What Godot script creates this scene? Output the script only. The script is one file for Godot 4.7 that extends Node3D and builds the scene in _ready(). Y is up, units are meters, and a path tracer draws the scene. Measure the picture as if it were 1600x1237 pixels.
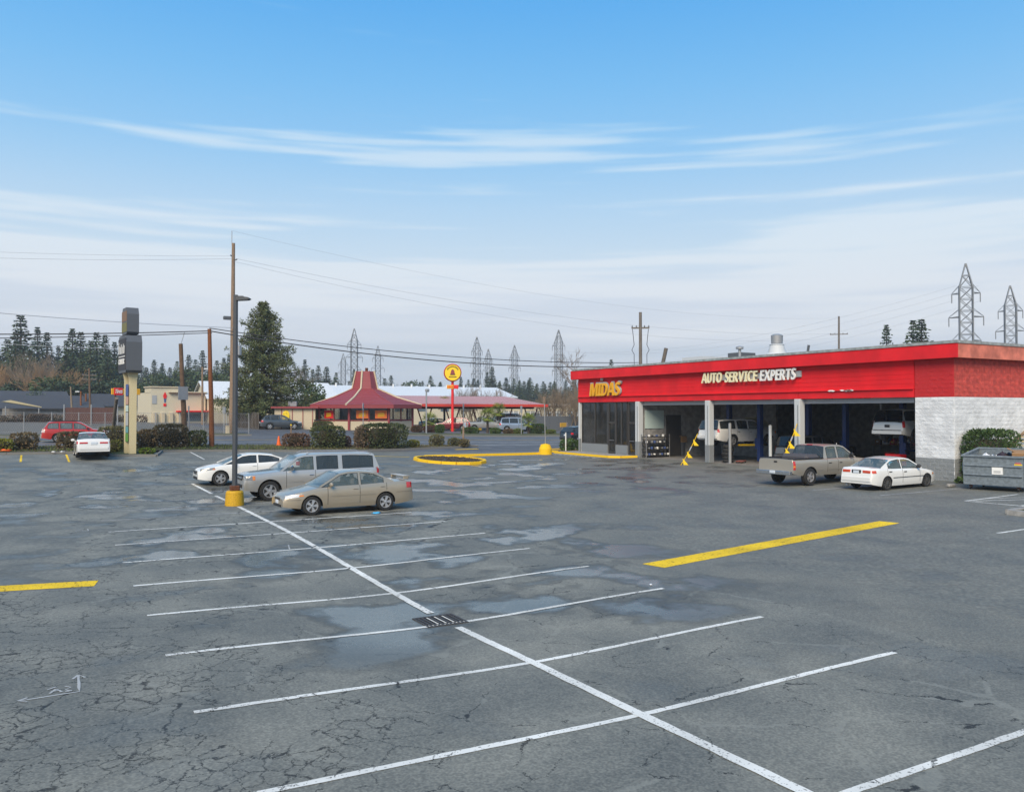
extends Node3D
# World axes follow the street grid: x runs along the street, -z runs from the camera's lot towards the street, y is up, metres.

class MB:
	var v := PackedVector3Array()
	var n := PackedVector3Array()
	var uv := PackedVector2Array()
	var cl := PackedColorArray()
	var col := Color.WHITE
	var tint := false
	func tri(a: Vector3, b: Vector3, c: Vector3) -> void:
		var nn := (b - a).cross(c - a).normalized()
		v.append(a); v.append(c); v.append(b)
		n.append(nn); n.append(nn); n.append(nn)
		if tint:
			cl.append(col); cl.append(col); cl.append(col)
	func quad(a: Vector3, b: Vector3, c: Vector3, d: Vector3) -> void:
		tri(a, b, c); tri(a, c, d)
	func trin(a: Vector3, b: Vector3, c: Vector3, na: Vector3, nb: Vector3, nc: Vector3) -> void:
		v.append(a); v.append(c); v.append(b)
		n.append(na); n.append(nc); n.append(nb)
		if tint:
			cl.append(col); cl.append(col); cl.append(col)
	func box(o: Vector3, s: Vector3, b := Basis()) -> MB:
		var h := s * 0.5
		var x := b.x * h.x
		var y := b.y * h.y
		var z := b.z * h.z
		quad(o + x - y + z, o + x - y - z, o + x + y - z, o + x + y + z)
		quad(o - x - y - z, o - x - y + z, o - x + y + z, o - x + y - z)
		quad(o - x + y + z, o + x + y + z, o + x + y - z, o - x + y - z)
		quad(o - x - y - z, o + x - y - z, o + x - y + z, o - x - y + z)
		quad(o - x - y + z, o + x - y + z, o + x + y + z, o - x + y + z)
		quad(o + x - y - z, o - x - y - z, o - x + y - z, o + x + y - z)
		return self
	func bev(o: Vector3, s: Vector3, r: float, b := Basis()) -> MB:
		# a box with chamfered edges
		var h := s * 0.5
		r = minf(r, minf(h.x, minf(h.y, h.z)) * 0.9)
		var k := h - Vector3(r, r, r)
		for ax in 3:
			var a1 := (ax + 1) % 3
			var a2 := (ax + 2) % 3
			for sg: float in [-1.0, 1.0]:
				var q: Array[Vector3] = []
				for e in [[-1, -1], [1, -1], [1, 1], [-1, 1]]:
					var p := Vector3.ZERO
					p[ax] = sg * h[ax]; p[a1] = e[0] * k[a1]; p[a2] = e[1] * k[a2]
					q.append(o + b * p)
				if sg > 0: quad(q[0], q[1], q[2], q[3])
				else: quad(q[3], q[2], q[1], q[0])
			for s1: float in [-1.0, 1.0]:
				for s2: float in [-1.0, 1.0]:
					var q: Array[Vector3] = []
					for e in [[-1, 0], [1, 0], [1, 1], [-1, 1]]:
						var p := Vector3.ZERO
						p[ax] = e[0] * k[ax]
						p[a1] = s1 * (h[a1] if e[1] == 0 else k[a1]); p[a2] = s2 * (k[a2] if e[1] == 0 else h[a2])
						q.append(o + b * p)
					if s1 * s2 > 0: quad(q[0], q[1], q[2], q[3])
					else: quad(q[3], q[2], q[1], q[0])
		for sx: float in [-1.0, 1.0]:
			for sy: float in [-1.0, 1.0]:
				for sz: float in [-1.0, 1.0]:
					var p0 := o + b * Vector3(sx * h.x, sy * k.y, sz * k.z)
					var p1 := o + b * Vector3(sx * k.x, sy * h.y, sz * k.z)
					var p2 := o + b * Vector3(sx * k.x, sy * k.y, sz * h.z)
					if sx * sy * sz > 0: tri(p0, p1, p2)
					else: tri(p2, p1, p0)
		return self
	func tube(p: Array, r, k := 8, cap := true) -> MB:
		var rings: Array = []
		var up := Vector3(0.31, 0.9, 0.17).normalized()
		for i in p.size():
			var t: Vector3 = ((p[mini(i + 1, p.size() - 1)] as Vector3) - (p[maxi(i - 1, 0)] as Vector3)).normalized()
			if absf(t.dot(up)) > 0.93: up = Vector3(1, 0.1, 0.2).normalized()
			var a := t.cross(up).normalized()
			var b := t.cross(a)
			var rr: float = r[i] if r is Array else r
			var ring: Array = []
			for j in k:
				var w := TAU * j / k
				var d := a * cos(w) + b * sin(w)
				ring.append([p[i] + d * rr, d])
			rings.append(ring)
		for i in p.size() - 1:
			for j in k:
				var j2 := (j + 1) % k
				var A = rings[i][j]; var B = rings[i][j2]; var C = rings[i + 1][j2]; var D = rings[i + 1][j]
				trin(A[0], B[0], C[0], A[1], B[1], C[1]); trin(A[0], C[0], D[0], A[1], C[1], D[1])
		if cap:
			for e in [0, p.size() - 1]:
				for j in range(1, k - 1):
					if e == 0: tri(rings[e][0][0], rings[e][j + 1][0], rings[e][j][0])
					else: tri(rings[e][0][0], rings[e][j][0], rings[e][j + 1][0])
		return self
	func prism(poly: PackedVector2Array, z0: float, z1: float, xf := Transform3D()) -> MB:
		if Geometry2D.is_polygon_clockwise(poly):
			poly = poly.duplicate(); poly.reverse()
		var ix := Geometry2D.triangulate_polygon(poly)
		for t in range(0, ix.size(), 3):
			var a := poly[ix[t]]; var b := poly[ix[t + 1]]; var c := poly[ix[t + 2]]
			if (b - a).cross(c - a) < 0:
				var w := b; b = c; c = w
			tri(xf * Vector3(a.x, a.y, z1), xf * Vector3(b.x, b.y, z1), xf * Vector3(c.x, c.y, z1))
			tri(xf * Vector3(a.x, a.y, z0), xf * Vector3(c.x, c.y, z0), xf * Vector3(b.x, b.y, z0))
		for i in poly.size():
			var a := poly[i]; var b := poly[(i + 1) % poly.size()]
			quad(xf * Vector3(a.x, a.y, z0), xf * Vector3(b.x, b.y, z0), xf * Vector3(b.x, b.y, z1), xf * Vector3(a.x, a.y, z1))
		return self
	func lathe(pr: Array, k := 20, xf := Transform3D()) -> MB:
		# profile of (radius, height) going up, turned round local y
		for i in pr.size() - 1:
			var p0: Vector2 = pr[i]; var p1: Vector2 = pr[i + 1]
			var d := p1 - p0
			var sl := Vector2(d.y, -d.x).normalized()
			for j in k:
				var w0 := TAU * j / k; var w1 := TAU * (j + 1) / k
				var c0 := Vector3(cos(w0), 0, -sin(w0)); var c1 := Vector3(cos(w1), 0, -sin(w1))
				var A := xf * (c0 * p0.x + Vector3(0, p0.y, 0)); var B := xf * (c1 * p0.x + Vector3(0, p0.y, 0))
				var C := xf * (c1 * p1.x + Vector3(0, p1.y, 0)); var D := xf * (c0 * p1.x + Vector3(0, p1.y, 0))
				var n0 := xf.basis * (c0 * sl.x + Vector3(0, sl.y, 0)); var n1 := xf.basis * (c1 * sl.x + Vector3(0, sl.y, 0))
				if p0.x > 1e-5: trin(A, B, C, n0, n1, n1)
				if p1.x > 1e-5: trin(A, C, D, n0, n1, n0)
		return self
	func grid(P: Array, flip := false) -> MB:
		var N := MB.grid_normals(P)
		for i in P.size() - 1:
			for j in P[i].size() - 1:
				cell(P, N, i, j, flip)
		return self
	static func grid_normals(P: Array) -> Array:
		var N: Array = []
		for i in P.size():
			var row: Array = []
			for j in P[i].size():
				var a: Vector3 = P[mini(i + 1, P.size() - 1)][j] - P[maxi(i - 1, 0)][j]
				var b: Vector3 = P[i][mini(j + 1, P[i].size() - 1)] - P[i][maxi(j - 1, 0)]
				row.append(a.cross(b).normalized())
			N.append(row)
		return N
	func cell(P: Array, N: Array, i: int, j: int, flip := false) -> void:
		var A: Vector3 = P[i][j]; var B: Vector3 = P[i + 1][j]; var C: Vector3 = P[i + 1][j + 1]; var D: Vector3 = P[i][j + 1]
		var s := -1.0 if flip else 1.0
		if flip:
			trin(A, C, B, N[i][j] * s, N[i + 1][j + 1] * s, N[i + 1][j] * s); trin(A, D, C, N[i][j] * s, N[i][j + 1] * s, N[i + 1][j + 1] * s)
		else:
			trin(A, B, C, N[i][j], N[i + 1][j], N[i + 1][j + 1]); trin(A, C, D, N[i][j], N[i + 1][j + 1], N[i][j + 1])
	func mesh() -> ArrayMesh:
		var a := []
		a.resize(Mesh.ARRAY_MAX)
		a[Mesh.ARRAY_VERTEX] = v; a[Mesh.ARRAY_NORMAL] = n
		if uv.size() == v.size(): a[Mesh.ARRAY_TEX_UV] = uv
		if tint: a[Mesh.ARRAY_COLOR] = cl
		var m := ArrayMesh.new()
		if v.size(): m.add_surface_from_arrays(Mesh.PRIMITIVE_TRIANGLES, a)
		return m

var M := {}
var counts := {}
var rng := RandomNumberGenerator.new()

func uniq(parent: Node, called: String) -> String:
	var key := str(parent.get_instance_id()) + called
	var k: int = counts.get(key, 0)
	counts[key] = k + 1
	return called if k == 0 else "%s_%03d" % [called, k]
func thing(called: String, label: String, category: String, at := Vector3.ZERO, turn := 0.0, group := "") -> Node3D:
	var o := Node3D.new()
	o.name = uniq(self, called)
	add_child(o)
	o.position = at; o.rotation.y = turn
	meta(o, label, category, group)
	return o
func meta(o: Node, label: String, category: String, group := "") -> void:
	o.set_meta("label", label); o.set_meta("category", category)
	if group: o.set_meta("group", group)
func part(parent: Node, called: String, shape, m: Material, at := Vector3.ZERO) -> MeshInstance3D:
	var o := MeshInstance3D.new()
	o.name = uniq(parent, called)
	o.mesh = shape.mesh() if shape is MB else shape
	if o.mesh.get_surface_count(): o.material_override = m
	o.position = at
	parent.add_child(o)
	return o
func struct(called: String, shape, m: Material) -> MeshInstance3D:
	var o := part(self, called, shape, m)
	o.set_meta("kind", "structure")
	return o
func copy(src: Node3D, label := "", at := Vector3.ZERO, turn := 0.0, scl := Vector3.ONE) -> Node3D:
	var base := str(src.name)
	if base.length() > 4 and base.substr(base.length() - 3).is_valid_int(): base = base.substr(0, base.length() - 4)
	var o: Node3D = src.duplicate()
	o.name = uniq(self, base)
	add_child(o)
	o.position = at; o.rotation = Vector3(0, turn, 0); o.scale = scl
	if label: o.set_meta("label", label)
	return o

# ---------- materials ----------
func L(r: float, g: float, b: float, a := 1.0) -> Color:
	var c := Color(r, g, b).linear_to_srgb()
	c.a = a
	return c
func mk(key: String, c: Color, rough := 0.8, metal := 0.0, tex := "", scale := 1.0) -> StandardMaterial3D:
	var m := StandardMaterial3D.new()
	m.resource_name = key
	m.albedo_color = c; m.roughness = rough; m.metallic = metal
	m.cull_mode = BaseMaterial3D.CULL_DISABLED
	if tex:
		m.albedo_texture = M[tex]
		m.uv1_triplanar = true; m.uv1_world_triplanar = true
		m.uv1_scale = Vector3.ONE * scale
	M[key] = m
	return m
func bump(m: StandardMaterial3D, tex: String, amount: float) -> StandardMaterial3D:
	m.normal_enabled = true; m.normal_texture = M[tex]; m.normal_scale = amount
	return m
func paint(key: String, c: Color, metal := 0.25, rough := 0.38) -> StandardMaterial3D:
	var m := mk(key, c, rough, metal)
	m.clearcoat_enabled = true; m.clearcoat = 0.9; m.clearcoat_roughness = 0.06
	return m
func leafm(key: String, c: Color, back := 0.35) -> StandardMaterial3D:
	var m := mk(key, c, 0.65)
	m.vertex_color_use_as_albedo = true
	m.backlight_enabled = true; m.backlight = Color(back, back, back * 0.6)
	return m
func glass(key: String, c: Color, a: float) -> StandardMaterial3D:
	var m := mk(key, c, 0.03)
	m.albedo_color.a = a
	m.transparency = BaseMaterial3D.TRANSPARENCY_ALPHA
	return m
func tex_noise(key: String, freq: float, lo: float, hi: float, oct := 4, size := 512, seed_ := 1, kind := FastNoiseLite.TYPE_SIMPLEX_SMOOTH) -> void:
	var n := FastNoiseLite.new()
	n.seed = seed_; n.noise_type = kind; n.frequency = freq
	n.fractal_type = FastNoiseLite.FRACTAL_FBM; n.fractal_octaves = oct
	var im := n.get_seamless_image(size, size)
	var d := im.get_data()
	for i in d.size():
		d[i] = int(255.0 * lerpf(lo, hi, d[i] / 255.0))
	im = Image.create_from_data(size, size, false, Image.FORMAT_L8, d)
	im.convert(Image.FORMAT_RGB8)
	M[key] = ImageTexture.create_from_image(im)
func tex_normal(key: String, freq: float, strength: float, oct := 4, size := 512, seed_ := 3) -> void:
	var n := FastNoiseLite.new()
	n.seed = seed_; n.frequency = freq; n.fractal_octaves = oct; n.fractal_type = FastNoiseLite.FRACTAL_FBM
	var im := n.get_seamless_image(size, size)
	im.convert(Image.FORMAT_RGBA8)
	im.bump_map_to_normal_map(strength)
	M[key] = ImageTexture.create_from_image(im)

# ---------- terrain ----------
const UN := [-40.0, -5.0, 11.0, 25.0, 33.0, 39.0, 46.0, 80.0]
const VN := [-20.0, 38.0, 44.0, 61.0, 65.5, 79.5, 92.0, 140.0, 400.0]
const GT := [
	[0.0, 0.05, 0.3, 1.2, 1.5, 1.75, 1.9, 2.4, 3.0], [0.0, 0.0, 0.2, 0.92, 1.2, 1.5, 1.65, 2.2, 3.0], [0.0, 0.0, 0.1, 0.82, 1.0, 1.35, 1.6, 2.1, 3.0],
	[0.0, 0.0, 0.0, 0.46, 0.72, 1.3, 1.45, 2.0, 3.0], [0.1, 0.1, 0.1, 0.25, 0.55, 1.1, 1.35, 1.85, 3.0], [0.2, 0.2, 0.2, 0.2, 0.45, 0.95, 1.25, 1.7, 3.0],
	[0.2, 0.2, 0.2, 0.2, 0.38, 0.8, 1.1, 1.5, 3.0], [0.2, 0.2, 0.2, 0.2, 0.3, 0.6, 0.9, 1.3, 3.0]]
func gh(u: float, v: float) -> float:
	var uu := clampf(u, UN[0], UN[-1]); var vv := clampf(v, VN[0], VN[-1])
	var i := 0
	while i < UN.size() - 2 and uu >= UN[i + 1]: i += 1
	var j := 0
	while j < VN.size() - 2 and vv >= VN[j + 1]: j += 1
	var a: float = (uu - UN[i]) / (UN[i + 1] - UN[i]); var b: float = (vv - VN[j]) / (VN[j + 1] - VN[j])
	var h: float = lerpf(lerpf(GT[i][j], GT[i + 1][j], a), lerpf(GT[i][j + 1], GT[i + 1][j + 1], a), b)
	if v < 34.0: h -= 0.13 * exp(-pow((u - 6.4) / 3.2, 2.0) - pow((v - 13.8) / 6.5, 2.0)) # the lot dips to its drain
	return h
func gp(u: float, v: float, up := 0.0) -> Vector3:
	return Vector3(u, gh(u, v) + up, -v)
func lattice(lo: float, hi: float, nodes: Array, step: float) -> Array:
	var s := [lo, hi]
	for x in nodes:
		if x > lo and x < hi: s.append(x)
	s.sort()
	var o := []
	for i in s.size() - 1:
		var k := maxi(1, int(ceil((s[i + 1] - s[i]) / step)))
		for j in k: o.append(lerpf(s[i], s[i + 1], float(j) / k))
	o.append(hi)
	return o
func sheet(u0: float, u1: float, v0: float, v1: float, up := 0.0, step := 4.0, tile := 0.0, ou := 0.0, ov := 0.0) -> MB:
	var b := MB.new()
	var us := lattice(u0, u1, UN, step); var vs := lattice(v0, v1, VN, step)
	for i in us.size() - 1:
		for j in vs.size() - 1:
			var q := [gp(us[i], vs[j], up), gp(us[i + 1], vs[j], up), gp(us[i + 1], vs[j + 1], up), gp(us[i], vs[j + 1], up)]
			b.quad(q[0], q[1], q[2], q[3])
			if tile > 0.0:
				for k in [0, 2, 1, 0, 3, 2]: b.uv.append(Vector2((q[k].x - ou) / tile, (-q[k].z - ov) / tile))
	return b
func strip(pts: Array, w: float, up: float, rough := 0.006, seed_ := 1) -> MB:
	# a painted line along (u, v) points, its edges a little ragged
	var b := MB.new()
	rng.seed = seed_
	var last := []
	for i in pts.size() - 1:
		var a: Vector2 = pts[i]; var c: Vector2 = pts[i + 1]
		var k := maxi(1, int((c - a).length() / 0.16))
		var s := (c - a).normalized().orthogonal() * w * 0.5
		for j in range(0 if i == 0 else 1, k + 1):
			var p := a.lerp(c, float(j) / k)
			var l := p + s * (1.0 + rng.randf_range(-rough, rough) / w * 2.0); var r := p - s * (1.0 + rng.randf_range(-rough, rough) / w * 2.0)
			var cur := [gp(l.x, l.y, up), gp(r.x, r.y, up)]
			if last:
				var nn: Vector3 = (cur[1] - last[1]).cross(last[0] - last[1])
				if nn.y > 0: b.quad(last[0], last[1], cur[1], cur[0])
				else: b.quad(cur[0], cur[1], last[1], last[0])
			last = cur
	return b

# ---------- asphalt ----------
func field(kind: int, per_m: float, u0: float, v0: float, size: float, res: int, seed_: int, oct := 3, warp := 0.0) -> PackedByteArray:
	var n := FastNoiseLite.new()
	var s := size / res
	n.seed = seed_; n.noise_type = kind as FastNoiseLite.NoiseType
	n.frequency = per_m * s
	n.offset = Vector3(u0 / s, v0 / s, 0)
	if kind == FastNoiseLite.TYPE_CELLULAR:
		n.fractal_type = FastNoiseLite.FRACTAL_NONE
		n.cellular_return_type = FastNoiseLite.RETURN_DISTANCE2_SUB
		n.cellular_distance_function = FastNoiseLite.DISTANCE_EUCLIDEAN
		n.cellular_jitter = 1.0
	else:
		n.fractal_type = FastNoiseLite.FRACTAL_FBM; n.fractal_octaves = oct
	if warp > 0.0:
		n.domain_warp_enabled = true; n.domain_warp_type = FastNoiseLite.DOMAIN_WARP_SIMPLEX
		n.domain_warp_amplitude = warp / s; n.domain_warp_frequency = per_m * 1.6 * s
		n.domain_warp_fractal_type = FastNoiseLite.DOMAIN_WARP_FRACTAL_PROGRESSIVE; n.domain_warp_fractal_octaves = 3
	var im := n.get_image(res, res, false, false, false)
	im.convert(Image.FORMAT_L8)
	return im.get_data()
const LOW := [[6.2, 14.0, 3.0, 2.2, 0.5], [8.5, 19.5, 4.5, 4.0, 0.46], [4.0, 23.0, 4.0, 3.5, 0.38], [13.0, 20.5, 3.0, 4.0, 0.25], [10.0, 13.5, 3.0, 2.5, 0.36], [9.0, 26.0, 5.0, 3.0, 0.42], [3.0, 37.0, 7.0, 6.0, 0.5], [15.0, 34.0, 6.0, 5.0, 0.5], [20.0, 42.0, 8.0, 6.0, 0.5], [30.0, 48.0, 6.0, 6.0, 0.5], [27.0, 33.0, 4.0, 6.0, 0.3], [8.0, 50.0, 10.0, 5.0, 0.4], [35.0, 42.0, 3.0, 8.0, 0.35]]
func asphalt(key: String, u0: float, v0: float, size: float, res: int) -> void:
	var S := FastNoiseLite.TYPE_SIMPLEX_SMOOTH; var C := FastNoiseLite.TYPE_CELLULAR
	var mot := field(S, 0.35, u0, v0, size, res, 11, 5)
	var fine := field(FastNoiseLite.TYPE_VALUE, 48.0 if size < 20.0 else 22.0, u0, v0, size, res, 12, 2)
	var small := field(C, 3.4, u0, v0, size, res, 13, 1, 0.16)
	var large := field(C, 0.62, u0, v0, size, res, 14, 1, 0.4)
	var mid := field(C, 1.75, u0, v0, size, res, 18, 1, 0.22)
	var wet := field(S, 0.30, u0, v0, size, res, 15, 5)
	var msk := field(S, 0.45, u0, v0, size, res, 16, 3)
	var s := size / res
	var near := s < 0.015
	var wsmall := 6 if near else 9
	var wl := 1 if near else 3
	var wmid := 2 if near else 4
	var pnt := PackedByteArray(); pnt.resize(res * res)
	var col := PackedByteArray(); col.resize(res * res * 3)
	var rgh := PackedByteArray(); rgh.resize(res * res)
	# by column: how cracked, how new
	var zs := PackedFloat32Array(); var zl := PackedFloat32Array(); var zn := PackedFloat32Array()
	for i in res:
		var u := u0 + (i + 0.5) * s
		zs.append(clampf(1.0 - absf(u + 1.0) / 5.2, 0.0, 1.0))
		zl.append(smoothstep(0.5, 3.0, u) * (1.0 - smoothstep(12.0, 12.4, u)))
		zn.append(smoothstep(12.25, 12.45, u))
	var wcell := PackedFloat32Array(); wcell.resize(res / 16)
	for j in res:
		var v := v0 + (j + 0.5) * s
		var vs := 1.0 - smoothstep(15.0, 24.0, v)
		if j % 8 == 0:
			# how far water stands: shallow low spots of the lot, seen in the photograph as bluish films
			for b in wcell.size():
				var u := u0 + (b * 16 + 8) * s
				var t := 0.10
				for e in LOW:
					var x: float = (u - e[0]) / e[2]; var y: float = (v - e[1]) / e[3]
					t += e[4] * exp(-x * x - y * y)
				wcell[b] = minf(t, 0.72)
		var row := j * res
		for i in res:
			var k := row + i
			var m := (mot[k] - 128) * 0.17
			var nw := zn[i]
			var b := 109.0 + m * (1.0 - 0.5 * nw) + (fine[k] - 128) * 0.20 - 5.0 * nw
			var tone := m * 0.06
			# alligator cracks of the drive lane
			var mm := msk[k]
			var dens := zs[i] * vs
			var crack := 1.0
			if dens > 0.02:
				if small[k] < wsmall and mm + dens * 120.0 > 172.0 and mot[k] > 112: crack = 0.42 + small[k] * 0.06
				if mid[k] < wmid and mm + dens * 130.0 > 150.0: crack = minf(crack, 0.40 + mid[k] * 0.12)
			if zl[i] > 0.1:
				if mm > 120 and large[k] < (5 if near else 7):
					if mm > 150: b = b * 0.5 + 66.0 # sealed crack, weathered pale
					elif large[k] < wl: crack = minf(crack, 0.42)
				elif mm < 88 and mid[k] < wmid and dens < 0.3: crack = minf(crack, 0.5)
			b *= crack
			var chip := 1.0 if fine[k] < 176 + (mot[k] >> 3) else 0.62
			pnt[k] = int(255.0 * minf(chip, 0.25 + 0.75 * smoothstep(0.4, 0.95, crack)) * (0.90 + m * 0.006))
			# wet film
			var w := 0.0
			var wz: float = wcell[i >> 4]
			var e := wet[k] - (168.0 - 62.0 * wz)
			var damp := clampf((e + 16.0) / 18.0, 0.0, 1.0) * minf(1.0, wz * 2.4) # dark damp margin round the film
			if e > 0.0: w = clampf(e / 30.0, 0.0, 1.0) * minf(1.0, wz * 2.2)
			b *= 1.0 - 0.20 * damp
			var o := k * 3
			var bb := clampf(b, 0.0, 255.0)
			col[o] = int(clampf(bb * 1.0 + tone, 0, 255)); col[o + 1] = int(clampf(bb * 1.004, 0, 255)); col[o + 2] = int(clampf(bb * 0.940 - tone, 0, 255))
			rgh[k] = int(255.0 * clampf(lerpf(0.80 + (fine[k] - 128) * 0.001 + m * 0.004, 0.25, w) - 0.06 * damp, 0.1, 1.0))
	var im := Image.create_from_data(res, res, false, Image.FORMAT_RGB8, col)
	var ir := Image.create_from_data(res, res, false, Image.FORMAT_L8, rgh)
	var m2 := StandardMaterial3D.new()
	m2.resource_name = key
	m2.albedo_texture = ImageTexture.create_from_image(im)
	m2.roughness_texture = ImageTexture.create_from_image(ir)
	m2.roughness = 1.0
	m2.cull_mode = BaseMaterial3D.CULL_DISABLED
	M[key] = m2
	var ip := Image.create_from_data(res, res, false, Image.FORMAT_L8, pnt)
	ip.convert(Image.FORMAT_RGB8)
	M[key + "_paint"] = ImageTexture.create_from_image(ip)

# ---------- sky ----------
func sky_panorama() -> ImageTexture:
	var W := 4096; var H := 2048
	var im := Image.create(W, H, false, Image.FORMAT_RGBF)
	var stops := [[0.0, 196, 208, 221], [2.5, 202, 212, 224], [5.0, 214, 222, 233], [8.0, 213, 224, 238], [10.5, 200, 222, 241], [13.5, 180, 214, 243], [17.0, 150, 202, 244], [21.0, 125, 191, 243], [26.0, 98, 176, 240], [40.0, 90, 166, 232], [90.0, 84, 156, 224]]
	var n := FastNoiseLite.new()
	n.seed = 5; n.frequency = 0.006; n.fractal_octaves = 5; n.fractal_type = FastNoiseLite.FRACTAL_FBM
	var n2 := FastNoiseLite.new()
	n2.seed = 9; n2.frequency = 0.02; n2.fractal_octaves = 4; n2.fractal_type = FastNoiseLite.FRACTAL_FBM
	var gain := 1.0 / EXPOSURE
	for y in H / 2 + 2:
		var el := 90.0 - (y + 0.5) * 180.0 / H
		var i := 0
		while i < stops.size() - 2 and el > stops[i + 1][0]: i += 1
		var t: float = clampf((el - stops[i][0]) / (stops[i + 1][0] - stops[i][0]), 0.0, 1.0)
		var base := Color(lerpf(stops[i][1], stops[i + 1][1], t) / 255.0, lerpf(stops[i][2], stops[i + 1][2], t) / 255.0, lerpf(stops[i][3], stops[i + 1][3], t) / 255.0)
		var cover := 0.62 * exp(-pow((el - 9.0) / 4.5, 2.0)) + 0.50 * exp(-pow((el - 17.2) / 1.1, 2.0)) + 0.16 * exp(-pow((el - 33.0) / 7.0, 2.0))
		if el > 58.0:
			im.fill_rect(Rect2i(0, y, W, 1), (base * 1.0).srgb_to_linear() * gain)
			continue
		var fade := clampf((58.0 - el) / 12.0, 0.0, 1.0)
		for x in W:
			var a := TAU * x / W
			# clouds are long streaks: far stretched along the horizon, wrapped on a circle
			var cx := cos(a) * 190.0; var cz := sin(a) * 190.0
			var f := n.get_noise_3d(cx, el * 70.0, cz) + 0.35 * n2.get_noise_3d(cx, el * 76.0, cz)
			var c := clampf((f + cover * 1.25 - 0.42) * 1.9, 0.0, 1.0) * fade
			c = c * c * (3.0 - 2.0 * c) * 0.55
			var q := base
			if c > 0.002:
				var k := lerpf(0.90, 0.95, clampf(el / 12.0, 0.0, 1.0))
				q = base.lerp(Color(0.885 * k / 0.9, 0.905 * k / 0.9, 0.945 * k / 0.92), c)
			if el < 8.0: q = q.lerp(Color(0.70, 0.765, 0.83), clampf(-f * 1.5, 0.0, 0.55) * (1.0 - el / 8.0))
			im.set_pixel(x, y, q.srgb_to_linear() * gain)
	var low := Color(0.30, 0.31, 0.32).srgb_to_linear() * gain
	im.fill_rect(Rect2i(0, H / 2 + 2, W, H / 2 - 2), low)
	return ImageTexture.create_from_image(im)

# ---------- vehicles ----------
# s runs from the nose (0) to the tail (len); x = len / 2 - s points forward, z to the vehicle's right.
func poly_y(p: Array, s: float) -> float:
	if s <= p[0][0]: return p[0][1]
	for i in p.size() - 1:
		if s <= p[i + 1][0]:
			return lerpf(p[i][1], p[i + 1][1], (s - p[i][0]) / maxf(p[i + 1][0] - p[i][0], 1e-6))
	return p[-1][1]
func plan(d: Dictionary, s: float) -> float:
	var f: float = d.get("nose", 0.7); var r: float = d.get("tail", 0.5)
	var k := 1.0
	if s < f: k -= d.get("nose_in", 0.24) * pow(1.0 - s / f, 2.4)
	if s > d.len - r: k -= d.get("tail_in", 0.16) * pow(1.0 - (d.len - s) / r, 2.4)
	return k
func half_w(d: Dictionary, s: float, y: float) -> float:
	var top: float = poly_y(d.top, s) - 0.05
	var t := clampf((y - d.sill) / maxf(top - d.sill, 0.05), 0.0, 1.0)
	var k := poly_y([[0.0, 0.93], [0.12, 0.972], [0.35, 0.992], [0.6, 1.0], [0.8, 0.99], [0.93, 0.968], [1.0, 0.94]], t)
	return d.wid * 0.5 * plan(d, s) * k
func low_y(d: Dictionary, s: float) -> float:
	var y: float = d.sill
	y += 0.10 * pow(clampf(1.0 - s / 0.8, 0.0, 1.0), 1.3) + 0.12 * pow(clampf(1.0 - (d.len - s) / 0.7, 0.0, 1.0), 1.3)
	for w: float in [d.axf, d.axr]:
		var ra: float = d.rad + d.get("arch", 0.055)
		if absf(s - w) < ra: y = maxf(y, d.rad + sqrt(ra * ra - (s - w) * (s - w)))
	return y
func on_side(d: Dictionary, s: float, y: float, sg: float, off := 0.0) -> Vector3:
	return Vector3(d.len * 0.5 - s, y, sg * (half_w(d, s, y) + off))
func patch(d: Dictionary, s0: float, s1: float, y0: float, y1: float, sg: float, off := 0.008, slant := 0.0) -> MB:
	var b := MB.new()
	var P := []
	for i in 9:
		var row := []
		for j in 4:
			var t := i / 8.0
			var s := lerpf(s0, s1, t); var y := lerpf(y0, y1, j / 3.0) + slant * t
			var h := half_w(d, s, y)
			var ds := (half_w(d, s + 0.02, y) - half_w(d, s - 0.02, y)) / 0.04
			var nn := Vector3(ds, 0, 1).normalized() # outward in (x, z) for the right side: x = -s
			row.append(Vector3(d.len * 0.5 - s + nn.x * off, y, sg * (h + nn.z * off)))
		P.append(row)
	b.grid(P, sg < 0)
	return b
var wheel_cache := {}
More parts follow.
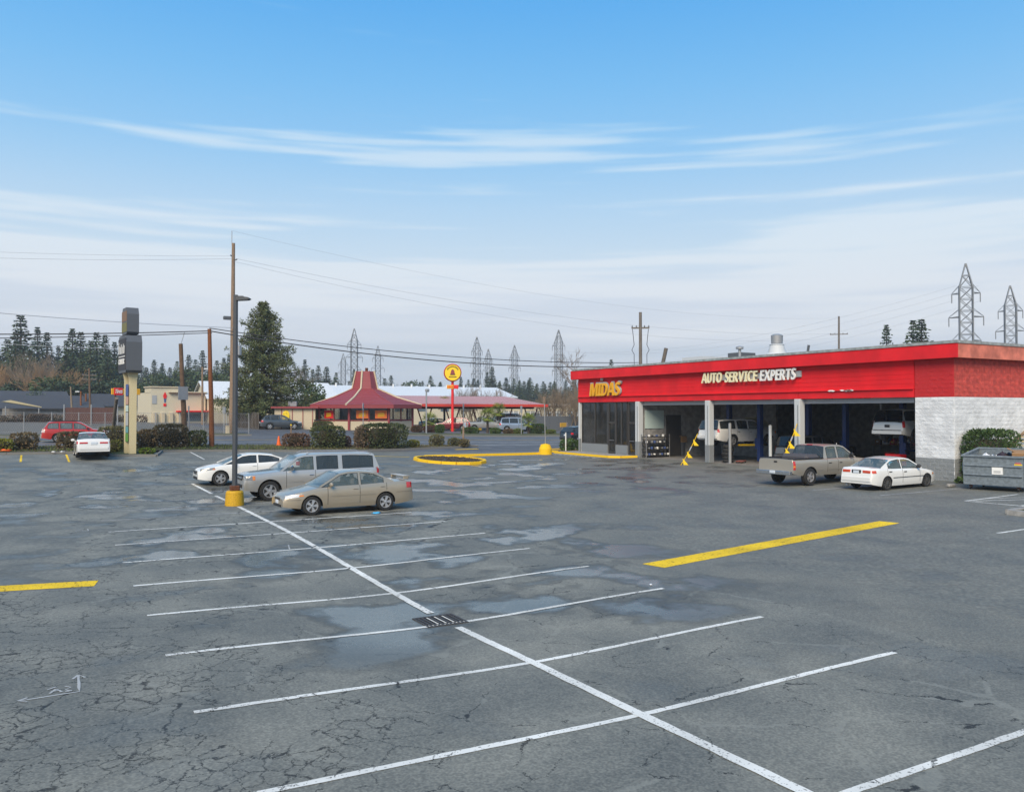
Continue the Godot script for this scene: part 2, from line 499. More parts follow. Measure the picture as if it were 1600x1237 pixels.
func add_wheel(root: Node3D, d: Dictionary, s: float, sg: float, style: String) -> void:
	var key := "%s%.3f%.3f" % [style, d.rad, d.get("tyre", 0.2)]
	if not wheel_cache.has(key):
		var r: float = d.rad; var w: float = d.get("tyre", 0.2); var ri: float = r * d.get("rim", 0.66)
		var x := Transform3D(Basis(Vector3(1, 0, 0), Vector3(0, 0, 1), Vector3(0, -1, 0)), Vector3.ZERO) # local y -> z
		var t := MB.new()
		t.lathe([Vector2(ri, -w * 0.5), Vector2(r * 0.93, -w * 0.5), Vector2(r, -w * 0.32), Vector2(r, w * 0.32), Vector2(r * 0.93, w * 0.5), Vector2(ri + 0.012, w * 0.5), Vector2(ri, w * 0.42), Vector2(ri * 0.9, -w * 0.3)], 28, x)
		var q := MB.new()
		q.lathe([Vector2(ri * 1.01, w * 0.36), Vector2(ri * 1.01, w * 0.47), Vector2(ri * 0.93, w * 0.47), Vector2(ri * 0.88, w * 0.2)], 28, x)
		q.lathe([Vector2(ri * 0.20, w * 0.3), Vector2(ri * 0.20, w * 0.45), Vector2(0.0, w * 0.48)], 14, x)
		var k := 5 if style != "ten" else 9
		for i in k:
			var a := TAU * i / k
			var rd := Vector3(cos(a), sin(a), 0); var td := Vector3(-sin(a), cos(a), 0)
			var hw0 := ri * (0.20 if style == "five" else 0.09); var hw1 := ri * (0.17 if style == "five" else 0.07)
			if style == "steel": hw0 = ri * 0.11; hw1 = ri * 0.27
			var z0 := w * 0.43; var z1 := w * 0.40
			var A := rd * ri * 0.15; var B := rd * ri * 0.92
			var f := [A - td * hw0 + Vector3(0, 0, z0), B - td * hw1 + Vector3(0, 0, z1), B + td * hw1 + Vector3(0, 0, z1), A + td * hw0 + Vector3(0, 0, z0)]
			var g := []
			for p in f: g.append(p - Vector3(0, 0, 0.05))
			q.quad(f[0], f[1], f[2], f[3])
			q.quad(g[0], g[1], f[1], f[0]); q.quad(f[3], f[2], g[2], g[3])
		var disc := MB.new()
		disc.lathe([Vector2(ri * 0.95, w * 0.12), Vector2(0.0, w * 0.14)], 24, x)
		wheel_cache[key] = [t.mesh(), q.mesh(), disc.mesh()]
	var ms: Array = wheel_cache[key]
	var o := Node3D.new()
	o.name = uniq(root, "wheel")
	root.add_child(o)
	o.position = Vector3(d.len * 0.5 - s, d.rad, sg * (d.wid * 0.5 - d.get("tyre", 0.2) * 0.5 - 0.015))
	if sg < 0: o.rotation.y = PI
	part(o, "tyre", ms[0], M.tyre)
	part(o, "rim", ms[1], M[d.get("rim_mat", "rim")])
	part(o, "brake_disc", ms[2], M.brake)
func clip_all(base: Array, cuts: Array) -> Array:
	var cur := base
	for c in cuts:
		var nx := []
		for p in cur: nx.append_array(Geometry2D.clip_polygons(p, c))
		cur = nx
	return cur
func car(called: String, label: String, category: String, d: Dictionary, pm: Material, at: Vector3, turn: float, group := "") -> Node3D:
	var root := thing(called, label, category, at, turn, group)
	var n_s := []
	var ra: float = d.rad + d.get("arch", 0.055)
	var s := 0.0
	while s <= d.len + 1e-4:
		n_s.append(s)
		s += 0.02 if s < 0.1 or s > d.len - 0.12 else 0.06 if s < 0.6 or s > d.len - 0.6 else 0.15
	n_s.append(d.len)
	for w: float in [d.axf, d.axr]:
		for i in 17:
			n_s.append(w - ra * cos(PI * i / 16.0))
		n_s.append(w - ra - 0.004); n_s.append(w + ra + 0.004)
	for e in d.seams:
		n_s.append(e - 0.009); n_s.append(e + 0.009)
	for e in d.top: n_s.append(clampf(e[0], 0.0, d.len))
	for e in d.get("cuts", []): n_s.append(e)
	n_s.sort()
	var st := []
	for e in n_s:
		if st.is_empty() or e - st[-1] > 0.0025: st.append(e)
	var ga: Array = d.gh
	var sA: float = ga[0][0]; var sC: float = ga[-1][0]
	var body := MB.new(); var inner := MB.new(); var gap := MB.new()
	var doors := {}
	var NS := 9; var NT := 5
	for sg: float in [-1.0, 1.0]:
		var P := []
		for e in st:
			var row := []
			var ya: float = poly_y(d.top, e) - 0.05
			var yl: float = minf(low_y(d, e), ya - 0.02)
			for j in NS:
				var y := lerpf(yl, ya, pow(j / float(NS - 1), 0.85))
				row.append(on_side(d, e, y, sg))
			var ze: float = half_w(d, e, ya)
			for j in range(1, NT + 1):
				var f := 1.0 - j / float(NT)
				if j == 1: f = 0.93
				row.append(Vector3(d.len * 0.5 - e, ya + 0.05 * (1.0 - f * f * f), sg * ze * f))
			P.append(row)
		var N := MB.grid_normals(P)
		var bed: Array = d.get("bed", [99.0, 99.0])
		for i in st.size() - 1:
			var mid: float = (st[i] + st[i + 1]) * 0.5
			for j in NS + NT - 1:
				if j >= NS:
					if mid > bed[0] and mid < bed[1]: continue
					if mid > sA + 0.10 and mid < sC - 0.06:
						inner.cell(P, N, i, j, sg < 0)
						continue
				var where := body
				if j >= 1 and j < NS - 1:
					for q in d.seams.size():
						if absf(mid - d.seams[q]) < 0.009: where = gap
					if where == body:
						for q in d.seams.size() - 1:
							if mid > d.seams[q] and mid < d.seams[q + 1]:
								var kk := "%d%d" % [q, int(sg)]
								if not doors.has(kk): doors[kk] = MB.new()
								where = doors[kk]
				where.cell(P, N, i, j, sg < 0)
		for e in [0, st.size() - 1]:
			var c := Vector3(d.len * 0.5 - st[e], (P[e][0].y + P[e][NS - 1].y) * 0.5, 0)
			for j in NS + NT - 1:
				if (e == 0) == (sg > 0): body.tri(c, P[e][j], P[e][j + 1])
				else: body.tri(c, P[e][j + 1], P[e][j])
			if (e == 0) == (sg > 0): body.tri(c, Vector3(c.x, P[e][0].y, 0), P[e][0])
			else: body.tri(c, P[e][0], Vector3(c.x, P[e][0].y, 0))
	part(root, "body", body, pm)
	if inner.v.size(): part(root, "interior", inner, M.trim)
	part(root, "panel_gap", gap, M.black).set_meta("kind", "stuff")
	for kk in doors:
		var q := int(kk.substr(0, 1)); var sg := -1.0 if kk.ends_with("-1") else 1.0
		var o := part(root, "door", doors[kk], pm)
		var hs: float = d.seams[q + 1] - 0.16
		var hy: float = poly_y(d.top, hs) - d.get("handle_drop", 0.17)
		var hb := MB.new()
		hb.bev(on_side(d, hs, hy, sg, 0.014), Vector3(0.19, 0.035, 0.03), 0.012)
		part(o, "handle", hb, M[d.get("handle_mat", "trim")] if d.has("handle_mat") else pm)
	# greenhouse: outline in (s, y); glass let into it, pillars what is left
	var yb := minf(ga[0][1], ga[-1][1]) - 0.03
	var outline := PackedVector2Array()
	for e in ga: outline.append(Vector2(e[0], e[1]))
	outline.append(Vector2(sC, yb)); outline.append(Vector2(sA, yb))
	var ext := outline.duplicate()
	ext[ext.size() - 2].y -= 0.2; ext[ext.size() - 1].y -= 0.2
	var inset := Geometry2D.offset_polygon(ext, -d.get("pillar", 0.065), Geometry2D.JOIN_ROUND)
	var panes := []
	for w in d.windows:
		var slab := PackedVector2Array([Vector2(w[0], 0), Vector2(w[1], 0), Vector2(w[1] + d.get("lean", 0.0), 3), Vector2(w[0] + d.get("lean", 0.0), 3)])
		for r in Geometry2D.intersect_polygons(inset[0], slab):
			for rr in Geometry2D.intersect_polygons(r, outline): panes.append([rr, w[2]])
	var cuts := []
	for p in panes: cuts.append(p[0])
	var frame := clip_all([outline], cuts)
	var zb: float = half_w(d, (sA + sC) * 0.5, poly_y(d.top, (sA + sC) * 0.5) - 0.05) - 0.01
	var tumble: float = d.get("tumble", 0.34)
	var yb0 := poly_y(d.top, (sA + sC) * 0.5) - 0.05
	var zof := func(y: float) -> float: return zb - tumble * maxf(0.0, y - yb0)
	var fb := MB.new()
	for sg: float in [-1.0, 1.0]:
		for p in frame:
			var ix := Geometry2D.triangulate_polygon(p)
			for t in range(0, ix.size(), 3):
				var q := []
				for e in 3:
					var a: Vector2 = p[ix[t + e]]
					q.append(Vector3(d.len * 0.5 - a.x, a.y, sg * zof.call(a.y)))
				if ((q[1] - q[0]).cross(q[2] - q[0])).z * sg > 0: fb.tri(q[0], q[1], q[2])
				else: fb.tri(q[0], q[2], q[1])
		for pw in panes:
			var p: PackedVector2Array = pw[0]
			var w := MB.new()
			var ix := Geometry2D.triangulate_polygon(p)
			for t in range(0, ix.size(), 3):
				var q := []
				for e in 3:
					var a: Vector2 = p[ix[t + e]]
					q.append(Vector3(d.len * 0.5 - a.x, a.y, sg * (zof.call(a.y) - 0.006)))
				if ((q[1] - q[0]).cross(q[2] - q[0])).z * sg > 0: w.tri(q[0], q[1], q[2])
				else: w.tri(q[0], q[2], q[1])
			part(root, "window", w, M[pw[1]])
			# rubber round the pane
			var rb := MB.new()
			var edge := []
			for a in p: edge.append(Vector3(d.len * 0.5 - a.x, a.y, sg * (zof.call(a.y) + 0.002)))
			edge.append(edge[0])
			rb.tube(edge, 0.011, 4, false)
			part(root, "window_trim", rb, M.black)
	# roof skin, windscreen and rear window
	var roof := []
	for i in range(1, ga.size() - 1):
		var row := []
		for j in 11:
			var f := -1.0 + j * 0.2
			var z: float = zof.call(ga[i][1]) * f
			row.append(Vector3(d.len * 0.5 - ga[i][0], ga[i][1] + 0.045 * (1.0 - pow(absf(f), 3.0)), z))
		roof.append(row)
	fb.grid(roof, true)
	part(root, "roof", fb, pm)
	for e in [[0, 1, d.get("bow", 0.12)], [ga.size() - 1, ga.size() - 2, -d.get("bow_rear", 0.07)]]:
		var a: Array = ga[e[0]]; var c: Array = ga[e[1]]
		var P := []
		for i in 4:
			var t := i / 3.0
			var row := []
			for j in 11:
				var f := -1.0 + j * 0.2
				var ss := lerpf(a[0], c[0], t); var y := lerpf(a[1] - 0.02, c[1], t)
				row.append(Vector3(d.len * 0.5 - ss + e[2] * (1.0 - f * f) * (1.0 - 0.8 * t), y + 0.045 * t * (1.0 - pow(absf(f), 3.0)), zof.call(y) * f * (1.0 if t > 0 else 1.0)))
			P.append(row)
		var wsb := MB.new()
		wsb.grid(P, e[0] != 0)
		if e[0] == 0: part(root, "windshield", wsb, M.car_glass)
		elif not d.get("no_rear_glass", false): part(root, "rear_window", wsb, M[d.get("rear_glass", "car_glass")])
	# seats and dash behind the glass
	var seats := MB.new()
	for row_s in d.get("seats", []):
		for sg: float in [-1.0, 1.0]:
			seats.bev(Vector3(d.len * 0.5 - row_s, yb0 + 0.06, sg * 0.36), Vector3(0.16, 0.34, 0.48), 0.05)
			seats.bev(Vector3(d.len * 0.5 - row_s - 0.03, yb0 + 0.30, sg * 0.36), Vector3(0.09, 0.16, 0.24), 0.04)
	if seats.v.size(): part(root, "seats", seats, M[d.get("seat_mat", "seat")])
	# under body
	var ub := MB.new()
	ub.box(Vector3(0, (d.sill + d.rad * 2.0) * 0.5 + 0.02, 0), Vector3(d.len - 0.7, d.rad * 2.0 - d.sill - 0.06, d.wid - 0.60))
	part(root, "underbody", ub, M.black)
	for w: float in [d.axf, d.axr]:
		for sg: float in [-1.0, 1.0]:
			add_wheel(root, d, w, sg, d.get("spokes", "five"))
	# mirrors
	if d.has("mirror"):
		for sg: float in [-1.0, 1.0]:
			var m := MB.new()
			m.bev(Vector3(d.len * 0.5 - d.mirror[0], d.mirror[1], sg * (zb + 0.12)), Vector3(0.12, d.get("mirror_h", 0.15), 0.22), 0.05)
			m.tube([Vector3(d.len * 0.5 - d.mirror[0], d.mirror[1] - 0.05, sg * (zb - 0.02)), Vector3(d.len * 0.5 - d.mirror[0], d.mirror[1] - 0.03, sg * (zb + 0.1))], 0.025, 6)
			part(root, "wing_mirror", m, M[d.mirror_mat] if d.has("mirror_mat") else pm)
	# lamps
	for e in d.get("lamps", []):
		# [name, s0, s1, y0, y1, material, slant]
		for sg: float in [-1.0, 1.0]:
			part(root, e[0], patch(d, e[1], e[2], e[3], e[4], sg, e[7] if e.size() > 7 else 0.009, e[6] if e.size() > 6 else 0.0), M[e[5]])
	for e in d.get("strips", []):
		for sg: float in [-1.0, 1.0]:
			part(root, "side_moulding", patch(d, e[0], e[1], e[2], e[2] + e[4], sg, 0.012), M[e[3]] if e[3] else pm)
	# nose and tail fittings: [name, s, y, height, width, material, depth]
	for e in d.get("fit", []):
		var b := MB.new()
		b.bev(Vector3(d.len * 0.5 - e[1], e[2], e[7] if e.size() > 7 else 0.0), Vector3(e[6], e[3], e[4]), 0.015)
		part(root, e[0], b, M[e[5]] if e[5] else pm)
	return root

func specs() -> Dictionary:
	var D := {}
	D.sedan = {"len": 4.81, "wid": 1.80, "sill": 0.22, "rad": 0.325, "axf": 0.96, "axr": 3.68, "nose": 0.8, "tail": 0.55,
		"top": [[0, 0.60], [0.05, 0.66], [0.16, 0.73], [0.45, 0.82], [0.9, 0.915], [1.28, 0.985], [1.6, 1.0], [3.0, 1.03], [3.9, 1.07], [4.3, 1.09], [4.62, 1.08], [4.72, 1.0], [4.78, 0.82], [4.81, 0.62]],
		"gh": [[1.22, 0.98], [1.98, 1.39], [2.3, 1.445], [2.75, 1.455], [3.1, 1.42], [3.3, 1.385], [4.02, 1.06]],
		"windows": [[1.3, 2.66, "car_glass"], [2.76, 3.62, "car_glass"]], "seams": [1.52, 2.70, 3.72], "seats": [2.55, 3.45], "mirror": [1.62, 1.03], "spokes": "steel",
		"strips": [[1.62, 3.3, 0.62, "", 0.03], [0.10, 0.56, 0.545, "black", 0.008], [4.1, 4.74, 0.66, "black", 0.008]], "lamps": [["headlight", 0.07, 0.52, 0.60, 0.70, "lamp_clear", 0.05], ["turn_signal", 0.50, 0.66, 0.665, 0.705, "lamp_amber", 0.01, 0.013], ["taillight", 4.50, 4.74, 0.80, 1.0, "lamp_red"]],
		"fit": [["grille", 0.02, 0.56, 0.10, 0.62, "grille", 0.06], ["lower_grille", 0.0, 0.34, 0.09, 0.9, "black", 0.04], ["license_plate", -0.01, 0.46, 0.13, 0.30, "plate", 0.03], ["rear_bumper_trim", 4.80, 0.36, 0.10, 1.1, "black", 0.05], ["license_plate", 4.80, 0.74, 0.14, 0.31, "plate", 0.04]]}
	D.malibu = D.sedan.duplicate(true)
	D.malibu.merge({"len": 4.86, "wid": 1.85, "rad": 0.345, "axf": 0.98, "axr": 3.72, "spokes": "five",
		"top": [[0, 0.62], [0.04, 0.72], [0.14, 0.80], [0.45, 0.90], [0.9, 0.97], [1.28, 1.03], [1.6, 1.04], [3.0, 1.08], [3.9, 1.12], [4.3, 1.13], [4.68, 1.12], [4.77, 1.02], [4.83, 0.82], [4.86, 0.62]],
		"gh": [[1.12, 1.02], [2.0, 1.40], [2.35, 1.45], [2.8, 1.455], [3.2, 1.42], [3.45, 1.385], [4.25, 1.11]], "windows": [[1.2, 2.66, "dark_glass"], [2.76, 3.75, "dark_glass"]],
		"lamps": [["headlight", 0.10, 0.72, 0.70, 0.80, "lamp_dark", 0.07], ["turn_signal", 0.62, 0.74, 0.755, 0.80, "lamp_amber", 0.01, 0.013], ["taillight", 4.55, 4.79, 0.85, 1.03, "lamp_red"]], "strips": [[1.6, 3.3, 0.34, "chrome", 0.02]],
		"fit": [["grille", 0.0, 0.62, 0.16, 0.72, "grille", 0.06], ["lower_grille", 0.0, 0.36, 0.13, 1.0, "black", 0.05], ["fog_lamp", 0.12, 0.40, 0.09, 0.18, "black", 0.10, 0.62], ["fog_lamp", 0.12, 0.40, 0.09, 0.18, "black", 0.10, -0.62], ["license_plate", 4.85, 0.74, 0.14, 0.31, "plate", 0.04]]}, true)
	D.oldsedan = D.sedan.duplicate(true)
	D.oldsedan.merge({"wid": 1.78, "rad": 0.315, "tail_in": 0.08, "lamps": [["headlight", 0.07, 0.5, 0.60, 0.72, "lamp_clear"], ["taillight", 4.55, 4.75, 0.78, 0.93, "lamp_red"]],
		"fit": [["grille", 0.02, 0.56, 0.10, 0.62, "grille", 0.06], ["rear_light_bar", 4.775, 0.84, 0.09, 0.42, "lamp_red", 0.06, 0.52], ["rear_light_bar", 4.775, 0.84, 0.09, 0.42, "lamp_red", 0.06, -0.52], ["license_plate", 4.79, 0.82, 0.16, 0.34, "plate", 0.05], ["rear_bumper", 4.80, 0.52, 0.16, 1.5, "", 0.08]]}, true)
	D.civic = D.sedan.duplicate(true)
	D.civic.merge({"len": 4.40, "wid": 1.70, "rad": 0.295, "sill": 0.17, "arch": 0.03, "axf": 0.84, "axr": 3.46, "tail_in": 0.10, "spokes": "ten", "rim_mat": "rim_dark", "rim": 0.72,
		"top": [[0, 0.52], [0.05, 0.62], [0.16, 0.68], [0.45, 0.76], [0.9, 0.84], [1.2, 0.89], [1.6, 0.90], [3.0, 0.93], [3.5, 0.96], [3.95, 0.985], [4.24, 0.98], [4.32, 0.90], [4.37, 0.72], [4.40, 0.50]],
		"gh": [[1.12, 0.88], [1.85, 1.265], [2.15, 1.32], [2.6, 1.33], [2.95, 1.295], [3.15, 1.255], [3.78, 0.965]], "windows": [[1.2, 2.42, "car_glass"], [2.50, 3.32, "car_glass"]], "seams": [1.32, 2.46, 3.42], "seats": [2.3, 3.2], "mirror": [1.5, 0.95], "mirror_mat": "trim", "handle_mat": "black",
		"strips": [[0.98, 3.1, 0.50, "black", 0.03]], "lamps": [["headlight", 0.06, 0.42, 0.54, 0.64, "lamp_clear"], ["turn_signal", 0.36, 0.46, 0.55, 0.62, "lamp_amber", 0.0, 0.013], ["taillight", 4.14, 4.33, 0.74, 0.86, "lamp_redamber"]],
		"fit": [["rear_lamp", 4.345, 0.80, 0.12, 0.38, "lamp_redamber", 0.06, 0.50], ["rear_lamp", 4.345, 0.80, 0.12, 0.38, "lamp_redamber", 0.06, -0.50], ["plate_panel", 4.35, 0.79, 0.16, 0.46, "black", 0.05], ["license_plate", 4.37, 0.78, 0.13, 0.30, "plate", 0.03], ["rear_bumper", 4.38, 0.48, 0.20, 1.46, "", 0.09], ["exhaust_tip", 4.36, 0.20, 0.06, 0.06, "chrome", 0.14, -0.45]]}, true)
	D.suv = {"len": 5.65, "wid": 2.01, "sill": 0.36, "rad": 0.40, "arch": 0.08, "axf": 1.0, "axr": 4.30, "nose": 0.45, "nose_in": 0.12, "tail": 0.3, "tail_in": 0.07, "tyre": 0.26, "rim": 0.64, "tumble": 0.24, "pillar": 0.085,
		"top": [[0, 0.86], [0.03, 1.0], [0.10, 1.06], [0.35, 1.12], [0.9, 1.17], [1.45, 1.22], [1.8, 1.23], [4.0, 1.25], [5.5, 1.26], [5.60, 1.10], [5.64, 0.8], [5.65, 0.66]],
		"gh": [[1.42, 1.20], [2.12, 1.73], [2.4, 1.80], [3.2, 1.835], [4.4, 1.83], [5.2, 1.80], [5.42, 1.76], [5.62, 1.22]],
		"windows": [[1.5, 2.78, "car_glass"], [2.92, 3.82, "dark_glass"], [4.02, 5.36, "dark_glass"]], "rear_glass": "dark_glass", "seams": [1.66, 2.85, 3.92], "seats": [2.7, 3.7], "mirror": [1.86, 1.30], "mirror_h": 0.22, "mirror_mat": "chrome", "handle_mat": "chrome", "handle_drop": 0.24,
		"strips": [[1.75, 3.8, 0.72, "", 0.04]], "lamps": [["headlight", 0.04, 0.34, 0.86, 1.02, "lamp_dark"], ["turn_signal", 0.32, 0.42, 0.86, 1.02, "lamp_amber", 0.0, 0.012], ["taillight", 5.50, 5.62, 0.98, 1.22, "lamp_red"]],
		"fit": [["grille", 0.02, 0.94, 0.22, 1.15, "grille", 0.07], ["grille_bar", -0.02, 0.94, 0.05, 1.15, "chrome", 0.05], ["lower_grille", 0.0, 0.60, 0.14, 1.1, "black", 0.05], ["license_plate", 5.64, 0.92, 0.14, 0.31, "plate", 0.04]]}
	D.tahoe = D.suv.duplicate(true)
	D.tahoe.merge({"len": 5.1, "axr": 3.97, "top": [[0, 0.86], [0.03, 1.0], [0.10, 1.06], [0.35, 1.12], [0.9, 1.17], [1.45, 1.22], [1.8, 1.23], [4.0, 1.25], [4.95, 1.26], [5.05, 1.10], [5.09, 0.8], [5.10, 0.66]],
		"gh": [[1.42, 1.20], [2.12, 1.73], [2.4, 1.80], [3.2, 1.835], [4.2, 1.83], [4.7, 1.80], [4.88, 1.76], [5.07, 1.22]], "windows": [[1.5, 2.78, "black_glass"], [2.92, 3.62, "black_glass"], [3.8, 4.84, "black_glass"]], "rear_glass": "black_glass", "seams": [1.66, 2.85, 3.72], "seats": [],
		"lamps": [["headlight", 0.04, 0.34, 0.86, 1.02, "lamp_dark"], ["taillight", 4.94, 5.07, 0.84, 1.22, "lamp_red"]],
		"fit": [["grille", 0.02, 0.94, 0.22, 1.15, "grille", 0.07], ["rear_bumper", 5.10, 0.58, 0.20, 1.86, "", 0.16], ["bumper_pad", 5.12, 0.695, 0.035, 1.7, "black", 0.14], ["rear_wiper", 5.10, 1.20, 0.03, 0.5, "black", 0.04, -0.15], ["license_plate", 5.11, 0.92, 0.14, 0.31, "trim", 0.03]]}, true)
	D.crossover = D.suv.duplicate(true)
	D.crossover.merge({"len": 4.6, "wid": 1.85, "sill": 0.28, "rad": 0.36, "tyre": 0.22, "axf": 0.9, "axr": 3.6, "nose": 0.6, "nose_in": 0.2, "tail": 0.5, "tail_in": 0.14, "tumble": 0.3,
		"top": [[0, 0.72], [0.04, 0.84], [0.14, 0.90], [0.4, 0.97], [0.9, 1.03], [1.25, 1.07], [1.7, 1.08], [3.4, 1.12], [4.36, 1.16], [4.50, 1.02], [4.57, 0.75], [4.60, 0.56]],
		"gh": [[1.15, 1.06], [1.9, 1.55], [2.2, 1.62], [2.9, 1.64], [3.7, 1.60], [4.05, 1.55], [4.46, 1.12]], "windows": [[1.25, 2.45, "car_glass"], [2.55, 3.42, "dark_glass"], [3.52, 4.1, "dark_glass"]], "seams": [1.4, 2.5, 3.5], "seats": [2.35, 3.3], "mirror": [1.55, 1.14], "mirror_h": 0.16, "strips": [[1.0, 3.3, 0.42, "black", 0.06]],
		"lamps": [["headlight", 0.07, 0.5, 0.76, 0.86, "lamp_clear"], ["taillight", 4.30, 4.53, 0.86, 1.04, "lamp_red"]],
		"fit": [["grille", 0.01, 0.70, 0.16, 0.8, "grille", 0.06], ["license_plate", 4.585, 0.80, 0.14, 0.31, "plate", 0.06], ["rear_bumper_trim", 4.60, 0.46, 0.16, 1.3, "black", 0.07]]}, true)
	D.crossover.erase("mirror_mat"); D.crossover.erase("handle_mat")
	D.wagon = D.crossover.duplicate(true)
	D.wagon.merge({"len": 4.45, "wid": 1.74, "sill": 0.24, "rad": 0.325, "arch": 0.06, "tyre": 0.2, "axf": 0.88, "axr": 3.42,
		"top": [[0, 0.62], [0.04, 0.74], [0.14, 0.80], [0.4, 0.87], [0.9, 0.94], [1.25, 0.98], [1.7, 0.99], [3.4, 1.02], [4.25, 1.04], [4.36, 0.92], [4.42, 0.70], [4.45, 0.50]],
		"gh": [[1.2, 0.97], [1.92, 1.41], [2.2, 1.48], [2.9, 1.50], [3.7, 1.48], [3.98, 1.45], [4.30, 1.01]], "windows": [[1.3, 2.40, "car_glass"], [2.48, 3.26, "car_glass"], [3.36, 4.05, "car_glass"]], "seams": [1.42, 2.44, 3.32], "seats": [2.3, 3.2], "mirror": [1.55, 1.04], "strips": [],
		"lamps": [["headlight", 0.07, 0.45, 0.66, 0.78, "lamp_clear"], ["taillight", 4.22, 4.39, 0.74, 0.98, "lamp_pale"]], "fit": [["rear_bumper", 4.42, 0.46, 0.28, 1.5, "cladding", 0.12], ["license_plate", 4.40, 0.78, 0.14, 0.31, "plate", 0.06]]}, true)
	D.minivan = D.crossover.duplicate(true)
	D.minivan.merge({"len": 4.8, "wid": 1.9, "axf": 0.95, "axr": 3.8, "rad": 0.33, "sill": 0.22,
		"top": [[0, 0.62], [0.04, 0.74], [0.14, 0.82], [0.4, 0.92], [0.7, 1.0], [0.95, 1.05], [1.7, 1.06], [3.4, 1.08], [4.6, 1.1], [4.72, 0.95], [4.78, 0.70], [4.80, 0.50]],
		"gh": [[0.85, 1.04], [1.85, 1.62], [2.2, 1.70], [2.9, 1.72], [3.9, 1.70], [4.4, 1.66], [4.68, 1.08]], "windows": [[1.1, 2.25, "car_glass"], [2.35, 3.4, "dark_glass"], [3.5, 4.42, "dark_glass"]], "seams": [1.3, 2.3, 3.45], "seats": [2.2], "mirror": [1.45, 1.12], "strips": [],
		"lamps": [["headlight", 0.07, 0.5, 0.66, 0.78, "lamp_clear"], ["taillight", 4.55, 4.73, 0.80, 1.05, "lamp_red"]]}, true)
	D.pickup = {"len": 5.75, "wid": 1.99, "sill": 0.44, "rad": 0.385, "arch": 0.075, "axf": 0.95, "axr": 4.59, "nose": 0.45, "nose_in": 0.12, "tail": 0.15, "tail_in": 0.02, "tyre": 0.25, "rim": 0.60, "tumble": 0.26, "pillar": 0.075, "bed": [3.72, 5.69], "cuts": [3.70, 5.70],
		"top": [[0, 0.84], [0.03, 0.98], [0.12, 1.06], [0.4, 1.12], [0.9, 1.17], [1.4, 1.21], [2.0, 1.22], [3.60, 1.22], [5.70, 1.22], [5.74, 1.20], [5.75, 1.18]],
		"gh": [[1.40, 1.20], [2.12, 1.69], [2.4, 1.755], [2.9, 1.77], [3.3, 1.75], [3.48, 1.70], [3.66, 1.20]], "windows": [[1.5, 2.62, "car_glass"], [2.76, 3.40, "car_glass"]], "seams": [1.60, 2.70, 3.44], "seats": [2.65], "mirror": [1.85, 1.30], "mirror_h": 0.2, "mirror_mat": "black", "handle_mat": "black", "handle_drop": 0.25,
		"rear_glass": "dark_glass", "strips": [[1.7, 3.4, 0.66, "", 0.05], [3.75, 4.1, 0.66, "", 0.05]], "lamps": [["headlight", 0.04, 0.3, 0.86, 1.0, "lamp_clear"], ["taillight", 5.60, 5.735, 0.72, 1.10, "lamp_red"], ["reverse_lamp", 5.60, 5.737, 0.82, 0.90, "lamp_amber", 0.0, 0.014]],
		"fit": [["grille", 0.02, 0.92, 0.24, 1.15, "grille", 0.07], ["rear_bumper", 5.86, 0.58, 0.17, 1.9, "bumper", 0.20], ["license_plate", 5.97, 0.60, 0.13, 0.31, "plate", 0.03, 0.0], ["tailgate_handle", 5.755, 1.05, 0.07, 0.2, "black", 0.03], ["brake_lamp", 3.47, 1.765, 0.04, 0.34, "lamp_red", 0.05]]}
	return D
func pickup_bed(root: Node3D, d: Dictionary, pm: Material) -> void:
	var b := MB.new()
	var f: float = d.bed[0]; var t: float = d.bed[1]
	var cx: float = d.len * 0.5 - (f + t) * 0.5; var ln := t - f
	b.box(Vector3(cx, 0.72, 0), Vector3(ln, 0.04, d.wid - 0.24))
	for sg: float in [-1.0, 1.0]: b.box(Vector3(cx, 0.94, sg * (d.wid * 0.5 - 0.14)), Vector3(ln, 0.46, 0.04))
	b.box(Vector3(d.len * 0.5 - f - 0.02, 0.94, 0), Vector3(0.04, 0.46, d.wid - 0.24))
	b.box(Vector3(d.len * 0.5 - t + 0.02, 0.94, 0), Vector3(0.04, 0.46, d.wid - 0.24))
	part(root, "truck_bed", b, M.bedliner)
	var r := MB.new()
	for sg: float in [-1.0, 1.0]: r.bev(Vector3(cx, 1.195, sg * (d.wid * 0.5 - 0.085)), Vector3(ln + 0.04, 0.05, 0.13), 0.015)
	r.bev(Vector3(d.len * 0.5 - t - 0.02, 1.195, 0), Vector3(0.07, 0.05, d.wid - 0.2), 0.015)
	part(root, "bed_rail", r, M.black)

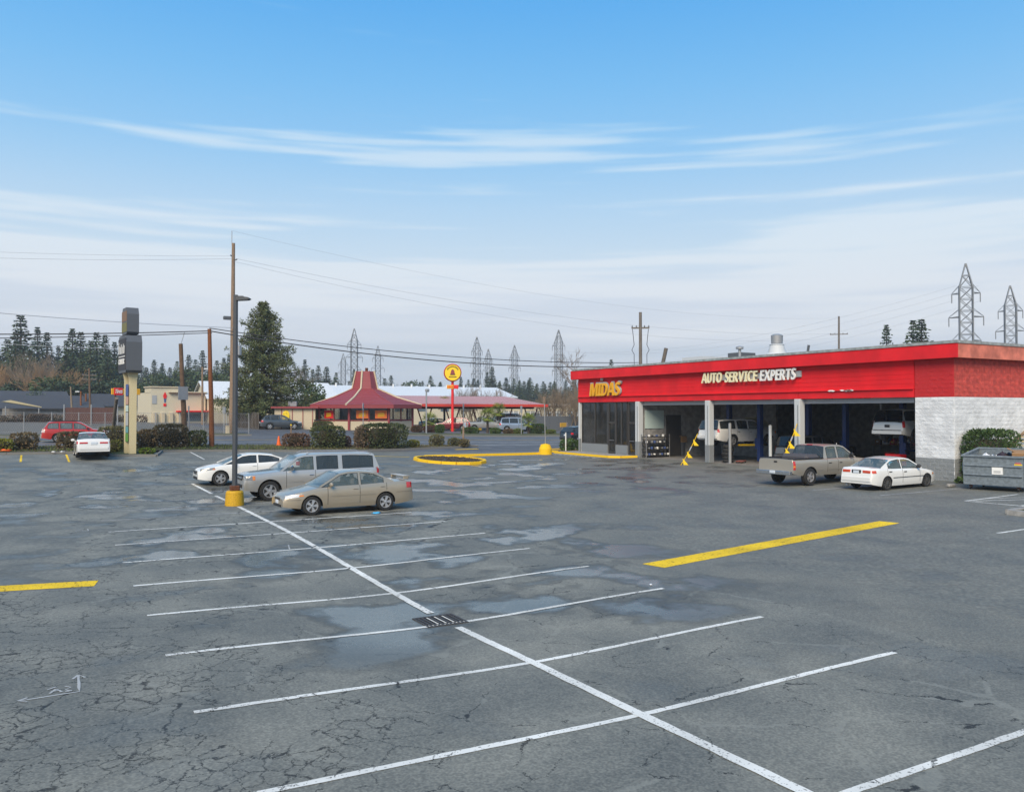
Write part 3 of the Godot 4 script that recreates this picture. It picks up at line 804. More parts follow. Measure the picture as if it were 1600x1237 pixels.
const EXPOSURE := 3.0
func _ready() -> void:
	# camera, sky, sun
	var cam := Camera3D.new()
	cam.name = "camera"
	cam.position = Vector3(0, 3.6, 0)
	cam.rotation_degrees = Vector3(1.018, -29.57, 0)
	cam.fov = 50.13
	cam.far = 3000.0
	add_child(cam)
	cam.current = true
	var sun := DirectionalLight3D.new()
	sun.name = "sun"
	sun.light_energy = 0.5
	sun.light_angular_distance = 36.0
	sun.light_color = Color(1.0, 0.93, 0.82)
	sun.shadow_enabled = true
	sun.rotation_degrees = Vector3(-40, -44, 0)
	add_child(sun)
	var we := WorldEnvironment.new()
	we.name = "world_environment"
	var env := Environment.new()
	env.background_mode = Environment.BG_SKY
	var sky := Sky.new()
	var pm := PanoramaSkyMaterial.new()
	pm.panorama = sky_panorama()
	sky.sky_material = pm
	env.sky = sky
	env.tonemap_mode = Environment.TONE_MAPPER_LINEAR
	env.tonemap_exposure = EXPOSURE
	env.sdfgi_enabled = true; env.ssao_enabled = true; env.ssil_enabled = true
	env.fog_enabled = true
	env.fog_density = 0.00035
	env.fog_light_color = Color(0.86, 0.89, 0.93)
	we.environment = env
	add_child(we)
	materials()
	setting()
	shop()
	vehicles()
	lot_things()
	street()
	restaurant()
	background()

func materials() -> void:
	tex_noise("grain", 0.06, 0.84, 1.0, 4, 512, 2)
	tex_noise("mottle", 0.012, 0.72, 1.0, 5, 512, 4)
	tex_noise("fade", 0.006, 0.84, 1.0, 4, 512, 14)
	tex_noise("speck", 0.25, 0.55, 1.0, 2, 512, 6)
	tex_normal("rough_n", 0.05, 6.0, 4)
	tex_normal("fine_n", 0.2, 3.0, 3)
	asphalt("asphalt_near", -3.0, 3.0, 18.0, 2048)
	asphalt("asphalt_far", -14.0, 3.0, 60.0, 2048)
	mk("ground", L(0.10, 0.085, 0.055), 0.95, 0, "mottle", 0.05)
	mk("road", L(0.135, 0.135, 0.14), 0.7, 0, "mottle", 0.08)
	mk("lot_plain", L(0.12, 0.12, 0.125), 0.7, 0, "mottle", 0.1)
	mk("gravel", L(0.20, 0.185, 0.155), 0.95, 0, "speck", 0.12)
	mk("dirt", L(0.105, 0.082, 0.048), 0.97, 0, "speck", 0.5)
	mk("verge", L(0.12, 0.12, 0.035), 0.95, 0, "speck", 0.35)
	mk("grass", L(0.055, 0.085, 0.02), 0.95, 0, "speck", 0.6)
	mk("concrete", L(0.36, 0.35, 0.33), 0.85, 0, "mottle", 0.6)
	mk("kerb", L(0.20, 0.195, 0.18), 0.9, 0, "grain", 0.9)
	# paint on the lot wears and cracks with the asphalt under it
	for e in [["white_paint", L(0.80, 0.795, 0.745)], ["faded_paint", L(0.40, 0.405, 0.40)], ["yellow_paint_lot", L(0.92, 0.60, 0.003)]]:
		for n in ["near", "far"]:
			var w := mk(e[0] + "_" + n, e[1], 0.85)
			w.albedo_texture = M["asphalt_" + n + "_paint"]
	mk("white_paint", L(0.76, 0.755, 0.70), 0.8, 0, "grain", 1.6)
	mk("faded_paint", L(0.36, 0.365, 0.36), 0.8, 0, "speck", 0.9)
	mk("yellow_paint", L(0.90, 0.56, 0.003), 0.85, 0, "grain", 1.4)
	mk("chalk", L(0.62, 0.64, 0.64), 0.9, 0, "speck", 1.5)
	mk("red_wall", L(0.78, 0.003, 0.010), 0.8, 0, "fade", 0.12)
	mk("red_trim", L(0.76, 0.006, 0.014), 0.8, 0, "fade", 0.16)
	bump(mk("red_block", L(0.58, 0.018, 0.022), 0.8, 0, "grain", 0.5), "rough_n", 0.5)
	bump(mk("red_block_faded", L(0.66, 0.085, 0.065), 0.8, 0, "mottle", 0.45), "rough_n", 0.5)
	mk("red_faded", L(0.76, 0.22, 0.15), 0.75, 0, "mottle", 0.2)
	bump(mk("white_block", L(0.78, 0.80, 0.82), 0.8, 0, "fade", 0.35), "rough_n", 0.5)
	bump(mk("grey_block", L(0.27, 0.29, 0.30), 0.8, 0, "grain", 0.5), "rough_n", 0.5)
	mk("white_post", L(0.60, 0.63, 0.65), 0.6, 0, "grain", 0.8)
	mk("grey_post", L(0.24, 0.26, 0.275), 0.6, 0, "grain", 0.8)
	mk("flash", L(0.42, 0.44, 0.43), 0.5, 0.2, "mottle", 0.4)
	mk("roofing", L(0.30, 0.30, 0.30), 0.9, 0, "mottle", 0.3)
	mk("frame_dark", L(0.045, 0.042, 0.04), 0.5)
	mk("inner_wall", L(0.36, 0.35, 0.34), 0.9, 0, "mottle", 0.3)
	mk("shop_floor", L(0.28, 0.265, 0.25), 0.6, 0, "mottle", 0.35)
	mk("lift_blue", L(0.012, 0.05, 0.23), 0.4, 0, "grain", 1.0)
	mk("steel", L(0.35, 0.35, 0.36), 0.45, 0.6)
	mk("galv", L(0.42, 0.43, 0.44), 0.5, 0.5, "grain", 0.8)
	mk("black", L(0.012, 0.012, 0.013), 0.6)
	mk("tyre", L(0.018, 0.018, 0.018), 0.8, 0, "grain", 3.0)
	mk("trim", L(0.03, 0.03, 0.032), 0.7)
	mk("seat", L(0.13, 0.12, 0.105), 0.9)
	mk("seat_dark", L(0.03, 0.03, 0.03), 0.9)
	mk("rim", L(0.55, 0.55, 0.56), 0.3, 0.7)
	mk("rim_dark", L(0.10, 0.10, 0.10), 0.45, 0.4)
	mk("brake", L(0.06, 0.06, 0.06), 0.6, 0.3)
	mk("chrome", L(0.70, 0.70, 0.71), 0.15, 1.0)
	mk("bumper", L(0.50, 0.51, 0.52), 0.25, 0.9)
	mk("grille", L(0.035, 0.035, 0.037), 0.35, 0.4)
	mk("plate", L(0.55, 0.60, 0.66), 0.5)
	mk("cladding", L(0.35, 0.33, 0.30), 0.6)
	mk("bedliner", L(0.06, 0.057, 0.065), 0.8)
	for e in [["lamp_clear", 0.62, 0.63, 0.64], ["lamp_dark", 0.20, 0.21, 0.22], ["lamp_amber", 0.75, 0.22, 0.02], ["lamp_red", 0.50, 0.012, 0.015], ["lamp_redamber", 0.55, 0.06, 0.02], ["lamp_pale", 0.6, 0.45, 0.42]]:
		var q := mk(e[0], L(e[1], e[2], e[3]), 0.2)
		q.clearcoat_enabled = true; q.clearcoat = 1.0; q.clearcoat_roughness = 0.03
	glass("car_glass", L(0.16, 0.21, 0.20), 0.32)
	glass("dark_glass", L(0.035, 0.042, 0.045), 0.80)
	mk("black_glass", L(0.008, 0.008, 0.010), 0.04)
	glass("shop_glass", L(0.02, 0.022, 0.022), 0.45)
	mk("wood_pole", L(0.17, 0.105, 0.065), 0.9, 0, "mottle", 0.7)
	mk("wood_red", L(0.24, 0.085, 0.03), 0.85, 0, "mottle", 0.8)
	mk("wood_grey", L(0.20, 0.175, 0.15), 0.9, 0, "mottle", 0.7)
	mk("wood_tan", L(0.31, 0.215, 0.145), 0.9, 0, "mottle", 0.7)
	mk("lamp_pole", L(0.075, 0.083, 0.095), 0.5, 0.2, "grain", 1.0)
	mk("wire", L(0.05, 0.05, 0.055), 0.7)
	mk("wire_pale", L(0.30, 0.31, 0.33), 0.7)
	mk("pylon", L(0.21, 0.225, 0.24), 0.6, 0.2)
	mk("cream", L(0.66, 0.56, 0.33), 0.7, 0, "grain", 0.5)
	mk("cream_wall", L(0.62, 0.53, 0.38), 0.8, 0, "grain", 0.3)
	mk("pale_wall", L(0.66, 0.60, 0.45), 0.8, 0, "grain", 0.3)
	mk("maroon", L(0.30, 0.050, 0.058), 0.55, 0, "grain", 0.4)
	mk("maroon_light", L(0.36, 0.10, 0.10), 0.5, 0, "grain", 0.4)
	mk("canopy_pink", L(0.70, 0.50, 0.48), 0.6, 0, "grain", 0.4)
	mk("white_roof", L(0.74, 0.76, 0.77), 0.5, 0, "grain", 0.1)
	mk("slate_roof", L(0.085, 0.095, 0.115), 0.9, 0, "speck", 0.25)
	mk("sign_black", L(0.03, 0.026, 0.028), 0.5, 0, "grain", 0.8)
	mk("sign_grey", L(0.10, 0.11, 0.125), 0.5, 0, "grain", 0.8)
	mk("sign_yellow", L(0.80, 0.56, 0.01), 0.5)
	mk("sign_gold", L(0.72, 0.36, 0.01), 0.45)
	mk("sign_red", L(0.68, 0.012, 0.016), 0.5)
	mk("sign_orange", L(0.75, 0.16, 0.02), 0.5)
	mk("sign_white", L(0.76, 0.76, 0.74), 0.5)
	mk("sign_cream", L(0.78, 0.72, 0.48), 0.5)
	mk("sign_shadow", L(0.34, 0.36, 0.38), 0.6)
	mk("sign_teal", L(0.10, 0.28, 0.30), 0.6)
	mk("sign_green", L(0.10, 0.26, 0.04), 0.6)
	mk("sign_blue", L(0.05, 0.09, 0.26), 0.6)
	mk("dumpster", L(0.23, 0.275, 0.31), 0.55, 0.1, "mottle", 0.9)
	mk("cardboard", L(0.36, 0.21, 0.10), 0.9, 0, "grain", 1.0)
	mk("bag_white", L(0.75, 0.76, 0.78), 0.5)
	mk("bag_brown", L(0.05, 0.03, 0.035), 0.5)
	mk("bag_blue", L(0.05, 0.35, 0.62), 0.5)
	mk("red_tool", L(0.50, 0.01, 0.015), 0.4)
	mk("green_paint", L(0.03, 0.16, 0.03), 0.5)
	mk("cone_orange", L(0.80, 0.13, 0.01), 0.6)
	mk("rust", L(0.14, 0.05, 0.025), 0.9, 0, "mottle", 2.0)
	mk("brown_screen", L(0.13, 0.065, 0.055), 0.9, 0, "grain", 0.4)
	mk("sign_orange_red", L(0.55, 0.05, 0.03), 0.5)
	mk("cast_iron", L(0.075, 0.07, 0.068), 0.7, 0.3, "grain", 3.0)
	mk("foot_paint", L(0.70, 0.40, 0.006), 0.65, 0, "mottle", 3.0)
	mk("straw", L(0.34, 0.22, 0.05), 0.95, 0, "speck", 0.8)
	mk("sign_pale", L(0.42, 0.52, 0.50), 0.6)
	mk("sign_tan", L(0.26, 0.15, 0.08), 0.6, 0, "mottle", 2.0)
	mk("sign_olive", L(0.22, 0.20, 0.06), 0.6, 0, "mottle", 2.0)
	mk("sign_rose", L(0.40, 0.26, 0.22), 0.6)
	mk("brick_brown", L(0.16, 0.085, 0.04), 0.9, 0, "speck", 0.5)
	mk("teal_wall", L(0.10, 0.14, 0.17), 0.8)
	var bm := mk("bark", L(0.075, 0.058, 0.045), 0.95, 0, "grain", 1.2)
	bump(bm, "rough_n", 0.8)
	mk("bark_pale", L(0.26, 0.20, 0.14), 0.95, 0, "grain", 1.0)
	mk("twig_tan", L(0.30, 0.185, 0.09), 0.95)
	mk("twig_grey", L(0.20, 0.165, 0.135), 0.95)
	mk("hedge_core", L(0.045, 0.038, 0.020), 1.0)
	leafm("leaf", Color.WHITE, 0.3)
	leafm("needle", Color.WHITE, 0.2)

func line(parent: Node, called: String, pts: Array, w: float, m: String, up := 0.006, seed_ := 1) -> void:
	var b := strip(pts, w, up, 0.007, seed_)
	if parent.name == "parking_lot" and m in ["white_paint", "faded_paint", "yellow_paint"]:
		var near := true
		for e: Vector2 in pts: near = near and e.x > -2.9 and e.x < 14.9 and e.y > 3.1 and e.y < 20.9
		var o := Vector2(-3.0, 3.0) if near else Vector2(-14.0, 3.0)
		for e in b.v: b.uv.append((Vector2(e.x, -e.z) - o) / (18.0 if near else 60.0))
		m = (m if m != "yellow_paint" else "yellow_paint_lot") + ("_near" if near else "_far")
	part(parent, called, b, M[m])
func V2(x: float, y: float) -> Vector2: return Vector2(x, y)
func kerb(parent: Node, called: String, pts: Array, w: float, h: float, m: String) -> void:
	# a raised kerb along (u, v) points, in lengths of about 2.4 m with open joints
	for i in pts.size() - 1:
		var a: Vector2 = pts[i]; var c: Vector2 = pts[i + 1]
		var k := maxi(1, int(round((c - a).length() / 2.4)))
		var s := (c - a).normalized().orthogonal() * w * 0.5
		for j in k:
			var p := a.lerp(c, (j + 0.004) / k); var q := a.lerp(c, (j + 0.996) / k)
			var b := MB.new()
			var A := gp(p.x + s.x, p.y + s.y, -0.05); var B := gp(p.x - s.x, p.y - s.y, -0.05)
			var C := gp(q.x - s.x, q.y - s.y, -0.05); var D := gp(q.x + s.x, q.y + s.y, -0.05)
			var up := Vector3(0, h + 0.05, 0)
			var t := 0.82
			var mA := A.lerp(B, (1 - t) * 0.5) + up; var mB := B.lerp(A, (1 - t) * 0.5) + up; var mC := C.lerp(D, (1 - t) * 0.5) + up; var mD := D.lerp(C, (1 - t) * 0.5) + up
			b.quad(mA, mB, mC, mD); b.quad(B, C, mC, mB); b.quad(D, A, mA, mD); b.quad(A, B, mB, mA); b.quad(C, D, mD, mC)
			part(parent, called, b, M[m])

func setting() -> void:
	# one base sheet to the horizon, paved and planted sheets above it
	var base := MB.new()
	base.quad(Vector3(-2500, -0.6, 2500), Vector3(2500, -0.6, 2500), Vector3(2500, -0.6, -40), Vector3(-2500, -0.6, -40))
	var far := sheet(-400, 400, -20, 400, -0.25, 20.0)
	for i in far.v.size():
		base.v.append(far.v[i]); base.n.append(far.n[i])
	base.quad(Vector3(-2500, 2.7, -390), Vector3(2500, 2.7, -390), Vector3(2500, 2.7, -2900), Vector3(-2500, 2.7, -2900))
	base.uv = PackedVector2Array()
	struct("ground", base, M.ground)
	var lot := Node3D.new()
	lot.name = "parking_lot"
	add_child(lot)
	lot.set_meta("kind", "structure")
	part(lot, "asphalt", sheet(-3, 15, 3, 21, 0.0, 0.75, 18.0, -3.0, 3.0), M.asphalt_near)
	var af := MB.new()
	for r in [[-30, -3, -15, 61], [15, 38.83, -15, 61], [-3, 15, -15, 3], [-3, 15, 21, 61], [38.83, 62, -15, 25.05]]:
		var q := sheet(r[0], r[1], r[2], r[3], 0.0, 1.0 if r[0] == -3 else 3.0, 60.0, -14.0, 3.0)
		af.v.append_array(q.v); af.n.append_array(q.n); af.uv.append_array(q.uv)
	part(lot, "asphalt", af, M.asphalt_far)
	# stall lines: two rows of bays either side of a middle line
	var k := 0
	for e in [[5.45, 6.5, 11.2], [8.18, 1.68, 11.25], [10.76, 1.72, 11.18], [13.48, 1.75, 11.22], [16.25, 1.8, 11.3], [19.1, 1.85, 11.4], [22.1, 1.9, 11.65], [25.08, 1.97, 11.75], [27.9, 2.0, 11.75]]:
		k += 1
		line(lot, "stall_line", [V2(e[1], e[0]), V2(6.45, e[0] + 0.02 * sin(k * 2.0)), V2(e[2], e[0] + 0.05)], 0.105, "white_paint", 0.006, k)
	for e in [[30.8, 2.0, 11.8], [33.6, 2.1, 11.8], [36.4, 2.2, 11.8], [39.2, 2.3, 11.8], [42.9, 2.5, 11.8]]:
		k += 1
		line(lot, "stall_line", [V2(e[1], e[0]), V2(e[2], e[0] + 0.05)], 0.10, "faded_paint", 0.006, k)
	line(lot, "middle_line", [V2(6.42, 4.6), V2(6.42, 8.2), V2(6.45, 10.8), V2(6.42, 13.2)], 0.15, "white_paint", 0.010, 31)
	line(lot, "middle_line", [V2(6.42, 14.35), V2(6.5, 18.5), V2(6.6, 22.1), V2(6.7, 26), V2(6.78, 32.8)], 0.15, "white_paint", 0.010, 32)
	line(lot, "middle_line", [V2(6.8, 34.3), V2(6.8, 37.4)], 0.14, "white_paint", 0.010, 33)
	line(lot, "middle_line", [V2(6.8, 38.4), V2(6.72, 43.0)], 0.14, "white_paint", 0.010, 34)
	line(lot, "yellow_bar", [V2(-1.6, 20.3), V2(1.2, 19.75)], 0.62, "yellow_paint", 0.006, 35)
	line(lot, "yellow_bar", [V2(12.6, 15.56), V2(24.2, 17.86)], 0.66, "yellow_paint", 0.006, 36)
	line(lot, "stall_line", [V2(24.8, 14.68), V2(30.5, 14.75)], 0.105, "white_paint", 0.006, 37)
	line(lot, "stall_line", [V2(30.85, 23.2), V2(36.1, 22.95)], 0.105, "faded_paint", 0.006, 38)
	line(lot, "stall_line", [V2(30.3, 26.25), V2(36.6, 26.1)], 0.105, "faded_paint", 0.006, 39)
	for e in [[V2(31.7, 20.05), V2(35.6, 20.2)], [V2(31.75, 19.95), V2(31.9, 17.6)], [V2(32.0, 19.9), V2(35.0, 18.6)], [V2(33.2, 20.1), V2(36.0, 18.8)], [V2(31.85, 18.0), V2(36.0, 17.9)]]:
		k += 1
		line(lot, "hatch_line", e, 0.10, "white_paint", 0.006 + 0.001 * (k % 4), k)
	for e in [[-0.55, 56.0, 60.5], [1.9, 55.4, 60.4]]:
		line(lot, "stall_line", [V2(e[0], e[1]), V2(e[0], e[2])], 0.11, "yellow_paint", 0.006, int(e[1]))
	line(lot, "stall_line", [V2(9.35, 55.2), V2(9.35, 60.7)], 0.10, "white_paint", 0.006, 44)
	# marks sprayed by a surveyor
	for e in [[V2(-0.12, 12.22), V2(0.56, 12.25), V2(0.58, 13.0)], [V2(0.50, 12.86), V2(0.58, 13.02), V2(0.66, 12.86)], [V2(-0.02, 12.30), V2(-0.13, 12.22), V2(-0.02, 12.13)],
		[V2(0.22, 12.34), V2(0.30, 12.50), V2(0.36, 12.34)], [V2(0.24, 12.42), V2(0.35, 12.42)], [V2(0.46, 12.34), V2(0.40, 12.42), V2(0.47, 12.50), V2(0.41, 12.58)], [V2(0.40, 12.34), V2(0.48, 12.34)], [V2(0.2, 12.52), V2(0.3, 12.6)],
		[V2(1.0, 28.3), V2(1.5, 28.4), V2(1.5, 28.9)], [V2(1.15, 28.5), V2(1.3, 28.8), V2(1.38, 28.5)], [V2(-0.2, 32.1), V2(0.3, 32.2)], [V2(5.6, 22.6), V2(6.0, 22.75)], [V2(5.9, 22.2), V2(6.05, 22.9)]]:
		k += 1
		line(lot, "survey_mark", e, 0.030, "chalk", 0.006 + 0.0007 * (k % 5), k)
	# accessible bay hatching by the office
	for i in 9:
		var vv := 50.6 + i * 0.75
		line(lot, "hatch_line", [V2(35.4, vv), V2(36.5, vv + 0.5)], 0.12, "white_paint", 0.006, 60 + i)
	line(lot, "stall_line", [V2(28.2, 52.4), V2(33.6, 52.6)], 0.10, "faded_paint", 0.006, 70)
	line(lot, "stall_line", [V2(28.2, 55.0), V2(34.2, 55.2)], 0.10, "faded_paint", 0.006, 71)
	line(lot, "yellow_bar", [V2(17.0, 58.6), V2(23.2, 55.6)], 0.22, "yellow_paint", 0.006, 72)
	# planting strip, kerbs, road, verges, far lots
	var ps := MB.new()
	var us := lattice(-30.0, 33.4, UN, 1.0)
	var edge := [[-30.0, 61.12], [8.0, 61.12], [20.0, 60.68], [26.5, 62.68], [33.6, 65.25]]
	for i in us.size() - 1:
		var q0 := poly_y(edge, us[i]); var q1 := poly_y(edge, us[i + 1])
		for j in 4:
			var a0 := lerpf(q0, 65.32, j / 4.0); var a1 := lerpf(q0, 65.32, (j + 1) / 4.0)
			var b0 := lerpf(q1, 65.32, j / 4.0); var b1 := lerpf(q1, 65.32, (j + 1) / 4.0)
			ps.quad(gp(us[i], a0, 0.1), gp(us[i + 1], b0, 0.1), gp(us[i + 1], b1, 0.1), gp(us[i], a1, 0.1))
	struct("planting_strip", ps, M.dirt)
	struct("paved_apron", sheet(20.0, 33.5, 61.0, 65.5, 0.001, 1.0), M.lot_plain)
	var ks := Node3D.new()
	ks.name = "lot_kerb"
	add_child(ks)
	ks.set_meta("kind", "structure")
	kerb(ks, "kerb_stone", [V2(-30, 61.05), V2(3.4, 61.05), V2(4.3, 58.5), V2(6.9, 58.0), V2(7.6, 61.05), V2(20.0, 60.6), V2(26.5, 62.6), V2(33.6, 65.2), V2(33.3, 65.42), V2(-30, 65.42)], 0.16, 0.13, "kerb")
	struct("sign_planter", sheet(4.4, 6.9, 58.4, 61.15, 0.11, 1.0), M.grass)
	struct("driveway", sheet(33.5, 80, 61.0, 65.5, 0.002, 2.0), M.lot_plain)
	var road := Node3D.new()
	road.name = "street"
	add_child(road)
	road.set_meta("kind", "structure")
	part(road, "asphalt", sheet(-200, 300, 65.5, 79.5, 0.0, 4.0), M.road)
	line(road, "edge_line", [V2(-60, 67.0), V2(120, 67.0)], 0.14, "white_paint", 0.006, 80)
	line(road, "lane_line", [V2(-60, 70.2), V2(120, 70.2)], 0.13, "white_paint", 0.006, 81)
	line(road, "centre_line", [V2(-60, 73.6), V2(120, 73.6)], 0.12, "yellow_paint", 0.006, 82)
	line(road, "edge_line", [V2(-60, 78.6), V2(120, 78.6)], 0.13, "faded_paint", 0.006, 83)
	line(road, "turn_bar", [V2(30.2, 62.6), V2(32.6, 63.2)], 0.3, "yellow_paint", 0.02, 84)
	var fk := Node3D.new()
	fk.name = "street_kerb"
	add_child(fk)
	fk.set_meta("kind", "structure")
	kerb(fk, "kerb_stone", [V2(-60, 79.6), V2(17.6, 79.6)], 0.2, 0.13, "kerb")
	kerb(fk, "kerb_stone", [V2(28.6, 79.6), V2(90, 79.6)], 0.2, 0.13, "kerb")
	struct("verge", sheet(-200, 17.6, 79.7, 83.0, 0.09, 4.0), M.verge)
	struct("grass_strip", sheet(28.6, 120, 79.7, 84.5, 0.10, 4.0), M.verge)
	struct("restaurant_entrance", sheet(17.6, 28.6, 79.5, 84.5, 0.004, 3.0), M.lot_plain)
	struct("gravel_lot", sheet(-200, 17.6, 83.0, 150, 0.02, 6.0), M.gravel)
	struct("restaurant_lot", sheet(17.6, 120, 84.5, 130, 0.0, 6.0), M.lot_plain)
	# drain in the dip of the middle line
	var gr := thing("storm_drain", "black iron storm drain grate set where the white centre line breaks", "drain", gp(6.35, 13.78))
	var fr := MB.new()
	for sg: float in [-1.0, 1.0]:
		fr.box(Vector3(sg * 0.37, 0.006, 0), Vector3(0.04, 0.02, 0.72)); fr.box(Vector3(0, 0.006, sg * 0.34), Vector3(0.70, 0.02, 0.04))
	part(gr, "frame", fr, M.cast_iron)
	var pit := MB.new()
	pit.box(Vector3(0, 0.001, 0), Vector3(0.70, 0.008, 0.64))
	part(gr, "pit", pit, M.black)
	for i in 9:
		var bb := MB.new()
		bb.box(Vector3(-0.30 + i * 0.075, 0.010, 0), Vector3(0.034, 0.014, 0.64))
		part(gr, "bar", bb, M.cast_iron)
	for x: float in [-0.15, 0.0, 0.15]:
		var bb := MB.new()
		bb.box(Vector3(x, 0.0195, 0), Vector3(0.022, 0.003, 0.5), Basis(Vector3.UP, 0.0))
		part(gr, "paint_stripe", bb, M.white_paint)

# ---------- auto service shop ----------
func glyphs(parent: Node, called: String, text: String, size: float, depth: float, xf: Transform3D, m: Material, slant := 0.0, squeeze := 1.0, spacing := 1.0, _bold := 0.0, serif := false, fit := 0.0) -> void:
	# each letter a mesh of its own; xf: local x along the line, y up, z out of the face
	var f := SystemFont.new()
	f.font_names = PackedStringArray(["Droid Serif" if serif else "Droid Sans"])
	f.font_weight = 700
	var x := 0.0
	if fit > 0.0:
		# squeeze the line to the width it has on the sign
		var total := 0.0
		for ch in text:
			var t := TextMesh.new()
			t.text = ch; t.font = f; t.font_size = 64; t.pixel_size = size / 64.0 * 1.36; t.depth = depth
			total += t.get_aabb().size.x
		squeeze = (fit - size * 0.10 * spacing * (text.length() - 1)) / total
	for ch in text:
		if ch == " ":
			x += size * 0.33 * squeeze
			continue
		var t := TextMesh.new()
		t.text = ch; t.font = f; t.font_size = 64; t.pixel_size = size / 64.0 * 1.36; t.depth = depth; t.curve_step = 2.0
		t.horizontal_alignment = HORIZONTAL_ALIGNMENT_LEFT; t.vertical_alignment = VERTICAL_ALIGNMENT_BOTTOM
		var a: Array = t.get_mesh_arrays()
		if a.is_empty() or a[Mesh.ARRAY_VERTEX] == null: continue
		var vs: PackedVector3Array = a[Mesh.ARRAY_VERTEX]
		var ix = a[Mesh.ARRAY_INDEX]
		var lo := 1e9; var hi := -1e9; var yl := 1e9
		for p in vs:
			lo = minf(lo, p.x); hi = maxf(hi, p.x); yl = minf(yl, p.y)
		var b := MB.new()
		var q := PackedVector3Array()
		for p in vs:
			var yy := (p.y - yl)
			q.append(xf * Vector3(x + (p.x - lo) * squeeze + yy * slant, yy, p.z + depth * 0.5))
		if ix != null and ix.size() > 0:
			for i in range(0, ix.size(), 3): b.tri(q[ix[i]], q[ix[i + 2]], q[ix[i + 1]])
		else:
			for i in range(0, q.size(), 3): b.tri(q[i], q[i + 2], q[i + 1])
		part(parent, called, b, m)
		x += ((hi - lo) * squeeze + size * 0.10 * spacing)
const FACE := Basis(Vector3(0, 0, 1), Vector3(0, 1, 0), Vector3(-1, 0, 0)) # a face that looks towards -x
func blocks(b: MB, a: Vector3, along: Vector3, out: Vector3, length: float, y0: float, y1: float, seed_: int) -> void:
	# rough-faced block courses: every block proud of its joints, its face broken
	rng.seed = seed_
	var rows := int(round((y1 - y0) / 0.205)); var h := (y1 - y0) / rows
	for r in rows:
		var s := -0.205 if r % 2 else 0.0
		while s < length - 0.01:
			var s0 := maxf(s, 0.0) + 0.006; var s1 := minf(s + 0.41, length) - 0.006
			s += 0.41
			if s1 - s0 < 0.03: continue
			var q := []
			for e in [[s0, y0 + r * h + 0.004], [s1, y0 + r * h + 0.004], [s1, y0 + (r + 1) * h - 0.004], [s0, y0 + (r + 1) * h - 0.004]]:
				q.append(a + along * e[0] + Vector3(0, e[1], 0))
			var c: Array = []
			for p in q: c.append(p + out * rng.randf_range(0.010, 0.017))
			var mid := a + along * lerpf(s0, s1, rng.randf_range(0.3, 0.7)) + Vector3(0, y0 + (r + rng.randf_range(0.3, 0.7)) * h, 0) + out * rng.randf_range(0.012, 0.030)
			for i in 4:
				var i2 := (i + 1) % 4
				b.tri(c[i], c[i2], mid)
				b.quad(q[i], q[i2], c[i2], c[i])
func bx(u0: float, u1: float, y0: float, y1: float, v0: float, v1: float) -> MB:
	return MB.new().box(Vector3((u0 + u1) * 0.5, (y0 + y1) * 0.5, -(v0 + v1) * 0.5), Vector3(absf(u1 - u0), absf(y1 - y0), absf(v1 - v0)))
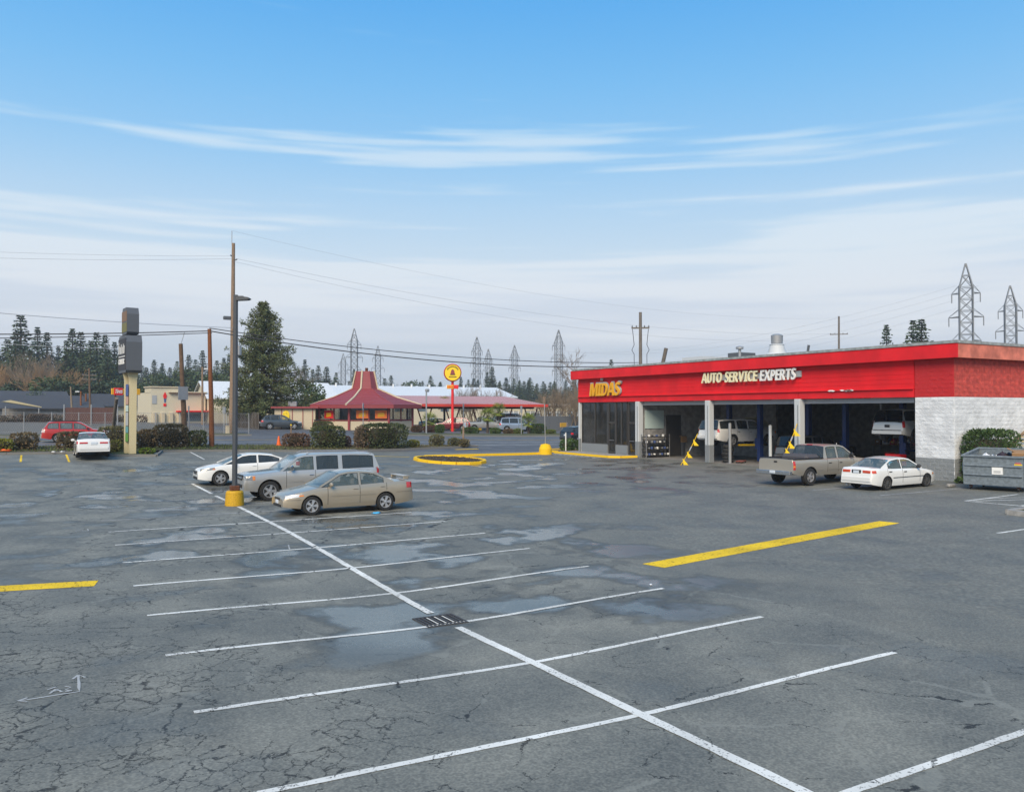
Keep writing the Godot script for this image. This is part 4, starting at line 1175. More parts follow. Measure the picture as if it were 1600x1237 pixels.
func shop() -> void:
	var s := thing("auto_shop", "red and white auto service shop with open bays, flat roof and rough block end wall", "building")
	var U := 38.83; var F := 0.2; var VE := 25.05; var VF := 57.4; var back := 55.0
	part(s, "floor", bx(U + 0.02, back, F - 0.3, F + 0.006, VE + 0.2, VF - 0.2), M.shop_floor)
	# end wall and corner pier: block courses over a solid core
	part(s, "wall", bx(U - 0.004, back, F - 0.2, 6.9, VE - 0.004, VE + 0.25), M.white_block)
	part(s, "wall", bx(U - 0.004, U + 0.35, F - 0.2, 6.9, VE + 0.25, 27.13), M.white_block)
	for e in [["white_block", 1.28, 4.28, 0, 1.28], ["grey_block", F - 0.1, 1.27, 1, 0], ["red_block_faded", 4.29, 6.75, 2, 0]]:
		var b := MB.new()
		blocks(b, Vector3(U, 0, -VE), Vector3(1, 0, 0), Vector3(0, 0, 1), back - U, e[1], e[2], 40 + e[3])
		var o := part(s, "end_wall_blocks", b, M[e[0]])
		o.set_meta("kind", "stuff")
	for e in [["white_block", 1.28, 4.28, 0], ["grey_block", F - 0.1, 1.27, 1], ["red_block", 4.29, 6.75, 2]]:
		var b := MB.new()
		blocks(b, Vector3(U, 0, -27.13), Vector3(0, 0, 1), Vector3(-1, 0, 0), 27.13 - VE, e[1], e[2], 50 + e[3])
		var o := part(s, "pier_blocks", b, M[e[0]])
		o.set_meta("kind", "stuff")
	part(s, "wall", bx(U - 0.006, back, 4.285, 6.9, VE - 0.006, VE + 0.2), M.red_block)
	part(s, "wall", bx(U - 0.006, U + 0.3, 4.285, 6.9, VE + 0.2, 27.13), M.red_block)
	# the other walls and the roof
	part(s, "wall", bx(back, back + 0.25, F - 0.2, 6.9, VE, VF), M.inner_wall)
	part(s, "wall", bx(U + 0.1, back, F - 0.2, 6.9, VF - 0.25, VF), M.white_block)
	part(s, "partition_wall", bx(U + 0.4, 47.0, F, 4.6, 49.48, 49.66), M.inner_wall)
	part(s, "partition_wall", bx(46.8, 47.0, F, 4.6, 43.8, 49.45), M.inner_wall)
	part(s, "ceiling", bx(U + 0.25, back, 4.75, 4.85, VE + 0.25, VF - 0.25), M.inner_wall)
	for i in 11:
		part(s, "ceiling_joist", bx(U + 0.3, back - 0.1, 4.5, 4.74, 27.4 + i * 2.1, 27.5 + i * 2.1), M.inner_wall)
	part(s, "roof", bx(U + 0.1, back, 6.72, 6.86, VE + 0.1, VF - 0.1), M.roofing)
	# front: lintel beam, siding boards, fascia, metal coping
	var posts := [49.56, 42.13, 34.59]
	var cuts := [27.15, 34.59, 42.13, 49.56, 57.4]
	for i in 4:
		part(s, "lintel", bx(U - 0.06, U + 0.2, 4.30, 4.72, cuts[i] + 0.012, cuts[i + 1] - 0.012), M.red_trim)
		var rb := MB.new()
		rb.bev(Vector3(U - 0.09, 4.72, -(cuts[i] + cuts[i + 1]) * 0.5), Vector3(0.12, 0.05, cuts[i + 1] - cuts[i] - 0.03), 0.01)
		part(s, "drip_edge", rb, M.red_trim)
		for r in 6:
			var y0 := 4.75 + r * 0.24
			var b := MB.new()
			var lap := 0.012
			var z0: float = -cuts[i] - 0.006; var z1: float = -cuts[i + 1] + 0.006
			b.quad(Vector3(U - 0.035 - lap, y0, z1), Vector3(U - 0.035 - lap, y0, z0), Vector3(U - 0.035, y0 + 0.238, z0), Vector3(U - 0.035, y0 + 0.238, z1))
			b.quad(Vector3(U, y0, z1), Vector3(U, y0, z0), Vector3(U - 0.035 - lap, y0, z0), Vector3(U - 0.035 - lap, y0, z1))
			part(s, "siding_board", b, M.red_wall)
		part(s, "wall", bx(U - 0.005, U + 0.2, 4.73, 6.75, cuts[i] + 0.002, cuts[i + 1] - 0.002), M.red_trim)
		part(s, "door_track", bx(U + 0.24, U + 0.42, 4.02, 4.28, cuts[i] + 0.2, cuts[i + 1] - 0.2), M.galv) if i < 3 else null
	part(s, "fascia", bx(U - 0.42, U - 0.30, 6.17, 6.86, VE - 0.42, VF + 0.55), M.red_trim)
	part(s, "fascia", bx(U - 0.30, back, 6.17, 6.86, VE - 0.42, VE - 0.30), M.red_faded)
	part(s, "fascia", bx(U - 0.30, back, 6.17, 6.86, VF + 0.43, VF + 0.55), M.red_trim)
	part(s, "soffit", bx(U - 0.30, U - 0.06, 6.19, 6.24, VE - 0.30, VF + 0.43), M.red_trim)
	part(s, "soffit", bx(U - 0.05, back, 6.19, 6.24, VE - 0.30, VE - 0.055), M.red_faded)
	for i in 8:
		var v0 := VE - 0.46 + i * 4.14
		part(s, "coping", bx(U - 0.46, U + 0.05, 6.862, 7.0, v0, v0 + 4.132), M.flash)
	for i in 4:
		part(s, "coping", bx(U + 0.06 + i * 4.05, U + 0.06 + i * 4.05 + 4.04, 6.862, 7.0, VE - 0.46, VE + 0.05), M.flash)
	# columns between the bays: white above, grey foot
	for v in posts + [57.28]:
		var c := Node3D.new()
		c.name = uniq(s, "column")
		s.add_child(c)
		c.position = Vector3(U, F, -v)
		var w := 0.42 if v < 57 else 0.2
		part(c, "upper_shaft", MB.new().bev(Vector3(0.05, 2.62, 0), Vector3(w, 2.95, w), 0.02), M.white_post)
		part(c, "foot", MB.new().bev(Vector3(0.05, 0.57, 0), Vector3(w + 0.01, 1.14, w + 0.01), 0.02), M.grey_post)
		if v < 57:
			part(c, "corner_guard", MB.new().box(Vector3(-0.17, 1.9, 0.07), Vector3(0.03, 3.7, 0.04)), M.grey_post)
	# office front
	var fz := [-56.96, -55.14, -53.45, -53.28, -52.37, -52.25, -51.68, -50.93, -50.77, -49.85]
	for e in [[0, 2], [4, 7]]:
		part(s, "knee_wall", bx(U - 0.02, U + 0.18, F + 0.12, 1.02, -fz[e[0]], -fz[e[1]]), M.grey_post)
	for e in [[0, 1, 1.02], [1, 2, 1.02], [4, 6, 1.02], [6, 7, 1.02]]:
		var w := Node3D.new()
		w.name = uniq(s, "window")
		s.add_child(w)
		var v0: float = -fz[e[1]] + 0.06; var v1: float = -fz[e[0]] - 0.06
		part(w, "pane", bx(U + 0.06, U + 0.068, e[2] + 0.06, 4.22, v0, v1), M.shop_glass)
		var fr := MB.new()
		for q in [[v0 - 0.06, v0], [v1, v1 + 0.06]]: fr.box(Vector3(U + 0.06, (e[2] + 4.29) * 0.5, -(q[0] + q[1]) * 0.5), Vector3(0.12, 4.29 - e[2], 0.06))
		for y in [e[2] + 0.03, 4.26]: fr.box(Vector3(U + 0.06, y, -(v0 + v1) * 0.5), Vector3(0.11, 0.06, v1 - v0))
		part(w, "frame", fr, M.frame_dark)
	for e in [[3, 4], [8, 9]]:
		var w := Node3D.new()
		w.name = uniq(s, "entrance_door")
		s.add_child(w)
		var v0: float = -fz[e[1]] + 0.07; var v1: float = -fz[e[0]] - 0.02
		part(w, "pane", bx(U + 0.06, U + 0.068, 0.55, 2.62, v0 + 0.06, v1 - 0.06), M.shop_glass)
		part(w, "transom_pane", bx(U + 0.06, U + 0.068, 2.8, 4.22, v0 + 0.04, v1 - 0.04), M.shop_glass)
		var fr := MB.new()
		for q in [v0, v1]: fr.box(Vector3(U + 0.06, 2.3, -q), Vector3(0.12, 3.9, 0.09))
		for y in [0.44, 2.71, 4.25]: fr.box(Vector3(U + 0.06, y, -(v0 + v1) * 0.5), Vector3(0.11, 0.14, v1 - v0))
		part(w, "frame", fr, M.frame_dark)
		part(w, "push_bar", MB.new().tube([Vector3(U - 0.02, 1.35, -v0 - 0.12), Vector3(U - 0.02, 1.35, -v1 + 0.12)], 0.02, 6), M.steel)
	part(s, "mullion", bx(U, U + 0.14, 1.03, 4.29, -fz[2], -fz[3]), M.frame_dark)
	part(s, "office_counter", bx(42.5, 43.2, F, 1.3, 51.0, 55.5), M.wood_tan)
	part(s, "office_floor", bx(U + 0.2, 46, F + 0.01, F + 0.12, 49.7, 57.1), M.shop_floor)
	# raised walk with a yellow kerb
	var walk := PackedVector2Array([Vector2(36.75, 57.7), Vector2(36.75, 50.4), Vector2(37.3, 49.7), Vector2(38.6, 49.5), Vector2(38.8, 57.7)])
	var wx := Transform3D(Basis(Vector3(1, 0, 0), Vector3(0, 0, -1), Vector3(0, 1, 0)), Vector3.ZERO)
	part(s, "walkway", MB.new().prism(walk, 0.1, 0.34, wx), M.concrete)
	var yk := Node3D.new()
	yk.name = "yellow_kerb"
	s.add_child(yk)
	kerb(yk, "kerb_stone", [V2(36.68, 57.7), V2(36.68, 50.35), V2(37.25, 49.62), V2(38.55, 49.4)], 0.2, 0.15, "yellow_paint")
	# roof plant
	part(s, "roof_hatch", bx(42.0, 44.6, 6.86, 7.55, 46.2, 48.4), M.white_post)
	part(s, "roof_pipe", MB.new().tube([Vector3(42.0, 6.86, Vector3(42.00, 7.48, -50.74).z), Vector3(42.00, 8.38, -50.21)], 0.15, 8), M.wood_grey)
	part(s, "roof_unit", bx(43.5, 45.0, 6.86, 7.75, 44.0, 45.2), M.sign_grey)
	part(s, "vent_pipe", MB.new().lathe([Vector2(0.10, 6.86), Vector2(0.10, 7.75), Vector2(0.26, 7.78), Vector2(0.26, 7.92), Vector2(0.0, 8.0)], 12, Transform3D(Basis(), Vector3(41.5, 0, Vector3(41.50, 7.14, -42.00).z))), M.galv)
	var fx := Transform3D(Basis(), Vector3(45.0, 6.9, Vector3(45.00, 7.25, -42.00).z))
	var fan := part(s, "exhaust_fan", MB.new().lathe([Vector2(1.0, 0.0), Vector2(1.0, 0.42), Vector2(0.62, 0.75), Vector2(0.48, 1.28), Vector2(0.52, 1.3), Vector2(0.45, 1.35), Vector2(0.0, 1.38)], 20, fx), M.white_post)
	part(fan, "fan_cage", MB.new().lathe([Vector2(0.40, 1.38), Vector2(0.42, 1.95), Vector2(0.2, 2.05)], 7, fx), M.galv)
	part(s, "vent_pipe", MB.new().tube([Vector3(42.00, 7.19, -36.70), Vector3(42.00, 7.70, -36.60)], 0.08, 8), M.sign_grey)
	# lettering
	var sg := thing("shop_name_sign", "gold slanted letters reading MIDAS with grey shadow on the red shop front", "sign")
	glyphs(sg, "letter_shadow", "MIDAS", 1.08, 0.10, Transform3D(FACE, Vector3(U - 0.09, 4.80, -55.62)), M.sign_shadow, 0.16, 1.0, 0.3, 0.0, false, 4.1)
	glyphs(sg, "letter", "MIDAS", 1.0, 0.10, Transform3D(FACE, Vector3(U - 0.20, 4.78, -55.45)), M.sign_gold, 0.16, 1.02, 0.5, 0.0, false, 3.85)
	part(sg, "top_emblem", MB.new().bev(Vector3(U - 0.16, 6.12, -53.95), Vector3(0.14, 0.34, 0.36), 0.06), M.sign_shadow)
	var sa := thing("service_sign", "pale yellow raised letters AUTO SERVICE EXPERTS on a grey rail of the shop front", "sign")
	part(sa, "rail", bx(U - 0.14, U - 0.06, 5.58, 5.93, 34.3, 42.55), M.sign_shadow)
	glyphs(sa, "letter", "AUTO", 0.66, 0.08, Transform3D(FACE, Vector3(U - 0.24, 5.43, -42.50)), M.sign_cream, 0.12, 0.86, 0.5, 0.0, false, 1.85)
	glyphs(sa, "letter", "SERVICE", 0.66, 0.08, Transform3D(FACE, Vector3(U - 0.24, 5.43, -40.34)), M.sign_cream, 0.12, 0.86, 0.5, 0.0, false, 2.75)
	glyphs(sa, "letter", "EXPERTS", 0.66, 0.08, Transform3D(FACE, Vector3(U - 0.24, 5.43, -37.34)), M.sign_white, 0.12, 0.86, 0.5, 0.0, false, 2.75)
	# inside the bays
	part(s, "office_window", bx(39.35, 41.10, 2.31, 3.65, 49.42, 49.475), M.sign_pale)
	part(s, "inner_door", bx(41.35, 42.76, F, 3.30, 49.42, 49.475), M.frame_dark)
	part(s, "banner", bx(54.8, 54.9, 3.2, 4.3, 33.0, 37.0), M.sign_blue)
	part(s, "wall_cabinet", bx(53.6, 54.9, F, 2.3, 29.0, 33.5), M.green_paint)
	var lift := func(u: float, v: float, lab: String) -> Node3D:
		var l := thing("vehicle_lift", lab, "lift", Vector3(u, F, -v))
		for e in [-1.45, 1.45]:
			var c := part(l, "post", MB.new().bev(Vector3(0, 2.0, e), Vector3(0.34, 4.0, 0.28), 0.02), M.lift_blue)
			part(c, "carriage", MB.new().bev(Vector3(0, 1.2, e * 0.86), Vector3(0.4, 0.7, 0.24), 0.03), M.lift_blue)
		for e in [[-0.5, 1], [0.5, 1], [-0.5, -1], [0.5, -1]]:
			part(l, "arm", MB.new().box(Vector3(e[0] * 1.2, 1.1, e[1] * 0.85), Vector3(1.3, 0.12, 0.14), Basis(Vector3.UP, e[0] * e[1] * 0.9)), M.yellow_paint if e[1] > 0 else M.lift_blue)
		part(l, "cross_beam", MB.new().box(Vector3(0, 4.06, 0), Vector3(0.3, 0.12, 3.1)), M.lift_blue)
		return l
	lift.call(42.9, 43.0, "blue two-post lift under the raised white SUV with open hood")
	lift.call(44.3, 30.3, "blue two-post lift carrying the white SUV beside the corner pier")
	lift.call(44.3, 37.2, "empty blue two-post lift in the middle bay")
	for e in [[39.5, Vector3(39.50, 0.36, -40.88).z, 2.6, "white steel pipe post beside the stack of tyres", "galv"], [40.2, Vector3(40.20, 0.96, -38.09).z, 2.5, "pale green pipe post standing behind the pickup tailgate", "white_post"]]:
		var b := thing("guard_post", e[3], "post", Vector3(e[0], F, e[1]))
		part(b, "pipe", MB.new().lathe([Vector2(0.10, 0), Vector2(0.10, e[2]), Vector2(0.0, e[2] + 0.04)], 14), M[e[4]])
		part(b, "base_plate", MB.new().bev(Vector3(0, 0.015, 0), Vector3(0.34, 0.03, 0.34), 0.008), M.steel)
	for i in 5:
		var t := thing("spare_tyre", "black car tyre lying in the stack beside the second bay column", "tyre", Vector3(39.75 + 0.03 * sin(i * 2.3), F + 0.012 + i * 0.235, -41.35 + 0.03 * cos(i * 1.7)), 0.0, "stacked tyres at the bay column")
		part(t, "carcass", MB.new().lathe([Vector2(0.21, 0.02), Vector2(0.30, 0.0), Vector2(0.345, 0.03), Vector2(0.36, 0.06), Vector2(0.36, 0.17), Vector2(0.345, 0.20), Vector2(0.30, 0.23), Vector2(0.21, 0.21), Vector2(0.21, 0.02)], 24), M.tyre)
	var rk := thing("parts_rack", "black open rack crowded with small parts in the first bay", "rack", Vector3(39.92, F, -48.95), PI / 2)
	for i in 4: part(rk, "shelf", MB.new().bev(Vector3(0, 0.15 + i * 0.45, 0), Vector3(0.6, 0.05, 2.2), 0.01), M.black)
	for e in [[-0.28, -1.08], [0.28, -1.08], [-0.28, 1.08], [0.28, 1.08]]: part(rk, "upright", MB.new().box(Vector3(e[0], 0.85, e[1]), Vector3(0.05, 1.7, 0.05)), M.steel)
	rng.seed = 77
	for i in 34:
		part(rk, "small_part", MB.new().bev(Vector3(-0.22 + rng.randf() * 0.1, 0.24 + (i % 4) * 0.45, -1.0 + (i / 4) * 0.24 + rng.randf() * 0.1), Vector3(0.16, 0.08 + rng.randf() * 0.12, 0.12), 0.02), [M.galv, M.trim, M.sign_white, M.steel, M.sign_blue][i % 5])
	var tc := thing("waste_bin", "grey round waste bin with a cardboard box on top", "bin", Vector3(43, F, Vector3(43.00, 0.39, -49.73).z))
	part(tc, "barrel", MB.new().lathe([Vector2(0.30, 0), Vector2(0.36, 1.0), Vector2(0.38, 1.02), Vector2(0.34, 1.0)], 18), M.sign_grey)
	var cb := thing("cardboard_box", "brown cardboard box sitting on the grey bin inside the bay", "box", tc.position + Vector3(0, 1.02, 0))
	part(cb, "carton", MB.new().bev(Vector3(0, 0.24, 0), Vector3(0.55, 0.46, 0.75), 0.01), M.cardboard)
	part(cb, "flap", MB.new().box(Vector3(-0.32, 0.5, 0), Vector3(0.25, 0.02, 0.7), Basis(Vector3(0, 0, 1), 0.5)), M.cardboard)
	var cr := thing("floor_creeper", "dull red padded creeper lying on the floor of the second bay", "creeper", Vector3(40.5, F, Vector3(40.50, 0.16, -40.92).z), 0.6)
	part(cr, "pad", MB.new().bev(Vector3(0, 0.12, 0), Vector3(1.1, 0.06, 0.5), 0.02), mk("creeper_pad", L(0.20, 0.06, 0.05), 0.8))
	for e in [[-0.45, -0.2], [0.45, -0.2], [-0.45, 0.2], [0.45, 0.2]]: part(cr, "caster", MB.new().lathe([Vector2(0.04, 0.0), Vector2(0.04, 0.09)], 8, Transform3D(Basis(), Vector3(e[0], 0.0, e[1]))), M.black)
	var tb := thing("tool_cart", "red rolling tool cart under the raised white SUV", "cart", Vector3(41.0, F, Vector3(41.00, 0.81, -29.84).z))
	part(tb, "cabinet", MB.new().bev(Vector3(0, 0.62, 0), Vector3(0.6, 0.85, 0.9), 0.02), M.red_tool)
	for i in 4: part(tb, "drawer", MB.new().bev(Vector3(-0.315, 0.32 + i * 0.2, 0), Vector3(0.03, 0.17, 0.82), 0.008), M.red_tool)
	for e in [[-0.25, -0.4], [0.25, -0.4], [-0.25, 0.4], [0.25, 0.4]]: part(tb, "caster", MB.new().lathe([Vector2(0.07, 0.0), Vector2(0.07, 0.2)], 8, Transform3D(Basis(), Vector3(e[0], 0, e[1]))), M.black)
	var bb := thing("blue_bag", "bright blue plastic bag bulging on the bay floor beside the tool cart", "bag", Vector3(40.0, F, Vector3(40.00, 0.99, -29.57).z))
	part(bb, "sack", lump(0.42, 0.75, 5, 0.16), M.bag_blue)
	part(bb, "knot", MB.new().lathe([Vector2(0.12, 0.60), Vector2(0.05, 0.70), Vector2(0.14, 0.84)], 8), M.bag_white)
	var yb := thing("yellow_drain_pan", "yellow drain stand on the floor beneath the raised white SUV", "stand", Vector3(40.2, F, Vector3(40.20, 0.61, -28.95).z))
	part(yb, "tray", MB.new().bev(Vector3(0, 0.80, 0), Vector3(0.5, 0.08, 0.8), 0.02), M.yellow_paint)
	part(yb, "stem", MB.new().lathe([Vector2(0.3, 0.0), Vector2(0.06, 0.06), Vector2(0.06, 0.78)], 10), M.yellow_paint)
	# more of what fills a working shop
	var wb := thing("work_bench", "long steel work bench with a vice along the back wall of the middle bay", "bench", Vector3(53.9, F, -38.5))
	part(wb, "top", MB.new().bev(Vector3(0, 0.95, 0), Vector3(0.9, 0.07, 5.0), 0.01), M.wood_tan)
	for e in [[-0.38, -2.3], [0.38, -2.3], [-0.38, 2.3], [0.38, 2.3]]: part(wb, "leg", MB.new().box(Vector3(e[0], 0.46, e[1]), Vector3(0.08, 0.92, 0.08)), M.steel)
	part(wb, "vice", MB.new().bev(Vector3(-0.2, 1.12, 1.2), Vector3(0.3, 0.26, 0.2), 0.03), M.lift_blue)
	rng.seed = 91
	for i in 6:
		var bx3 := thing("parts_carton", "small carton among those stored on the work bench", "box", Vector3(53.9, F + 0.986, -40.6 + i * 0.62), 0.2 * sin(i * 3.0), "cartons on the work bench")
		part(bx3, "carton", MB.new().bev(Vector3(0, 0.16 + 0.03 * (i % 3), 0), Vector3(0.4, 0.32 + 0.06 * (i % 3), 0.42), 0.01), [M.cardboard, M.sign_white, M.red_tool][i % 3])
		part(bx3, "label", MB.new().box(Vector3(-0.203, 0.18, 0), Vector3(0.008, 0.12, 0.2)), [M.sign_white, M.sign_blue, M.sign_yellow][i % 3])
	for e in [[52.0, 41.6, "lift_blue", "blue oil drum at the back of the second bay"], [51.2, 40.8, "black", "black oil drum beside the blue one"], [45.6, 33.6, "red_tool", "red oil drum behind the third bay column"]]:
		var dr := thing("oil_drum", e[3], "drum", Vector3(e[0], F, -e[1]))
		part(dr, "barrel", MB.new().lathe([Vector2(0.28, 0), Vector2(0.29, 0.02), Vector2(0.285, 0.3), Vector2(0.30, 0.31), Vector2(0.285, 0.32), Vector2(0.285, 0.6), Vector2(0.30, 0.61), Vector2(0.285, 0.62), Vector2(0.29, 0.88), Vector2(0.0, 0.87)], 20), M[e[2]])
		part(dr, "bung", MB.new().lathe([Vector2(0.04, 0.87), Vector2(0.04, 0.90), Vector2(0, 0.905)], 8, Transform3D(Basis(), Vector3(0.15, 0, 0))), M.steel)
	for e in [[44.0, 33.0, "grey hanging exhaust hose in the last bay"], [47.5, 31.6, "grey hanging air hose reel deeper in the last bay"]]:
		var ho := thing("ceiling_hose", e[2], "hose", Vector3(e[0], 0, -e[1]))
		part(ho, "hose", MB.new().tube([Vector3(0, 4.5, 0), Vector3(0.05, 3.2, 0), Vector3(0.0, 2.3, 0.05)], 0.08, 8), M.galv)
		part(ho, "nozzle", MB.new().lathe([Vector2(0.07, 1.95), Vector2(0.16, 2.3), Vector2(0.1, 2.5)], 10), M.sign_grey)
	for i in 3:
		for q in 2:
			var lt := thing("strip_light", "unlit white strip light under the shop ceiling, bay %s, %s row" % [["one", "two", "three"][i], ["front", "rear"][q]], "lamp", Vector3(42.0 + q * 6.0, 4.42, -(31.0 + i * 7.5)), 0.0, "strip lights of the shop")
			part(lt, "housing", MB.new().bev(Vector3(0, 0, 0), Vector3(0.16, 0.08, 2.4), 0.02), M.sign_white)
			part(lt, "tube", MB.new().tube([Vector3(0, -0.06, -1.15), Vector3(0, -0.06, 1.15)], 0.025, 8), M.sign_white)
	# paint peeled off the lintel
	rng.seed = 19
	for i in 9:
		var pc := PackedVector2Array()
		for j in 7:
			var a := TAU * j / 7.0
			pc.append(Vector2(cos(a) * rng.randf_range(0.06, 0.20), sin(a) * rng.randf_range(0.02, 0.06)))
		part(s, "peeled_patch", MB.new().prism(pc, -0.002, 0.003, Transform3D(FACE, Vector3(U - 0.152, 4.722 + rng.randf_range(-0.01, 0.012), -31.70 + rng.randf_range(-0.9, 0.9)))), M.sign_white)
	# pennant lines from the columns to the ground
	for e in [[Vector3(35.86, 0.15, -41.48), Vector3(38.70, 2.06, -43.08), "slack yellow pennant line tied to the second bay column", 0], [Vector3(36.00, 1.14, -33.13), Vector3(38.70, 2.86, -34.60), "slack yellow pennant line tied to the third bay column", 1]]:
		var p := thing("pennant_line", e[2], "pennant line", Vector3.ZERO, 0.0, "pennant lines at the bays")
		var pts := []
		for i in 9: pts.append((e[0] as Vector3).lerp(e[1], i / 8.0) + Vector3(0, 0.02 - 0.12 * sin(PI * i / 8.0), 0))
		part(p, "cord", MB.new().tube(pts, 0.022, 6), M.yellow_paint)
		part(p, "sleeve", MB.new().tube([pts[4], pts[5]], 0.045, 6), M.sign_shadow)
		for i in [1, 3, 6]:
			var o: Vector3 = pts[i]
			var b := MB.new()
			b.prism(PackedVector2Array([Vector2(-0.02, 0.22), Vector2(0.04, -0.20), Vector2(0.36, -0.20), Vector2(0.18, 0.0)]), -0.006, 0.006, Transform3D(Basis(Vector3(0.5, 0, 0.86), Vector3.UP, Vector3(-0.86, 0, 0.5)), o))
			part(p, "pennant", b, M.sign_yellow)
func lump(r: float, h: float, seed_: int, rough := 0.2) -> MB:
	# an uneven rounded lump standing on y = 0
	var n := FastNoiseLite.new()
	n.seed = seed_; n.frequency = 0.9
	var P := []
	for i in 9:
		var row := []
		for j in 15:
			var a := TAU * (j % 14) / 14.0; var e := PI * i / 8.0
			var d := Vector3(sin(e) * cos(a), -cos(e), sin(e) * sin(a))
			var k := 1.0 + rough * n.get_noise_3d(d.x * 2, d.y * 2, d.z * 2) * 2.0
			row.append(Vector3(d.x * r * k, maxf(0.0, (d.y * 0.5 + 0.5) * h * (k if i > 4 else 1.0)), d.z * r * k))
		P.append(row)
	return MB.new().grid(P, true)

func vehicles() -> void:
	var D := specs()
	paint("paint_gold", L(0.38, 0.325, 0.245), 0.45, 0.35)
	paint("paint_silver", L(0.45, 0.435, 0.41), 0.5, 0.35)
	paint("paint_white", L(0.72, 0.72, 0.70), 0.0, 0.3)
	paint("paint_offwhite", L(0.66, 0.66, 0.65), 0.0, 0.35)
	paint("paint_red", L(0.42, 0.018, 0.012), 0.1, 0.35)
	paint("paint_pewter", L(0.40, 0.365, 0.305), 0.45, 0.38)
	paint("paint_black", L(0.012, 0.014, 0.017), 0.2, 0.3)
	paint("paint_slate", L(0.07, 0.085, 0.10), 0.4, 0.35)
	paint("paint_maroon", L(0.14, 0.008, 0.015), 0.3, 0.35)
	paint("paint_blue", L(0.28, 0.34, 0.42), 0.4, 0.35)
	paint("paint_grey", L(0.14, 0.145, 0.15), 0.4, 0.4)
	paint("paint_tan", L(0.42, 0.38, 0.26), 0.2, 0.4)
	var c := car("gold_sedan", "beige gold sedan with rear spoiler parked across the bay lines beside the silver SUV", "car", D.sedan, M.paint_gold, gp(9.86, 29.78), PI)
	c.rotation.y = PI + 0.03
	var sp := MB.new()
	sp.bev(Vector3(-2.22, 1.19, 0), Vector3(0.26, 0.035, 1.25), 0.012)
	for sg: float in [-1.0, 1.0]: sp.bev(Vector3(-2.20, 1.15, sg * 0.58), Vector3(0.2, 0.14, 0.06), 0.015)
	part(c, "spoiler", sp, M.paint_gold)
	var b := car("silver_suv", "large silver SUV with roof rails parked between the lamp pole and the gold sedan", "car", D.suv, M.paint_silver, gp(10.12, 35.2), PI)
	for sg: float in [-1.0, 1.0]:
		part(b, "roof_rail", MB.new().tube([Vector3(0.3, 1.83, sg * 0.72), Vector3(0.1, 1.90, sg * 0.72), Vector3(-2.3, 1.89, sg * 0.72), Vector3(-2.5, 1.80, sg * 0.72)], 0.022, 6), M.steel)
	car("white_sedan", "white modern sedan with bright five-spoke wheels parked behind the lamp pole", "car", D.malibu, M.paint_white, gp(9.2, 42.4), PI)
	var t := car("parked_sedan", "older white sedan with its tail to the lot, nosed up to the planting strip", "car", D.oldsedan, M.paint_offwhite, gp(3.2, 58.3), PI / 2)
	t.scale = Vector3(1.04, 1.04, 1.04)
	t.rotation.z = -0.035
	var w := car("red_wagon", "red station wagon with grey lower trim driving on the street", "car", D.wagon, M.paint_red, gp(2.9, 71.9), 0.0)
	w.scale = Vector3(1.04, 1.04, 1.04)
	for sg: float in [-1.0, 1.0]:
		part(w, "roof_rail", MB.new().tube([Vector3(0.2, 1.53, sg * 0.55), Vector3(-1.6, 1.53, sg * 0.55)], 0.03, 6), M.black)
		part(w, "lower_cladding", patch(D.wagon, 1.3, 3.0, 0.28, 0.48, sg, 0.012), M.cladding)
	car("black_suv", "black SUV turning out onto the street beyond the shop office", "car", D.crossover, M.paint_black, Vector3(46.97, 0.48, -68.79), 0.15)
	car("dark_suv", "slate grey SUV parked in front of the white SUV by the restaurant", "car", D.crossover, M.paint_slate, Vector3(24.65, 1.51, -96.98), -0.1)
	car("parked_suv", "white SUV parked behind the slate grey SUV at the restaurant fence", "car", D.tahoe, M.paint_white, Vector3(26.71, 1.56, -103.29), PI - 0.3)
	var pk := car("pickup_truck", "pewter extended-cab pickup with chrome bumper backed out of the bays", "truck", D.pickup, M.paint_pewter, gp(33.6, 28.75), 0.03)
	pk.scale = Vector3.ONE * 1.05
	pickup_bed(pk, D.pickup, M.paint_pewter)
	part(pk, "bed_cargo", MB.new().bev(Vector3(-1.25, 1.05, 0.0), Vector3(0.95, 0.62, 1.5), 0.12), M.bedliner)
	var cv := car("white_hatch_sedan", "white lowered sedan with black side moulding parked at the corner of the shop", "car", D.civic, M.paint_white, gp(34.2, 25.2), 0.0)
	cv.scale = Vector3(1.06, 1.04, 1.04)
	cv.rotation.z = 0.012
	var l1 := car("lifted_suv", "white long SUV with open hood raised on the blue lift behind the tyre stack", "car", D.suv, M.paint_offwhite, Vector3(42.35, 1.20, -43.0), 0.0)
	part(l1, "open_hood", MB.new().bev(Vector3(1.9, 1.62, 0), Vector3(1.25, 0.05, 1.6), 0.02, Basis(Vector3(0, 0, 1), -0.55)), M.paint_tan)
	part(l1, "rear_bumper", MB.new().bev(Vector3(-2.86, 0.66, 0), Vector3(0.16, 0.22, 1.86), 0.03), M.paint_offwhite)
	car("raised_suv", "white SUV with black glass raised high on a lift beside the corner pier", "car", D.tahoe, M.paint_offwhite, Vector3(43.2, 1.86, -30.1), 0.0)
	car("grey_suv", "grey SUV standing on the floor of the middle bay behind the pickup bed", "car", D.tahoe, M.paint_grey, Vector3(43.4, 0.21, -37.4), 0.0)
	# under the restaurant canopy
	car("canopy_car", "dark hatchback under the canopy nearest the restaurant wall", "car", D.sedan, M.paint_black, Vector3(46.58, 1.18, -102.36), 0.2)
	car("maroon_suv", "maroon SUV under the canopy behind the round red and yellow sign", "car", D.crossover, M.paint_maroon, Vector3(45.40, 1.14, -94.98), PI - 0.5)
